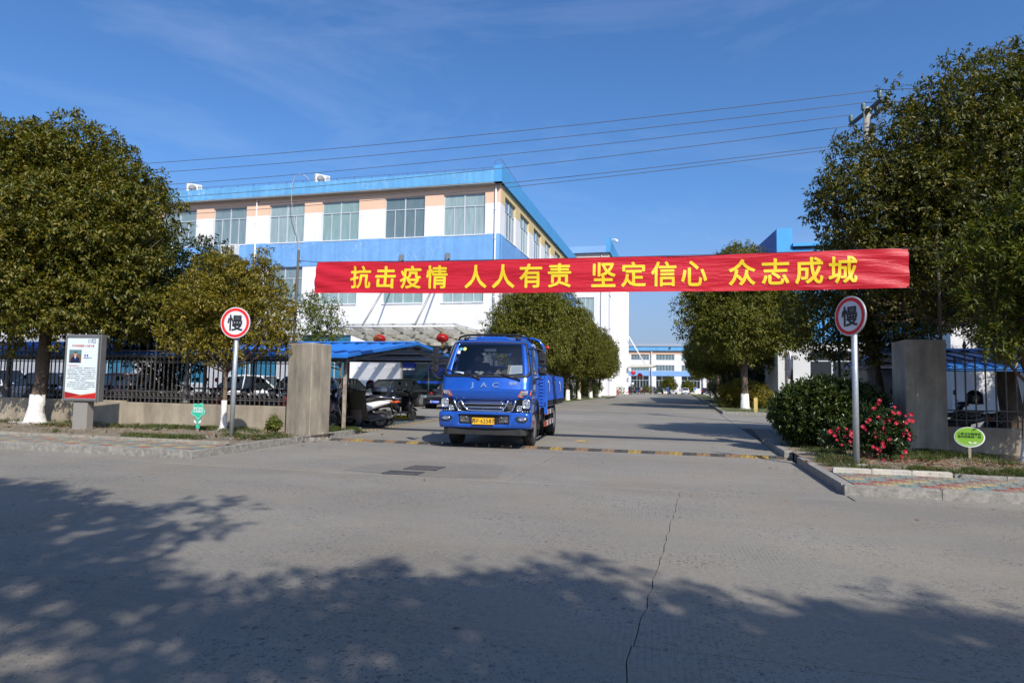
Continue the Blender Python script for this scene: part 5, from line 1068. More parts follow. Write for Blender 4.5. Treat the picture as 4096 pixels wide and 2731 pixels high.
# roof duct bump, marker lamps, roof rail
b = MB(); b.loft([[(-.33 * s_, .72 + (1 - s_) * .2, z), (.33 * s_, .72 + (1 - s_) * .2, z), (.36 * s_, 1.3, z), (-.36 * s_, 1.3, z)] for s_, z in ((1, 2.13), (.97, 2.175), (.85, 2.19))], smooth=False); b.obj('roof_vent', M_TB, TR, bevel=.02)
for sx in (-.53, .53): MB().lathe([(.045, 0), (.042, .03), (.025, .055), (0, .062)], (sx, .72, 2.118), 14, sc=(1.2, 1.3, 1)).obj('marker_lamp', M_BLACK, TR)
b = MB().tube([(-.76, 1.1, 1.98), (-.76, .95, 2.10), (-.70, .88, 2.185), (-.55, .86, 2.225), (0, .85, 2.235), (.55, .86, 2.225), (.70, .88, 2.185), (.76, .95, 2.10), (.78, 1.05, 1.98)], .021, 10); b.obj('roof_rail', mat('black_tube', (.02, .02, .02), .25, metal=.3), TR)
# lower black mask, headlamps, grille
b = MB(); pr = [on_cab(x, .8) for x in [-.84 + 1.68 * i / 24 for i in range(25)]]
b.loft([[(x, y + .0 + (.93 - z) * .02 - .022, z) for x, y, _ in pr] for z in (.665, .80, .925)], closed=False); o = b.obj('front_mask', mat('gloss_black', (.008, .008, .009), .15), TR, fix=False)
def fpoly(name, pts, m, out0, out1, par=TR, bev=.006):
    """plate following the nose, from polygon (x,z)"""
    b = MB(); n = len(pts); P0 = [on_cab(x, z) for x, z in pts]
    b.add([(p[0], p[1] - out0, p[2]) for p in P0] + [(p[0], p[1] - out1, p[2]) for p in P0], [tuple(range(n, 2 * n))] + [(i, (i + 1) % n, n + (i + 1) % n, n + i) for i in range(n)]); return b.obj(name, m, par, bevel=bev)
def chrome_bar(pts, w, m=M_CHROME, name='grille_bar', out=.045): 
    P = [Vector(on_cab(x, z, out)) for x, z in pts]; return MB().tube(P, w, 8).obj(name, m, TR)
gr = thing_child = bpy.data.objects.new('grille', None); COL.objects.link(gr); gr.parent = TR
for nm, pts, w in (('grille_bar', [(-.40 + .80 * i / 10, .862) for i in range(11)], .0125), ('grille_bar', [(-.36 + .72 * i / 10, .785) for i in range(11)], .0125),
                   ('grille_frame', [(-.46, .925), (-.40, .80), (-.33, .735)] + [(-.33 + .66 * i / 8, .728) for i in range(1, 8)] + [(.33, .735), (.40, .80), (.46, .925)], .018),
                   ('lower_chrome', [(-.60, .925), (-.555, .79), (-.52, .725)] + [(-.52 + 1.04 * i / 10, .697) for i in range(1, 10)] + [(.52, .725), (.555, .79), (.60, .925)], .017)):
    o = chrome_bar(pts, w, name=nm); o.parent = gr
b = MB()
for i in range(7): b.tube([on_cab(-.38 + .76 * q / 8, .752 + i * .024, .03) for q in range(9)], .004, 4)
o = b.obj('grille_slat', M_GREY, TR); o.parent = gr; o['kind'] = 'stuff'
for sx in (-1, 1):
    for r_ in range(5):
        for c_ in range(4):
            p = on_cab(sx * (.455 + c_ * .027 - r_ * .006 * 1), .76 + r_ * .032, .028); o = MB().tube([Vector(p) + Vector((.010 * math.cos(a), 0, .010 * math.sin(a))) for a in [math.pi / 3 * q for q in range(6)]], .003, 4, closed=True)
            (b := b if (r_ or c_) else MB()).add(o.v, o.f)
    o = b.obj('mesh_insert', M_GREY, gr, fix=False); o['kind'] = 'stuff'
M_CLR = mat('lamp_cover', (.8, .82, .85), .03, spec=.5, alpha=.25)
for sx in (-1, 1):
    h = fpoly('headlight', [(sx * .60, .70), (sx * .862, .70), (sx * .866, .955), (sx * .66, .955), (sx * .585, .82)][::sx], mat('gloss_black', (.008, .008, .009), .15), .02, .036)
    for (cx, cz, w, hh) in ((.778, .862, .072, .086), (.662, .775, .050, .052)):
        b = MB(); c = on_cab(sx * cx, cz, .04)
        q_ = [(math.copysign(abs(math.cos(a)) ** .45, math.cos(a)), math.copysign(abs(math.sin(a)) ** .45, math.sin(a))) for a in [2 * math.pi * (i + .5) / 24 for i in range(24)]]
        b.loft([[(c[0] + x * w * k_, c[1] - d_, c[2] + z * hh * k_) for x, z in q_] for k_, d_ in ((1.0, -.01), (1.0, .012), (.80, .016), (.70, -.004), (.5, -.012))]); b.obj('reflector', mat('reflector_silver', (.75, .77, .8), .22, metal=.8), h)
        MB().ball((c[0], c[1] - .002, c[2]), w * .42, 12, sc=(1, .5, 1)).obj('projector', M_LENS, h)
    b = MB()
    for i in range(7): c = on_cab(sx * (.62 + i * .034), .722 if i > 1 else .735, .045); b.ball(c, .0155, 8)
    b.obj('led_row', M_LENS, h); 
    s = fpoly('turn_signal', [(sx * .635, 1.000), (sx * .70, .992), (sx * .868, 1.025), (sx * .882, 1.125), (sx * .70, 1.112)][::sx], mat('signal_orange', (.72, .13, .015), .25), .004, .022)
    s2 = fpoly('signal_lens', [(sx * .665, 1.015), (sx * .815, 1.040), (sx * .83, 1.110), (sx * .71, 1.098)][::sx], mat('grey_lens', (.45, .46, .46), .15, metal=.3), .022, .030, par=s, bev=.003)
    b = MB()
    for i in range(5):
        for j in range(2): b.ball(on_cab(sx * (.71 + i * .02), 1.048 + j * .025, .034), .0085, 6)
    b.obj('signal_led', M_LENS, s)
# bumper
bp_ = MB()
def bring(z, y, hw, yb=.55):
    rc = .12; f = lambda x: y + .05 * (x / (hw - rc)) ** 2; P = [(x, f(x), z) for x in [-(hw - rc) + 2 * (hw - rc) * i / 16 for i in range(17)]]; y0 = f(hw - rc)
    a_ = [((hw - rc) + rc * math.sin(a), y0 + rc * (1 - math.cos(a))) for a in [math.pi / 2 * i / 5 for i in range(1, 6)]]
    return [(-x, yy_, z) for x, yy_ in [(hw, yb)] + a_[::-1]] + P + [(x, yy_, z) for x, yy_ in a_] + [(hw, yb, z)]
bt = [(.395, .055, .885), (.41, .03, .898), (.47, .015, .905), (.66, .0, .905), (.69, .01, .90), (.702, .04, .89), (.702, .12, .86)]
R_ = [bring(*q) for q in bt]; nb = len(R_[0]); b = MB(); fs = []
for k in range(len(R_) - 1):
    for j in range(nb - 1):
        xm = (R_[k][j][0] + R_[k][j + 1][0]) / 2
        if k == 2 and abs(xm) < .47: continue
        fs.append((k * nb + j, k * nb + j + 1, (k + 1) * nb + j + 1, (k + 1) * nb + j))
b.add([p for r_ in R_ for p in r_], fs, 0, True); o = b.obj('bumper', M_TB, TR); md = o.modifiers.new('shell', 'SOLIDIFY'); md.thickness = .045; md.offset = -1 ; bumper = o
MB().box(-.52, .52, .07, .09, .44, .69).obj('lower_grille', M_BLACK, bumper)
b = MB()
for sx in (-1, 1):
    for i in range(8):
        for j in range(5): x = sx * (.30 + i * .022 + (j % 2) * .011); b.tube([(x + .009 * math.cos(a), .058, .52 + j * .026 + .009 * math.sin(a)) for a in [math.pi / 3 * q for q in range(6)]], .003, 4, closed=True)
    b.ball((sx * .34, .04, .60), .018, 8); b.ball((sx * .42, .04, .53), .018, 8)
o = b.obj('bumper_mesh', M_GREY, bumper, fix=False); o['kind'] = 'stuff'
for sx in (-1, 1):
    b = MB(); pl = [(sx * .60, .60), (sx * .66, .635), (sx * .845, .62), (sx * .835, .555), (sx * .79, .525), (sx * .67, .525)]
    f_ = lambda x: .0 + .05 * (x / .785) ** 2 + (.0 if abs(x) < .785 else (abs(x) - .785) ** 2 * 3)
    n = len(pl); b.add([(x, f_(x) - .012, z) for x, z in pl] + [(x, f_(x) + .02, z) for x, z in pl], [tuple(range(n))] + [(i, (i + 1) % n, n + (i + 1) % n, n + i) for i in range(n)]); fo = b.obj('fog_lamp', M_BLACK, bumper, bevel=.006)
    b = MB().lathe([(1, 0), (.9, .01), (.5, .012), (.35, .0), (0, .006)], (sx * .735, f_(.735) - .016, .582), 18, 'y', 0, True, (.088, -1, .036)); b.obj('fog_lens', M_CHROME, fo)
b = MB(); b.loft([[(x, y, z) for x, y, z in [(-.80, .14, z), (-.70, .09, z), (.70, .09, z), (.80, .14, z), (.80, .5, z), (-.80, .5, z)]] for z in (.27, .392)], smooth=False); b.obj('front_valance', mat('valance_black', (.022, .021, .02), .55, var=.3, vs=8), TR, bevel=.01)
# number plate
np_ = MB().box(-.217, .217, -.028, -.018, .468, .600).obj('number_plate', M_YEL2 if False else mat('plate_yellow', (.85, .46, .015), .45), TR, bevel=.006)
b = MB()
for q in ((-.21, .21, .471, .475), (-.21, .21, .593, .597), (-.213, -.209, .471, .597), (.209, .213, .471, .597)): b.box(q[0], q[1], -.0295, -.028, q[2], q[3])
b.obj('plate_border', M_PK, np_, fix=False)
text('plate_character', '苏', .085, M_PK, np_, (-.172, -.0300, .532), bold=.03); text('plate_letters', 'F·62587', .108, M_PK, np_, (.045, -.0300, .532), bold=.010)
# maker letters and small badge
for ch, x in (('J', -.235), ('A', -.015), ('C', .205)):
    me = text_mesh(ch, .135, bold=.03, ext=.008).copy(); me.materials.clear(); me.materials.append(M_CHROME); p = on_cab(x, 1.21, .012)
    o = put('letter', me, TR, p); o.rotation_euler = (R(90 - 14), 0, 0); o.scale = (1.35, 1, 1)
me = text_mesh('帅铃', .075, bold=.03, ext=.004).copy(); me.materials.clear(); me.materials.append(M_CHROME); o = put('badge', me, TR, on_cab(.54, 1.245, .01)); o.rotation_euler = (R(76), 0, R(6))
# wipers
for (x0, z0, x1, z1, bx0, bx1) in ((-.12, 1.335, -.42, 1.46, -.79, -.25), (.66, 1.325, .25, 1.435, -.06, .42)):
    w = MB().tube([on_cab(x0, z0, .03), on_cab((x0 + x1) / 2, (z0 + z1) / 2 + .006, .05), on_cab(x1, z1, .035)], [.017, .011, .008], 8).ball(on_cab(x0, z0, .03), .026, 8).obj('wiper', M_BLACK, TR)
    sl = -.16 if x0 < 0 else -.03
    MB().tube([on_cab(bx0 + (bx1 - bx0) * i / 8, (1.505 if x0 < 0 else 1.435) + sl * (i / 8) * (.9 if x0 < 0 else .3), .022) for i in range(9)], .009, 6).obj('wiper_blade', M_BLACK, w)
# mirrors
def rbox(b, c, s_, rz=0): b.obox(c, s_, rz=rz); return b
b = MB().tube([(-.80, .36, 1.93), (-1.00, .30, 1.955), (-1.07, .28, 1.93), (-1.095, .27, 1.86), (-1.10, .27, 1.5), (-1.09, .27, 1.44), (-1.0, .30, 1.34), (-.88, .33, 1.32)], .0125, 8); mr = b.obj('mirror_arm', M_BLACK, TR)
MB().obox((-1.035, .29, 1.775), (.125, .07, .31), rz=-.15).obj('mirror', M_BLACK, mr, bevel=.03, seg=3); MB().obox((-1.035, .29, 1.515), (.12, .07, .155), rz=-.15).obj('mirror', M_BLACK, mr, bevel=.03, seg=3)
MB().obox((-1.10, .275, 1.77), (.07, .05, .05)).obj('mirror_clamp', M_BLACK, mr, bevel=.008); MB().obox((-1.10, .275, 1.52), (.07, .05, .05)).obj('mirror_clamp', M_BLACK, mr, bevel=.008)
b = MB(); b.loft([[(-.97 + .0, .20, 1.80), (-.93, .17, 1.79), (-.90, .20, 1.785)], [(-.88, .16, 1.86), (-.83, .14, 1.80), (-.86, .22, 1.79)], [(-.80, .22, 1.93), (-.76, .2, 1.86), (-.79, .3, 1.84)]], smooth=True); b.obj('kerb_mirror', M_BLACK, mr, bevel=.01)
b = MB().tube([(.80, .36, 1.92), (.98, .40, 1.925), (1.03, .41, 1.90), (1.055, .42, 1.84), (1.06, .42, 1.50), (1.04, .42, 1.40), (1.0, .44, 1.35), (.88, .46, 1.335)], .0135, 8); mr = b.obj('mirror_arm', M_BLACK, TR)
MB().obox((1.055, .45, 1.735), (.165, .07, .30)).obj('mirror', M_BLACK, mr, bevel=.035, seg=3); MB().obox((1.06, .45, 1.49), (.18, .07, .155)).obj('mirror', M_BLACK, mr, bevel=.035, seg=3)
MB().obox((1.06, .40, 1.72), (.09, .06, .05)).obj('mirror_clamp', M_BLACK, mr, bevel=.01); MB().obox((1.06, .40, 1.48), (.09, .06, .05)).obj('mirror_clamp', M_BLACK, mr, bevel=.01); MB().obox((.90, .46, 1.30), (.06, .12, .11)).obj('mirror_foot', M_BLACK, mr, bevel=.015)
# interior
inn = mat('cab_interior', (.035, .04, .045), .8); seatm = mat('seat_cloth', (.04, .05, .06), .9)
b = MB(); b.loft([[(x, y, z) for x in (-.80, .80)] for y, z in ((.20, 1.375), (.34, 1.40), (.62, 1.395), (.72, 1.33), (.72, 1.0))], closed=False, smooth=False); b.obj('dashboard', mat('dash_grey', (.10, .115, .125), .7), TR, fix=False)
for x in (-.42, .42): MB().box(x - .24, x + .24, 1.0, 1.35, .95, 1.12).obj('seat_base', seatm, TR, bevel=.04); MB().obox((x, 1.42, 1.40), (.48, .12, .58), rx=-.12).obj('seat_back', seatm, TR, bevel=.05)
MB().tube([(.42 + .19 * math.cos(a), .82 + .10 * math.sin(a) * .9, 1.36 + .10 * math.sin(a)) for a in [2 * math.pi * i / 20 for i in range(20)]], .014, 7, closed=True).box(.40, .44, .74, .84, 1.3, 1.36).obj('steering_wheel', M_BLACK, TR)
MB().obox((-.01, .60, 1.905), (.24, .035, .065)).obox((-.01, .60, 1.95), (.02, .02, .06)).obj('rear_view_mirror', mat('mirror_grey', (.12, .13, .14), .4), TR, bevel=.015)
MB().tube([on_cab(-.755, 1.80, -.06), on_cab(-.69, 1.80, -.07), on_cab(-.68, 1.74, -.07), on_cab(-.69, 1.66, -.07), on_cab(-.76, 1.66, -.06)], .014, 8).obj('grab_handle', mat('handle_grey', (.45, .46, .46), .5), TR)
pp = MB(); c0 = [on_cab(x, z, -.03) for x, z in ((.44, 1.425), (.70, 1.45), (.69, 1.605), (.46, 1.60))]; pp.add(c0, [(0, 1, 2, 3)]); o = pp.obj('paper_sheet', mat('paper', (.75, .76, .78), .7), TR, fix=False)
b = MB()
for i in range(8): b.add([on_cab(x, z, -.027) for x, z in ((.48, 1.455 + i * .017), (.665, 1.462 + i * .017), (.665, 1.466 + i * .017), (.48, 1.459 + i * .017))], [(0, 1, 2, 3)])
b.obj('printed_lines', mat('print_grey', (.4, .42, .5), .7), o, fix=False)['kind'] = 'stuff'
MB().add([on_cab(x, z, -.04) for x, z in ((.405, 1.425), (.45, 1.425), (.45, 1.61), (.405, 1.61))], [(0, 1, 2, 3)]).obj('cardboard', mat('cardboard', (.45, .33, .18), .8), TR, fix=False)
b = MB(); rq = random.Random(3)
for i in range(9): b.ball((-.28 + rq.uniform(0, .2), .36 + rq.uniform(-.02, .05), 1.425 + rq.uniform(0, .035)), rq.uniform(.02, .04), 7, sc=(1.4, .8, .8))
b.obj('cloth', mat('pale_cloth', (.48, .46, .42), .9), TR)
MB().box(.13, .27, .30, .36, 1.41, 1.455).obj('tissue_box', mat('tissue', (.4, .45, .42), .8), TR, bevel=.01)
for (x, z, r_, m_, sh) in ((-.69, 1.865, .032, M_BLUEP, 0), (-.635, 1.91, .024, mat('sticker_slate', (.25, .3, .45), .5), 0), (-.575, 1.918, .028, mat('sticker_teal', (.12, .42, .55), .5), 1), (-.495, 1.92, .036, mat('sticker_yellow', (.75, .72, .2), .5), 0), (-.61, 1.852, .030, M_PW, 1)):
    pts = circ(r_, 16) if not sh else [(-r_, -r_), (r_, -r_), (r_, r_), (-r_, r_)]
    MB().add([on_cab(x + a, z + c * .95, -.004) for a, c in pts], [tuple(range(len(pts)))]).obj('sticker', m_, TR, fix=False)
MB().add([on_cab(x, z, -.004) for x, z in ((-.64, 1.435), (-.44, 1.42), (-.44, 1.455), (-.64, 1.472))], [(0, 1, 2, 3)]).obj('sticker', mat('sticker_white_blue', (.5, .62, .75), .5), TR, fix=False)
# wheels
def wheel(par, c, r, w, side, rim='steel', name='wheel', rimm=None):
    e = bpy.data.objects.new(name, None); COL.objects.link(e); e.parent = par; e.location = c
    MB().lathe([(r * .58, -w / 2), (r * .93, -w / 2), (r, -w * .40), (r, w * .40), (r * .93, w / 2), (r * .58, w / 2), (r * .56, 0), (r * .58, -w / 2)], (0, 0, 0), 32, 'x').obj('tyre', M_RUBBER, e)
    b = MB(); s_ = side
    if rim == 'steel':
        b.lathe([(r * .585, s_ * w * .47), (r * .55, s_ * w * .42), (r * .50, s_ * w * .1), (r * .38, s_ * w * .05), (r * .33, s_ * w * .32), (r * .15, s_ * w * .42), (0, s_ * w * .44)], (0, 0, 0), 24, 'x')
        for i in range(8): a = i * math.pi / 4; b.ball((s_ * w * .36, r * .27 * math.cos(a), r * .27 * math.sin(a)), r * .035, 6)
    else:
        b.lathe([(r * .60, s_ * w * .48), (r * .60, s_ * w * .40), (r * .55, s_ * w * .1)], (0, 0, 0), 24, 'x'); b.lathe([(r * .15, s_ * w * .40), (0, s_ * w * .46)], (0, 0, 0), 10, 'x')
        for i in range(10): a = i * math.pi / 5; b.obox((s_ * w * .42, r * .35 * math.cos(a), r * .35 * math.sin(a)), (.02, r * .5, r * .07), rx=a)
        b.lathe([(r * .54, s_ * w * .05), (0, s_ * w * .05)], (0, 0, 0), 16, 'x', 1)
    b.obj('rim', [rimm or mat('rim_silver', (.42, .43, .44), .35, metal=.7), M_BLACK], e, fix=False); return e
for sx in (-1, 1):
    wheel(TR, (sx * .745, 1.02, .385), .385, .21, sx, rimm=mat('dusty_rim', (.25, .25, .25), .6, metal=.4))
    wheel(TR, (sx * .80, 4.35, .40), .40, .20, sx); wheel(TR, (sx * .57, 4.35, .40), .40, .20, sx)
    # wheel arch lip and black liner
    b = MB(); A = [(1.02 + .45 * math.cos(a), .43 + .46 * math.sin(a)) for a in [math.pi * (-.08 + 1.16 * i / 16) for i in range(17)]]; Bq = [(1.02 + .52 * math.cos(a), .43 + .53 * math.sin(a)) for a in [math.pi * (-.08 + 1.16 * i / 16) for i in range(17)]]
    for k in range(16): b.add([(sx * .89, *A[k]), (sx * .89, *A[k + 1]), (sx * .885, *Bq[k + 1]), (sx * .885, *Bq[k]), (sx * .60, *A[k]), (sx * .60, *A[k + 1])], [(0, 1, 2, 3), (0, 4, 5, 1)])
    b.obj('wheel_arch', M_BLACK, TR, fix=False)
    b = MB(); pl = [(.28, .40), (.50, .40), (.56, .60), (.70, .84), (1.02, .94), (1.34, .84), (1.49, .62), (1.52, .50), (1.62, .50), (1.62, .96), (.24, .96)]; b.prism(pl, sx * .855, sx * .883, 'x'); b.obj('lower_side', M_TB, TR)
    MB().box(min(sx * .60, sx * .86), max(sx * .60, sx * .86), 1.55, 1.60, .22, .62).obj('mudflap', M_BLACK, TR)
# chassis, tanks and side guards
b = MB()
for x in (-.35, .35): b.box(x - .04, x + .04, .6, 5.75, .55, .78)
for y in (1.0, 4.35): b.tube([(-.72, y, .39), (.72, y, .39)], .06, 8)
b.ball((0, 4.35, .40), .18, 12); b.box(-.4, .4, 1.2, 1.8, .35, .6); b.tube([(0, 1.6, .5), (0, 4.3, .42)], .04, 6); b.obj('chassis', mat('chassis_black', (.025, .025, .025), .7), TR)
MB().box(.42, .80, 2.35, 3.15, .42, .78).obj('battery_box', mat('box_grey', (.06, .06, .065), .6), TR, bevel=.02); MB().tube([(-.6, 2.2, .6), (-.6, 3.1, .6)], .2, 14).obj('air_tank', mat('tank_grey', (.10, .10, .10), .5, metal=.4), TR)
for z in (.645, .40):
    for k in range(6):
        MB().box(.915, .95, 1.98 + k * .285, 1.98 + (k + 1) * .285 - .004, z - .055, z + .055).obj('side_guard', (mat('guard_red', (.26, .045, .03), .6, var=.4, vs=15) if k % 2 == 0 else mat('guard_white', (.55, .54, .52), .6, var=.25, vs=15)), TR)
    MB().box(-.95, -.915, 1.98, 3.68, z - .055, z + .055).obj('side_guard', mat('guard_grey', (.2, .2, .2), .6), TR)
for y in (2.15, 3.45): MB().box(.87, .912, y, y + .06, .34, .86).obj('guard_bracket', M_BLACK, TR)
# cargo bed
bed = bpy.data.objects.new('cargo_bed', None); COL.objects.link(bed); bed.parent = TR
y0b, y1b, hwb, zf, zt_ = 1.78, 5.75, .975, .86, 1.46
MB().box(-hwb + .03, hwb - .03, y0b + .03, y1b - .03, zf - .06, zf).obj('bed_floor', M_BLACK, bed); MB().box(-hwb - .005, -hwb + .03, y0b, y1b, zf - .09, zf + .01).box(hwb - .03, hwb + .005, y0b, y1b, zf - .09, zf + .01).obj('bed_sill', mat('sill_grey', (.09, .095, .10), .6, metal=.3), bed)
def panel(u0, u1, fx):
    b = MB(); b.box(*fx(u0, u1, 0, .012, zf, zt_)); n = max(2, round((u1 - u0) / .17))
    for i in range(n):
        u = u0 + (u1 - u0) * (i + .5) / n; b.box(*fx(u - .045, u + .045, .012, .058, zf + .05, zt_ - .02))
    b.box(*fx(u0, u1, .013, .035, zt_ - .045, zt_)); return b
fxR = lambda a, c, d0, d1, z0, z1: (hwb - .02 + d0, hwb - .02 + d1, a, c, z0, z1)
fxL = lambda a, c, d0, d1, z0, z1: (-hwb + .02 - d1, -hwb + .02 - d0, a, c, z0, z1)
for k in range(3):
    a, c = y0b + .09 + k * (y1b - y0b - .12) / 3, y0b + .05 + (k + 1) * (y1b - y0b - .12) / 3
    o = panel(a, c, fxR).obj('side_board', M_TBD, bed); panel(a, c, fxL).obj('side_board', M_TBD, bed)
    MB().tube([(hwb + .03, a + .02, zt_ - .12), (hwb + .06, a + .04, zt_ - .2), (hwb + .06, a + .05, zt_ - .34), (hwb + .035, a + .05, zt_ - .4)], .009, 6).obj('latch_handle', M_STEEL, o)
    for q in range(4): MB().box(hwb - .01, hwb + .035, a + .15 + q * (c - a - .3) / 3 - .02, a + .15 + q * (c - a - .3) / 3 + .02, zf - .06, zf + .06).obj('hinge', M_BLACK, o)
for sx in (-1, 1): MB().box(sx * hwb - .035, sx * hwb + .035, y0b, y0b + .08, .62 if sx > 0 else .8, zt_ + .03).obj('corner_post', M_TBD, bed, bevel=.006)
b = MB().box(-hwb + .04, hwb - .04, y0b, y0b + .03, zf - .1, zt_)
for i in range(9): b.box(-hwb + .05, hwb - .05, y0b - .025, y0b, zf - .06 + i * .07, zf - .03 + i * .07)
b.obj('front_board', M_TBD, bed); panel(-hwb + .04, hwb - .04, lambda a, c, d0, d1, z0, z1: (a, c, y1b - .03 + d0, y1b - .03 + d1, z0, z1)).obj('tail_board', M_TBD, bed)
gd_ = MB().tube([(-.93, y0b + .03, 1.4), (-.93, y0b + .03, 1.9), (-.90, y0b + .03, 2.07), (-.80, y0b + .03, 2.19), (-.66, y0b + .03, 2.225), (.66, y0b + .03, 2.225), (.80, y0b + .03, 2.19), (.90, y0b + .03, 2.07), (.93, y0b + .03, 1.9), (.93, y0b + .03, 1.4)], .028, 10)
for x in (-.55, -.18, .18, .55): gd_.tube([(x, y0b + .03, 1.4), (x, y0b + .03, 2.22)], .016, 6)
gd_.tube([(-.93, y0b + .03, 1.62), (.93, y0b + .03, 1.62)], .02, 8); gd_.obj('headboard_frame', M_TB, bed)
MB().lathe([(.03, 0), (.034, .06), (.0, .075)], (.965, y0b + .03, 2.04), 10, 'x').obj('side_lamp', M_RED, bed)
# ================================================================ PEOPLE
SKIN = mat('skin', (.48, .27, .18), .55); HAIR = mat('hair_black', (.012, .011, .012), .5)
def skin_mesh(name, pts, edges, radii, m, par, sub=2, root=0):
    me = bpy.data.meshes.new(name); me.from_pydata(pts, edges, []); me.materials.append(m); o = put(name, me, par)
    o.modifiers.new('skin', 'SKIN'); 
    if not me.skin_vertices: me.skin_vertices.new()
    for i, r_ in enumerate(radii): me.skin_vertices[0].data[i].radius = (r_, r_) if not isinstance(r_, tuple) else r_; me.skin_vertices[0].data[i].use_root = (i == root)
    s_ = o.modifiers.new('sub', 'SUBSURF'); s_.levels = s_.render_levels = sub
    for p in me.polygons: p.use_smooth = True
    o.modifiers['skin'].use_smooth_shade = True
    return o
def person(label, loc, rz, J, coat, trousers, group=None, mask=None, hat=None, hood=False, shoes=True):
    """J: joints in metres, standing frame: x right, y back, z up"""
    t = thing('person', label, 'person', loc, rz, group)
    pel, ch, nk, hd = J['pelvis'], J['chest'], J['neck'], J['head']
    body = [pel, ch, nk, hd, J['shl'], J['ell'], J['wrl'], J['hal'], J['shr'], J['elr'], J['wrr'], J['har'], J['hipl'], J['knl'], J['anl'], J['tol'], J['hipr'], J['knr'], J['anr'], J['tor']]
    E_ = [(0, 1), (1, 2), (2, 3), (1, 4), (4, 5), (5, 6), (6, 7), (1, 8), (8, 9), (9, 10), (10, 11), (0, 12), (12, 13), (13, 14), (14, 15), (0, 16), (16, 17), (17, 18), (18, 19)]
    Rr = [.09, .095, .055, .085, .06, .045, .032, .035, .06, .045, .032, .035, .09, .06, .042, .035, .09, .06, .042, .035]
    skin_mesh('body', body, E_, Rr, SKIN, t)
    skin_mesh('jacket', [pel, ch, nk, J['shl'], J['ell'], J['wrl'], J['shr'], J['elr'], J['wrr']], [(0, 1), (1, 2), (1, 3), (3, 4), (4, 5), (1, 6), (6, 7), (7, 8)], [(.17, .13), (.19, .135), .075, .085, .07, .052, .085, .07, .052], coat, t)
    skin_mesh('trousers', [pel, J['hipl'], J['knl'], J['anl'], J['hipr'], J['knr'], J['anr']], [(0, 1), (1, 2), (2, 3), (0, 4), (4, 5), (5, 6)], [(.16, .12), .11, .08, .062, .11, .08, .062], trousers, t)
    if shoes:
        for a, c in ((J['anl'], J['tol']), (J['anr'], J['tor'])):
            m_ = (Vector(a) + Vector(c)) / 2; MB().ball((m_.x, m_.y, m_.z - .03), .06, 10, sc=(.85, 2.1, .75)).obj('shoe', M_BLACK, t)
    h = Vector(hd); f = Vector(J.get('face', (0, -1, 0))).normalized(); sd_ = Vector((0, 0, 1)).cross(f)
    b = MB().ball((h.x, h.y, h.z + .01), .098, 16, sc=(.88, 1.0, 1.18)); b.ball(h + f * .098 + Vector((0, 0, -.01)), .016, 8, sc=(1, 1, 1.5))
    for s_ in (-1, 1): b.ball(h + sd_ * (.087 * s_) + Vector((0, 0, -.005)), .025, 8, sc=(.6, .9, 1.3))
    b.obj('head', SKIN, t)
    b = MB()
    for s_ in (-1, 1): b.ball(h + f * .088 + sd_ * (.032 * s_) + Vector((0, 0, .02)), .011, 7)
    b.obj('eyes', HAIR, t)
    if not hood:
        b = MB(); c = h - f * .018 + Vector((0, 0, .038)); b.ball(c, .104, 16, sc=(.92, 1.0, 1.02)); b.obj('hair', hat or HAIR, t)
    else: MB().ball(h - f * .02 + Vector((0, 0, .02)), .112, 14, sc=(.95, 1, 1.15)).obj('hood', coat, t)
    if mask is not None: MB().ball(h + f * .052 + Vector((0, 0, -.05)), .062, 12, sc=(1.05, 1.0, .95)).obj('face_mask', mask, t)
    else: MB().ball(h + f * .094 + Vector((0, 0, -.055)), .014, 8, sc=(1.7, .5, .5)).obj('mouth', mat('lips', (.35, .12, .1), .5), t)
    return t
def stand(arm=0.0, stride=.12, lean=0.0, face=(0, -1, 0), wide=.0):
    return dict(pelvis=(0, 0, .93), chest=(0, -lean * .5, 1.27), neck=(0, -lean * .8, 1.47), head=(0, -lean - .01, 1.62), shl=(-.19, -lean * .6, 1.40), ell=(-.25 - wide, -.02 + arm * .1, 1.13), wrl=(-.26 - wide, -.12 - arm * .15, .90), hal=(-.26 - wide, -.14 - arm * .2, .82),
                shr=(.19, -lean * .6, 1.40), elr=(.25 + wide, .06, 1.13), wrr=(.26 + wide, .02, .90), har=(.26 + wide, .0, .82), hipl=(-.09, 0, .88), knl=(-.10, -stride * .7, .49), anl=(-.10, -stride, .09), tol=(-.10, -stride - .13, .045), hipr=(.09, 0, .88), knr=(.10, stride * .2, .48), anr=(.10, stride, .10), tor=(.10, stride - .12, .045), face=face)
NVY = mat('navy_cloth', (.015, .02, .06), .85); DRK = mat('dark_cloth', (.02, .02, .024), .9); BLC = mat('blue_overall', (.035, .14, .38), .85)
p1 = person('distant person in dark navy coat and white face mask carrying a red bag', (-8.65, 115.0, 0), R(-4), stand(wide=.1), NVY, DRK, mask=M_PW, hood=True)
person('distant person in dark clothes and red cap beside the parked black car', (-5.53, 138.5, 0), R(10), stand(stride=.05), NVY, NVY, hat=M_RED)
person('distant person in bright blue overalls walking away down the drive', (-2.62, 129.0, 0), R(180), stand(stride=.2, wide=.12), BLC, BLC)
tb = MB().loft([[(-.13, -.07, 0), (.13, -.07, 0), (.13, .07, 0), (-.13, .07, 0)], [(-.15, -.08, .32), (.15, -.08, .32), (.15, .08, .32), (-.15, .08, .32)]], smooth=False).tube([(-.08, 0, .32), (0, 0, .42), (.08, 0, .32)], .01, 5).obj('carrier_bag', mat('bag_red', (.75, .03, .02), .4), None); tb.location = (-9.02, 114.85, .38); tag(tb, 'bright red carrier bag held by the distant person in navy', 'bag')
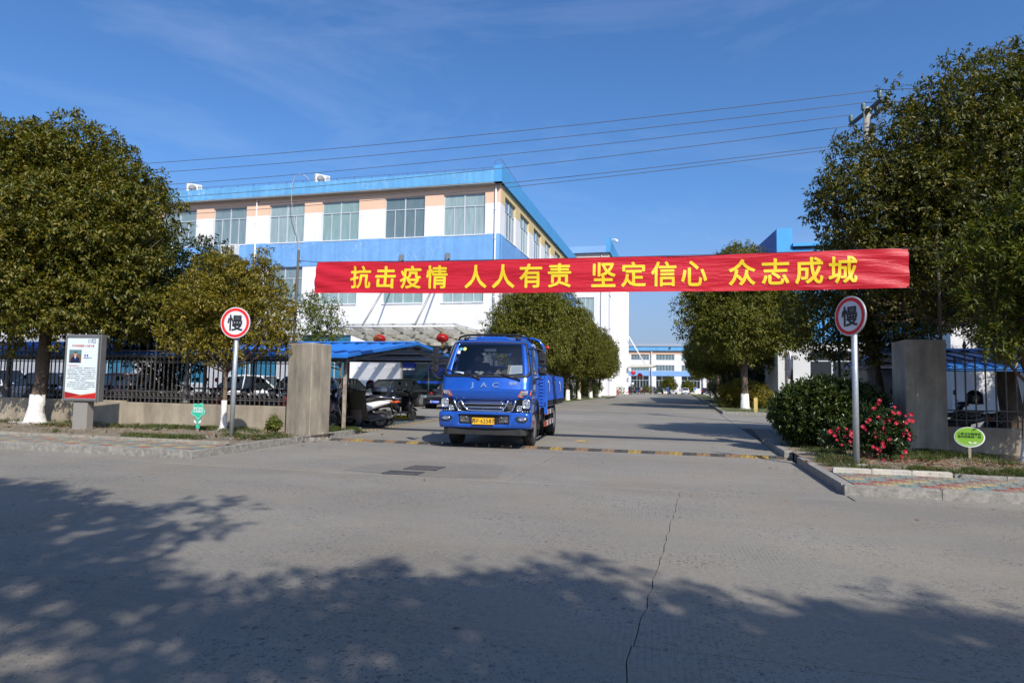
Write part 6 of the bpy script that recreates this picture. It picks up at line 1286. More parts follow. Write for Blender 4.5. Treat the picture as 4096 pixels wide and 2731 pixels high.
# two people in the cab (sitting frame placed in world through the truck's own position)
def cabin(x, y, z): v = TR.matrix_basis @ Vector((x, y, z)); return v
from mathutils import Euler
TRM = Matrix.Translation((-3.635, 11.90, 0)) @ Matrix.Rotation(R(5.0), 4, 'Z')
def seated(x, face, hl, hr, el=None, er=None):
    return dict(pelvis=(x, 1.22, 1.16), chest=(x, 1.18, 1.45), neck=(x, 1.13, 1.61), head=(x + face[0] * .03, 1.08, 1.735), shl=(x - .18, 1.15, 1.545), ell=el or (x - .24, .98, 1.38), wrl=hl, hal=(hl[0], hl[1] - .07, hl[2] + .02), shr=(x + .18, 1.15, 1.545), elr=er or (x + .24, .98, 1.38), wrr=hr, har=(hr[0], hr[1] - .07, hr[2] + .02),
                hipl=(x - .1, 1.15, 1.13), knl=(x - .12, .80, 1.12), anl=(x - .12, .74, .80), tol=(x - .12, .62, .77), hipr=(x + .1, 1.15, 1.13), knr=(x + .12, .80, 1.12), anr=(x + .12, .74, .80), tor=(x + .12, .62, .77), face=face)
OLV = mat('olive_jacket', (.10, .10, .05), .85)
def place(t): t.matrix_basis = TRM; t.location = TRM.to_translation(); t.rotation_euler = (0, 0, R(5.0))
dr = person('truck driver in olive jacket and pale face mask turning his head, seen through the windscreen', (0, 0, 0), 0, seated(.40, (-.75, -.65, -.05), (.14, .68, 1.47), (.58, .80, 1.40)), OLV, DRK, mask=mat('mask_pale', (.55, .62, .62), .7), shoes=False); place(dr)
ps = person('passenger in dark jacket and black face mask at the left side of the windscreen', (0, 0, 0), 0, seated(-.34, (.05, -1, 0), (-.46, .86, 1.30), (-.22, .86, 1.30)), NVY, DRK, mask=M_PK, shoes=False); place(ps)
# the driver's hand with its fingers on the wheel
for i in range(4):
    z = 1.495 - i * .022; skin_mesh('finger', [(.145, .66, z), (.155, .62, z + .004), (.175, .605, z), (.19, .615, z - .004)], [(0, 1), (1, 2), (2, 3)], [.011, .010, .009, .008], mat('skin_lit', (.55, .27, .16), .5), dr, 1)
skin_mesh('thumb', [(.15, .67, 1.50), (.165, .64, 1.525), (.185, .625, 1.53)], [(0, 1), (1, 2)], [.012, .011, .009], SKIN, dr, 1)

# ================================================================ CARS
def car(label, loc, rz, col, L_=4.7, Wd=1.82, H_=1.45, suv=False, group=None, plate=None, rough=.2, detail=True, metallic=.3):
    """local: front towards -y, origin at the middle of the footprint"""
    t = thing('parked_car', label, 'car', loc, rz, group); hw = Wd / 2; M_C = mat('paint_%d_%d_%d' % tuple(int(c * 255) for c in col), col, rough, spec=.5, coat=.7, metal=metallic)
    F_ = -L_ / 2; zb = .30 if suv else .22; hb = H_ * (.64 if suv else .62)
    st = [(0, .60, .34, .60), (.02, .80, .28, .66), (.06, .90, .24, .71), (.14, .97, .22, .76 if not suv else .86), (.24, 1.0, .20, .84), (.30, 1.0, .20, .92), (.5, 1.0, .20, .96), (.70, 1.0, .20, .99), (.84, 1.0, .22, 1.03), (.93, .96, .24, 1.02), (.975, .90, .28, .96), (1.0, .78, .34, .78)]
    rings = []
    for f, w, z0, zt in st:
        y = F_ + f * L_; w *= hw; z0 = z0 + (zb - .2); zt = zt * hb; zm = (z0 + zt) / 2
        rings.append([(-w * .86, y, z0), (-w * .97, y, z0 + .08), (-w, y, zm - .05), (-w * .99, y, zm + .12), (-w * .93, y, zt - .05), (-w * .80, y, zt), (-w * .3, y, zt + .025), (w * .3, y, zt + .025), (w * .80, y, zt), (w * .93, y, zt - .05), (w * .99, y, zm + .12), (w, y, zm - .05), (w * .97, y, z0 + .08), (w * .86, y, z0)])
    b = MB().loft(rings); b.obj('body', M_C, t)
    # greenhouse: dark glass, roof skin and pillars in body colour
    f0, f1, f2, f3 = (.27, .43, .74, .90) if not suv else (.25, .38, .84, .95)
    zt0 = .90 * hb; Zr = H_
    def gr_(f, z, w): y = F_ + f * L_; return [(-w * hw, y, z), (w * hw, y, z)]
    A0, A1, A2, A3 = [F_ + q * L_ for q in (f0, f1, f2, f3)]; wb_, wt = .88, .68
    V = [(-hw * wb_ * .94, A0, zt0), (hw * wb_ * .94, A0, zt0), (-hw * wt, A1, Zr - .04), (hw * wt, A1, Zr - .04), (-hw * wt, A2, Zr - .03), (hw * wt, A2, Zr - .03), (-hw * wb_ * .9, A3, hb * .99), (hw * wb_ * .9, A3, hb * .99)]
    m1 = (A1 + A2) / 2; V += [(-hw * wb_ * 1.03, m1, hb * .93), (hw * wb_ * 1.03, m1, hb * .93), (-hw * wt * 1.04, m1, Zr), (hw * wt * 1.04, m1, Zr)]
    V += [(-hw * wb_ * 1.02, A0 + .45 * (A1 - A0) + .1, zt0 + .01), (hw * wb_ * 1.02, A0 + .45 * (A1 - A0) + .1, zt0 + .01)]
    b = MB(); b.add(V, [(0, 1, 3, 2), (2, 3, 11, 10), (10, 11, 5, 4), (4, 5, 7, 6), (0, 2, 12), (12, 2, 10, 8), (8, 10, 4, 6), (1, 13, 3), (13, 9, 11, 3), (9, 7, 5, 11)], 0, False)
    b.obj('windows', mat('car_glass', (.015, .02, .022), .03, spec=.9), t, bevel=.05)
    b = MB(); k = .012
    P = lambda i: Vector(V[i])
    b.loft([[tuple(P(2) + Vector((0, -.05, k))), tuple(P(3) + Vector((0, -.05, k)))], [tuple(P(10) + Vector((0, 0, k + .012))), tuple(P(11) + Vector((0, 0, k + .012)))], [tuple(P(4) + Vector((0, .04, k))), tuple(P(5) + Vector((0, .04, k)))]], closed=False)
    o = b.obj('roof', M_C, t, fix=False); md = o.modifiers.new('s', 'SOLIDIFY'); md.thickness = .03; md.offset = 0
    b = MB()
    for s_, (i0, i2, i4, i6, i8, i10) in ((-1, (0, 2, 4, 6, 8, 10)), (1, (1, 3, 5, 7, 9, 11))):
        b.tube([P(i0) + Vector((s_ * .005, 0, -.02)), P(i2) + Vector((s_ * .0, 0, .0)), P(i10) + Vector((s_ * .005, 0, 0)), P(i4), P(i6) + Vector((0, 0, -.02))], .034, 6)
        b.tube([P(i10), P(i8) + Vector((s_ * .01, 0, 0))], .028, 6)
    b.obj('pillars', M_C, t)
    b = MB()
    for s_ in (-1, 1): b.tube([(s_ * hw * .93, A0 + .3, zt0 + .03), (s_ * hw * .945, m1, hb * .955), (s_ * hw * .9, A3 - .1, hb * 1.0)], .010, 5)
    b.obj('window_trim', M_CHROME, t)
    rw_ = .33 if not suv else .36
    for s_ in (-1, 1):
        for y in (F_ + .19 * L_, F_ + .79 * L_):
            MB().lathe([(rw_ + .06, s_ * (hw - .005)), (rw_ + .06, s_ * (hw * .6))], (0, y, rw_ + .02), 22, 'x').obj('wheel_arch', M_BLACK, t)
            wheel(t, (s_ * (hw - .095), y, rw_), rw_, .21, s_, 'alloy')
    for s_ in (-1, 1):
        MB().obox((s_ * hw * .74, F_ + .045, .60 * hb / .9 + (zb - .22)), (.36, .16, .13), rz=s_ * .32).obj('headlight', M_LENS, t, bevel=.03)
        MB().obox((s_ * hw * .76, -F_ - .05, .80 * hb), (.34, .12, .15), rz=-s_ * .25).obj('tail_light', mat('tail_red', (.5, .01, .01), .2), t, bevel=.03)
        MB().ball((s_ * (hw + .09), A0 + .42, zt0 + .10), .09, 10, sc=(1.2, .7, .8)).tube([(s_ * (hw - .08), A0 + .42, zt0 + .02), (s_ * (hw + .05), A0 + .42, zt0 + .08)], .02, 5).obj('door_mirror', M_C, t)
    g = MB().obox((0, F_ + .015, .50 * hb / .9 + (zb - .2)), (hw * 1.05, .06, .17)).obj('grille', M_BLACK, t, bevel=.02)
    b = MB()
    for i in range(3): b.box(-hw * .5, hw * .5, F_ - .028, F_ - .015, .44 * hb / .9 + i * .06 + (zb - .2), .44 * hb / .9 + i * .06 + .018 + (zb - .2))
    b.obj('grille_bar', M_CHROME, g, fix=False)
    MB().obox((0, F_ + .03, zb + .10), (hw * 1.5, .12, .12)).obj('air_intake', M_BLACK, t, bevel=.02)
    def plt(y, z, rot, txt):
        p_ = MB().box(-.22, .22, -.006, .006, -.07, .07).obj('number_plate', M_BLUEP, t); p_.location = (0, y, z); p_.rotation_euler.z = rot
        if txt: text('plate_text', txt, .115, M_PW, p_, (0, -.009, 0), bold=.01)
    plt(F_ - .04, .36 + (zb - .22), 0, plate); plt(-F_ + .012, .62 * hb, math.pi, plate if detail == 'rear' else None)
    return t
car('black sedan with blue number plate just left of the truck, facing the camera', (-11.55, 32.95, 0), R(-8), (.010, .012, .022), plate='苏F·1M5A9', metallic=.1)
car('glossy black sedan behind the parked scooters in front of the glass entrance', (-15.0, 32.2, 0), R(-20), (.008, .008, .008), L_=4.8, metallic=.1)
car('dark blue sedan with bright roof and bonnet under the end of the shed roof', (-14.9, 24.6, 0), R(72), (.10, .13, .20), metallic=.4)
car('dark sedan of which only the roof shows above the blue sedan', (-18.0, 31.5, 0), R(-15), (.02, .02, .022))
car('white sedan behind the fence, its roof bright between the bars', (-18.2, 24.4, 0), R(-84), (.66, .66, .66), metallic=0)
car('very dark maroon sedan behind the fence, right of the iron post', (-23.6, 24.0, 0), R(80), (.05, .015, .015), metallic=.2)
car('red car behind the fence, mostly hidden by dark leaves', (-27.0, 27.0, 0), R(85), (.45, .02, .02), metallic=.1)
car('silver-blue sedan behind the fence beside the notice board', (-29.3, 24.6, 0), R(-80), (.20, .25, .36), metallic=.6)
car('white car behind the fence at the far left edge of the photo', (-34.5, 26.5, 0), R(88), (.62, .62, .62), H_=1.6, suv=True, metallic=0)
FG = 'cars parked before the far building'
car('distant black hatchback, leftmost of the far parked cars', (-13.3, 182.0 - 6, 0), R(170), (.03, .03, .035), H_=1.6, suv=True, group=FG)
car('distant dark sedan with red tail lights, second from the left of the far parked cars', (-10.9, 169.0, 0), R(180), (.03, .03, .035), detail='rear', group=FG)
car('distant dark red car peeping out right of the dark sedan with tail lights', (-9.1, 173.5, 0), R(176), (.12, .03, .03), group=FG)
car('distant black off-road car beside the person in dark clothes', (-5.35, 163.5, 0), R(0), (.015, .015, .018), H_=1.68, suv=True, group=FG)
car('distant white sport utility car behind the walker in blue', (-2.15, 163.5, 0), R(183), (.70, .70, .70), H_=1.66, suv=True, group=FG, metallic=0)
car('distant white sedan, rightmost white car before the far building', (.75, 163.5, 0), R(180), (.70, .70, .70), detail='rear', group=FG, metallic=0)
car('distant dark car in the shade of the right-hand trees', (5.4, 166, 0), R(180), (.06, .015, .015), H_=1.6, suv=True, group=FG)

# ================================================================ SCOOTERS
def scooter(label, loc, rz, col, big=False, box=None, apron=False, plate=None, mirrors=M_BLACK, basket=False, s=1.0, group=None, cover=None, seatm=None):
    """local: front towards -y"""
    t = thing('scooter', label, 'scooter', loc, rz, group); t.scale = (s, s, s); mc = mat('fairing_%d_%d_%d' % tuple(int(c * 255) for c in col), col, .3, spec=.5, coat=.5)
    r = .235 if big else .21; WB = .64
    for y, nm in ((-WB, 'front_wheel'), (WB, 'rear_wheel')):
        e = bpy.data.objects.new(nm, None); COL.objects.link(e); e.parent = t; e.location = (0, y, r); w = .105 if nm == 'front_wheel' else .125
        MB().lathe([(r * .68, -w / 2), (r * .86, -w / 2), (r * .97, -w * .25), (r, 0), (r * .97, w * .25), (r * .86, w / 2), (r * .68, w / 2), (r * .66, 0), (r * .68, -w / 2)], (0, 0, 0), 24, 'x').obj('tyre', M_RUBBER, e)
        b = MB().lathe([(.04, -w * .5), (.04, w * .5)], (0, 0, 0), 10, 'x').lathe([(r * .68, -.02), (r * .68, .02), (r * .62, .02), (r * .62, -.02), (r * .68, -.02)], (0, 0, 0), 20, 'x')
        for i in range(5): a = i * 2 * math.pi / 5; b.obox((0, r * .34 * math.cos(a), r * .34 * math.sin(a)), (.025, r * .62, .035), rx=a)
        b.obj('rim', mat('rim_silver', (.42, .43, .44), .35, metal=.7), e)
    def shell(secs, name, m, parent=t, bevel=0):
        # secs: (y, z, halfwidth, halfheight)
        rg_ = []
        for (y, z, hw, hh, *tl) in secs:
            tlt = tl[0] if tl else 0; rg_.append([(hw * math.cos(a) * (1 if abs(math.cos(a)) < .9 else .97), y + hh * math.sin(a) * math.sin(tlt), z + hh * math.sin(a) * math.cos(tlt)) for a in [2 * math.pi * i / 14 for i in range(14)]])
        return MB().loft(rg_).obj(name, m, parent)
    # front mudguard, fork, leg shield, headlamp, handlebar
    b = MB(); n = 10
    b.loft([[(x, -WB + (r + .035) * math.cos(a), r + (r + .035) * math.sin(a) + (0 if abs(x) < .05 else -.02)) for x in (-.07, -.04, 0, .04, .07)] for a in [R(20 + 130 * i / n) for i in range(n + 1)]], closed=False)
    o = b.obj('front_mudguard', mc, t, fix=False); md = o.modifiers.new('s', 'SOLIDIFY'); md.thickness = .012
    MB().tube([(-.075, -WB, r), (-.06, -WB + .13, .55), (-.03, -WB + .2, .78)], .018, 7).tube([(.075, -WB, r), (.06, -WB + .13, .55), (.03, -WB + .2, .78)], .018, 7).tube([(0, -WB + .14, .58), (0, -WB + .26, .98)], .028, 8).obj('fork', M_GREY, t)
    fs_ = 1.35 if big else 1.0
    shell([(-WB + .26, .26, .05, .03), (-WB + .22, .34, .14 * fs_, .05), (-WB + .15, .48, .19 * fs_, .07), (-WB + .10, .64, .20 * fs_, .085), (-WB + .13, .78, .16 * fs_, .07), (-WB + .2, .88, .09, .05)], 'leg_shield', mc)
    for k in range(1): 
        b = MB(); b.loft([[(x * fs_, -WB + .28 + .02 * abs(x) * 4, z) for x in (-.18, -.09, 0, .09, .18)] for z in (.30, .5, .7, .82)], closed=False); o = b.obj('inner_shield', M_BLACK, t, fix=False); md = o.modifiers.new('s', 'SOLIDIFY'); md.thickness = .02
    hl = MB()
    if big:
        for s_ in (-1, 1): hl.ball((s_ * .085, -WB + .02, .62), .06, 12, sc=(1.3, .7, .8))
    else: hl.ball((0, -WB + .16, .93), .075, 14, sc=(1.05, .75, .95))
    shell([(-WB + .14, .94, .10, .06), (-WB + .20, .96, .17, .07), (-WB + .30, .98, .14, .06), (-WB + .38, .98, .05, .03)], 'handlebar_cowl', mc)
    hl.obj('headlight', M_LENS, t)
    MB().tube([(-.33, -WB + .38, 1.0), (-.2, -WB + .30, 1.0), (0, -WB + .27, .98), (.2, -WB + .30, 1.0), (.33, -WB + .38, 1.0)], .014, 7).tube([(-.35, -WB + .39, 1.0), (-.22, -WB + .31, 1.0)], .022, 8).tube([(.35, -WB + .39, 1.0), (.22, -WB + .31, 1.0)], .022, 8).obj('handlebar', M_BLACK, t)
    for s_ in (-1, 1): MB().tube([(s_ * .2, -WB + .29, 1.0), (s_ * .26, -WB + .25, 1.12), (s_ * .29, -WB + .27, 1.19)], .007, 5).lathe([(0, -.012), (.058, -.01), (.06, .01), (0, .016)], (s_ * .31, -WB + .27, 1.23), 14, 'y').obj('mirror', mirrors, t)
    # floor, rear body, seat
    b = MB().box(-.15, .15, -WB + .28, .12, .27, .33); b.obj('footboard', M_BLACK, t, bevel=.02)
    shell([(.02, .42, .10, .10), (.12, .50, .14, .14), (.35, .57, .155, .12), (.62, .64, .13, .09), (.84, .68, .09, .06), (.93, .70, .05, .03)], 'rear_body', mc)
    shell([(-.02, .70, .06, .03), (.05, .72, .13, .05), (.3, .74, .16, .06), (.45, .78, .155, .055), (.72, .80, .12, .05), (.82, .80, .06, .03)], 'seat', seatm or mat('seat_black', (.02, .02, .022), .6), t)
    MB().box(-.10, .10, .15, WB + .1, .20, .34).ball((.10, WB - .05, .25), .09, 10, sc=(.7, 1.6, .8)).tube([(.13, .3, .2), (.15, .85, .28)], .045, 8).obj('engine', mat('engine_grey', (.09, .09, .09), .6, metal=.4), t, bevel=.02)
    MB().obox((0, .95, .68), (.15, .04, .06)).obj('tail_light', M_RED, t, bevel=.015)
    for s_ in (-1, 1): MB().ball((s_ * .12, .9, .69), .035, 8, sc=(1.2, 1.3, .8)).obj('indicator', mat('signal_orange', (.72, .13, .015), .25), t)
    b = MB(); b.loft([[(-.07, .90, .62), (.07, .90, .62)], [(-.07, 1.0, .35), (.07, 1.0, .35)]], closed=False); o = b.obj('rear_mudguard', M_BLACK, t, fix=False); md = o.modifiers.new('s', 'SOLIDIFY'); md.thickness = .01
    MB().tube([(-.17, .3, .84), (-.18, .8, .80), (-.12, 1.0, .78), (.12, 1.0, .78), (.18, .8, .80), (.17, .3, .84)], .012, 6).obj('grab_rail', M_CHROME, t)
    MB().tube([(-.12, .05, .28), (-.2, .0, .02)], .014, 6).obj('side_stand', M_BLACK, t)
    if box is not None:
        bx = MB(); bx.loft([[(x * k_, y * k_ + .92, z) for x, y in [(-.2, -.17), (.2, -.17), (.22, .1), (.12, .19), (-.12, .19), (-.22, .1)]] for z, k_ in ((.86, .8), (.96, 1.0))]); o = bx.obj('top_box', M_BLACK, t, bevel=.02)
        bx = MB(); bx.loft([[(x * k_, y * k_ + .92, z) for x, y in [(-.2, -.17), (.2, -.17), (.22, .1), (.12, .19), (-.12, .19), (-.22, .1)]] for z, k_ in ((.962, 1.03), (1.06, 1.0), (1.11, .8))]); bx.obj('top_box_lid', box, o, bevel=.02)
    if plate:
        p_ = MB().box(-.11, .11, -.004, .004, -.07, .07).obj('number_plate', mat('plate_yellow', (.85, .46, .015), .45), t); p_.location = (0, 1.02, .56); text('plate_text', plate, .065, M_PK, p_, (0, .006, 0), rot=(R(90), 0, R(180)), bold=.01)
        for k_, m_ in enumerate((M_RED, mat('tag_green', (.02, .35, .25), .5), M_PW)): MB().box(-.10, .10, 1.016, 1.022, .455 - k_ * .045, .49 - k_ * .045).obj('tag', m_, t)
    if apron:
        b = MB(); rr_ = random.Random(3); nx, nz_ = 10, 12; vs = []
        for j in range(nz_ + 1):
            for i in range(nx + 1):
                u = -1 + 2 * i / nx; v = j / nz_; w = (.30 + .05 * v) * (1 - .12 * v ** 2); vs.append((math.sin(u * 1.35) * w, -WB + .33 + .62 * (1 - math.cos(u * 1.3)) + v * (.20 - .12 * abs(u)) + .015 * math.sin(u * 9 + v * 5) + rr_.uniform(-.006, .006), .98 - v * .76 + .05 * abs(u) * v))
        b.add(vs, [(j * (nx + 1) + i, j * (nx + 1) + i + 1, (j + 1) * (nx + 1) + i + 1, (j + 1) * (nx + 1) + i) for j in range(nz_) for i in range(nx)], 0, True)
        for q in b.m: pass
        o = b.obj('wind_apron', mat('apron_olive', (.050, .042, .020), .8, var=.2, vs=6), t, fix=False); md = o.modifiers.new('s', 'SOLIDIFY'); md.thickness = .012
        o2 = MB(); vs2 = [v for k_, v in enumerate(vs) if k_ // (nx + 1) >= 8]; rows = len(vs2) // (nx + 1); o2.add([(x * 1.03, y - .014, z - .005) for x, y, z in vs2], [(j * (nx + 1) + i, j * (nx + 1) + i + 1, (j + 1) * (nx + 1) + i + 1, (j + 1) * (nx + 1) + i) for j in range(rows - 1) for i in range(nx)], 0, True); o2.obj('apron_hem', mat('apron_silver', (.17, .13, .12), .35, metal=.3), o, fix=False)
        for s_ in (-1, 1): MB().tube([(s_ * .2, -WB + .3, 1.0), (s_ * .3, -WB + .36, .99), (s_ * .42, -WB + .36, .97)], [.05, .07, .06], 9).obj('hand_muff', mat('apron_olive', (.050, .042, .020), .8), t)
    if cover is not None:
        shell([(-WB + .04, .78, .22, .2), (-WB + .2, .82, .28, .22), (-WB + .45, .70, .30, .28), (-WB + .62, .6, .26, .26), (-WB + .70, .5, .15, .15)], 'cover', cover, t)
    if basket:
        b = MB()
        for i in range(7):
            for z in (.62, .68, .74, .80): pass
            b.tube([(-.13 + i * .043, -WB - .10, .60), (-.15 + i * .05, -WB - .14, .82)], .004, 4)
        for z in (.60, .67, .75, .82): b.tube([(-.15, -WB - .13, z), (.15, -WB - .13, z), (.15, -WB + .06, z), (-.15, -WB + .06, z)], .005, 4, closed=True)
        b.obj('basket', mat('basket_brown', (.20, .09, .05), .6), t)
    return t
WHT = (.72, .72, .71); BLK = (.012, .012, .014)
scooter('large white scooter with silver and olive wind apron, nearest behind the left pier', (-8.46, 16.05, 0), R(-47), WHT, big=True, apron=True, s=1.04)
scooter('white scooter half hidden behind the left gate pier', (-9.55, 16.6, 0), R(-30), WHT, big=True, s=1.0)
scooter('black scooter with white top box and yellow number plate seen from behind', (-8.80, 19.5, 0), R(162), BLK, box=M_PW, plate='F·50KY', s=1.0)
scooter('black scooter with a dark red helmet, between the white and the plated scooter', (-9.1, 17.9, 0), R(-70), BLK, s=1.0)
scooter('black scooter in the shade just right of the left gate pier, behind the white one', (-8.75, 16.95, 0), R(-60), BLK)
scooter('dark grey scooter deep under the left shed behind the white scooters', (-9.9, 18.2, 0), R(-80), (.05, .05, .055))
def helmet(label, loc, rz, m, s=1.0):
    t = thing('helmet', label, 'helmet', loc, rz); t.scale = (s, s, s)
    MB().lathe([(.125, -.09), (.135, -.02), (.128, .05), (.10, .10), (.05, .135), (0, .143)], (0, 0, 0), 20, sc=(.95, 1.08, 1)).obj('shell', m, t)
    b = MB(); b.loft([[(.131 * math.sin(a) * .97, -.142 * math.cos(a) - .008, z) for a in [R(-65 + 130 * i / 8) for i in range(9)]] for z in (-.07, .035)], closed=False); b.obj('visor', M_DGLASS, t, fix=False)
    MB().lathe([(.128, -.11), (.137, -.10), (.137, -.085), (.128, -.08)], (0, 0, 0), 20, sc=(.95, 1.08, 1)).obj('rim_trim', M_BLACK, t); return t
helmet('dark red helmet hung on a scooter mirror in front of the black sedan', (-8.88, 17.65, 1.17), R(10), mat('helmet_red', (.16, .008, .015), .3, coat=.6))
helmet('black helmet on a scooter behind the right fence, left of the other helmet', (5.45, 16.35, 1.12), R(30), M_BLACK, 1.15); helmet('black helmet on a scooter behind the right fence, nearer the tree trunk', (6.15, 16.35, 1.12), R(-60), M_BLACK, 1.2)
helmet('black helmet with red stripe on a scooter behind the left fence near the pier', (-9.72, 14.95, 1.03), R(10), M_BLACK, .9)
MAR = (.22, .02, .03)
for (x, y, rz, col, kw, l) in [(-8.95, 15.2, 5, (.55, .5, .5), dict(cover=mat('dotted_cover', (.20, .015, .03), .8, var=.5, vs=40, col2=(.4, .25, .2))), 'scooter under a dotted dark red cover behind the fence beside the left pier'), (-9.6, 15.0, -6, MAR, {}, 'maroon scooter behind the left fence beside the dotted cover'), (-10.2, 15.2, 8, BLK, {}, 'black scooter behind the fence just right of the small tree trunk'),
                               (-10.8, 15.0, -3, (.02, .02, .03), {}, 'black scooter directly behind the small tree trunk'), (-11.35, 14.9, -10, (.60, .01, .01), dict(mirrors=M_RED), 'bright red scooter with red mirrors behind the left fence'), (-11.95, 15.2, 6, BLK, dict(basket=True), 'dark scooter with a brown basket behind the left fence by the iron post'), (-12.6, 15.1, -12, BLK, {}, 'black scooter left of the one with the basket'),
                               (-13.2, 15.3, -4, (.03, .04, .05), {}, 'dark grey scooter behind the fence near the notice board'), (-13.9, 15.2, 7, BLK, {}, 'black scooter just right of the notice board'), (-14.7, 15.2, 6, (.05, .05, .06), {}, 'dark scooter in shade behind the notice board'), (-15.4, 15.2, 0, BLK, {}, 'black scooter just left of the notice board'), (-16.1, 15.1, 9, (.04, .04, .05), {}, 'charcoal scooter right of the big tree trunk'),
                               (-16.8, 15.4, -8, (.2, .02, .03), {}, 'dark red scooter behind the fence left of the big tree trunk'), (-17.5, 15.3, 4, BLK, {}, 'black scooter at the far left behind the fence'), (-18.2, 15.3, 4, (.1, .1, .1), {}, 'grey scooter at the left frame edge behind the fence'),
                               (4.30, 17.2, 20, (.28, .12, .30), {}, 'purple scooter between the shed posts left of the right pier'), (5.0, 17.3, 15, (.35, .16, .30), {}, 'pink scooter just behind the right pier'), (5.55, 16.6, -100, BLK, {}, 'black scooter behind the right fence with a helmet on its seat'), (6.4, 16.7, -80, (.03, .04, .08), {}, 'dark blue scooter behind the right fence near the tree'), (7.4, 16.6, 10, BLK, {}, 'black scooter right of the big tree trunk behind the fence'),
                               (8.3, 16.8, -8, (.06, .06, .06), {}, 'grey scooter at the right end behind the fence')]:
    scooter(l, (x, y, .0), R(rz), col, group=None, **kw)
# ================================================================ BANNER
M_BAN = mat('banner_red', (.66, .018, .035), .42, spec=.4, var=.0); N, K, p = nodes(M_BAN)
co = N.new('ShaderNodeTexCoord'); mq = N.new('ShaderNodeMapping'); mq.inputs['Scale'].default_value = (.9, 1, 7); mq.inputs['Rotation'].default_value = (0, R(4), 0); n1 = N.new('ShaderNodeTexNoise'); n1.inputs['Scale'].default_value = 1.6; n1.inputs['Detail'].default_value = 5; n1.inputs['Distortion'].default_value = .6
K(co.outputs['Object'], mq.inputs[0]); K(mq.outputs[0], n1.inputs['Vector']); bp1 = N.new('ShaderNodeBump'); bp1.inputs['Strength'].default_value = .5; bp1.inputs['Distance'].default_value = .06; K(n1.outputs['Fac'], bp1.inputs['Height']); K(bp1.outputs[0], p.inputs['Normal'])
tr = N.new('ShaderNodeBsdfTranslucent'); tr.inputs[0].default_value = (.9, .05, .06, 1); mx_ = N.new('ShaderNodeMixShader'); mx_.inputs[0].default_value = .22; K(p.outputs[0], mx_.inputs[1]); K(tr.outputs[0], mx_.inputs[2]); K(mx_.outputs[0], N['Material Output'].inputs[0])
M_BYE = mat('banner_yellow', (.86, .60, .02), .5); N, K, p = nodes(M_BYE)
BX0, BX1, BY = -7.94, 3.92, 13.0
def btop(x): t = (x - BX0) / (BX1 - BX0); return 3.905 + (3.787 - 3.905) * t - .30 * t * (1 - t) * .62
def bbot(x): t = (x - BX0) / (BX1 - BX0); return 3.205 + (3.069 - 3.205) * t - .22 * t * (1 - t) * .62
def bdep(x, v):
    e0 = math.exp(-(x - BX0) / .9); e1 = math.exp(-(BX1 - x) / .9)
    return .025 * math.sin(x * 1.1 + v * 1.2) + .010 * math.sin(x * 3.1 - v * 5) + .007 * math.sin(v * 11 + x * .9) + .02 * e0 * math.sin(v * 14 + (x - BX0) * 5) + .02 * e1 * math.sin(v * 14 - (BX1 - x) * 5)
ban = thing('banner', 'long red cloth banner with yellow characters stretched over the gateway', 'banner', (0, BY, 0))
b = MB(); NX, NZ = 200, 14
b.add([(BX0 + (BX1 - BX0) * i / NX + (.05 * (1 - j / NZ) * -1 if i == 0 else 0), bdep(BX0 + (BX1 - BX0) * i / NX, j / NZ), bbot(BX0 + (BX1 - BX0) * i / NX) + (btop(BX0 + (BX1 - BX0) * i / NX) - bbot(BX0 + (BX1 - BX0) * i / NX)) * j / NZ) for j in range(NZ + 1) for i in range(NX + 1)],
      [(j * (NX + 1) + i, j * (NX + 1) + i + 1, (j + 1) * (NX + 1) + i + 1, (j + 1) * (NX + 1) + i) for j in range(NZ) for i in range(NX)], 0, True)
b.obj('cloth', M_BAN, ban, fix=False)
import bmesh
def warp_text(ch, xc, w, h, vc=.5):
    me = text_mesh(ch, .5, bold=.021, res=3).copy(); me.materials.clear(); me.materials.append(M_BYE)
    co_ = np.array([v.co[:] for v in me.vertices]); x0, x1, y0, y1 = co_[:, 0].min(), co_[:, 0].max(), co_[:, 1].min(), co_[:, 1].max()
    bm = bmesh.new(); bm.from_mesh(me)
    for k in range(1, 9):
        g = bm.verts[:] + bm.edges[:] + bm.faces[:]; bmesh.ops.bisect_plane(bm, geom=g, plane_co=(x0 + (x1 - x0) * k / 9, 0, 0), plane_no=(1, 0, 0))
        g = bm.verts[:] + bm.edges[:] + bm.faces[:]; bmesh.ops.bisect_plane(bm, geom=g, plane_co=(0, y0 + (y1 - y0) * k / 9, 0), plane_no=(0, 1, 0))
    for v in bm.verts:
        u = (v.co.x - (x0 + x1) / 2) / (x1 - x0) * w + xc; q = (v.co.y - (y0 + y1) / 2) / (y1 - y0) * h
        zb, zt_ = bbot(u), btop(u); z = (zb + zt_) / 2 + q; v.co = (u, bdep(u, (z - zb) / (zt_ - zb)) - .009 - v.co.z * .6, z)
    bm.to_mesh(me); bm.free(); return put('character', me, ban)
chars = "抗击疫情人人有责坚定信心众志成城"
for ch, xc in zip(chars, [-6.85, -6.26, -5.67, -5.08, -4.20, -3.60, -3.01, -2.41, -1.52, -.93, -.35, .22, 1.10, 1.69, 2.27, 2.84]): warp_text(ch, xc, .485, .50)
MB().tube([(BX0 - .5, .02, 3.96), (BX0, 0, 3.905)] + [(BX0 + (BX1 - BX0) * i / 20, .004, btop(BX0 + (BX1 - BX0) * i / 20) + .006) for i in range(1, 20)] + [(BX1, 0, 3.787), (4.7, .95, 3.95)], .006, 5).obj('top_cord', M_PK, ban)
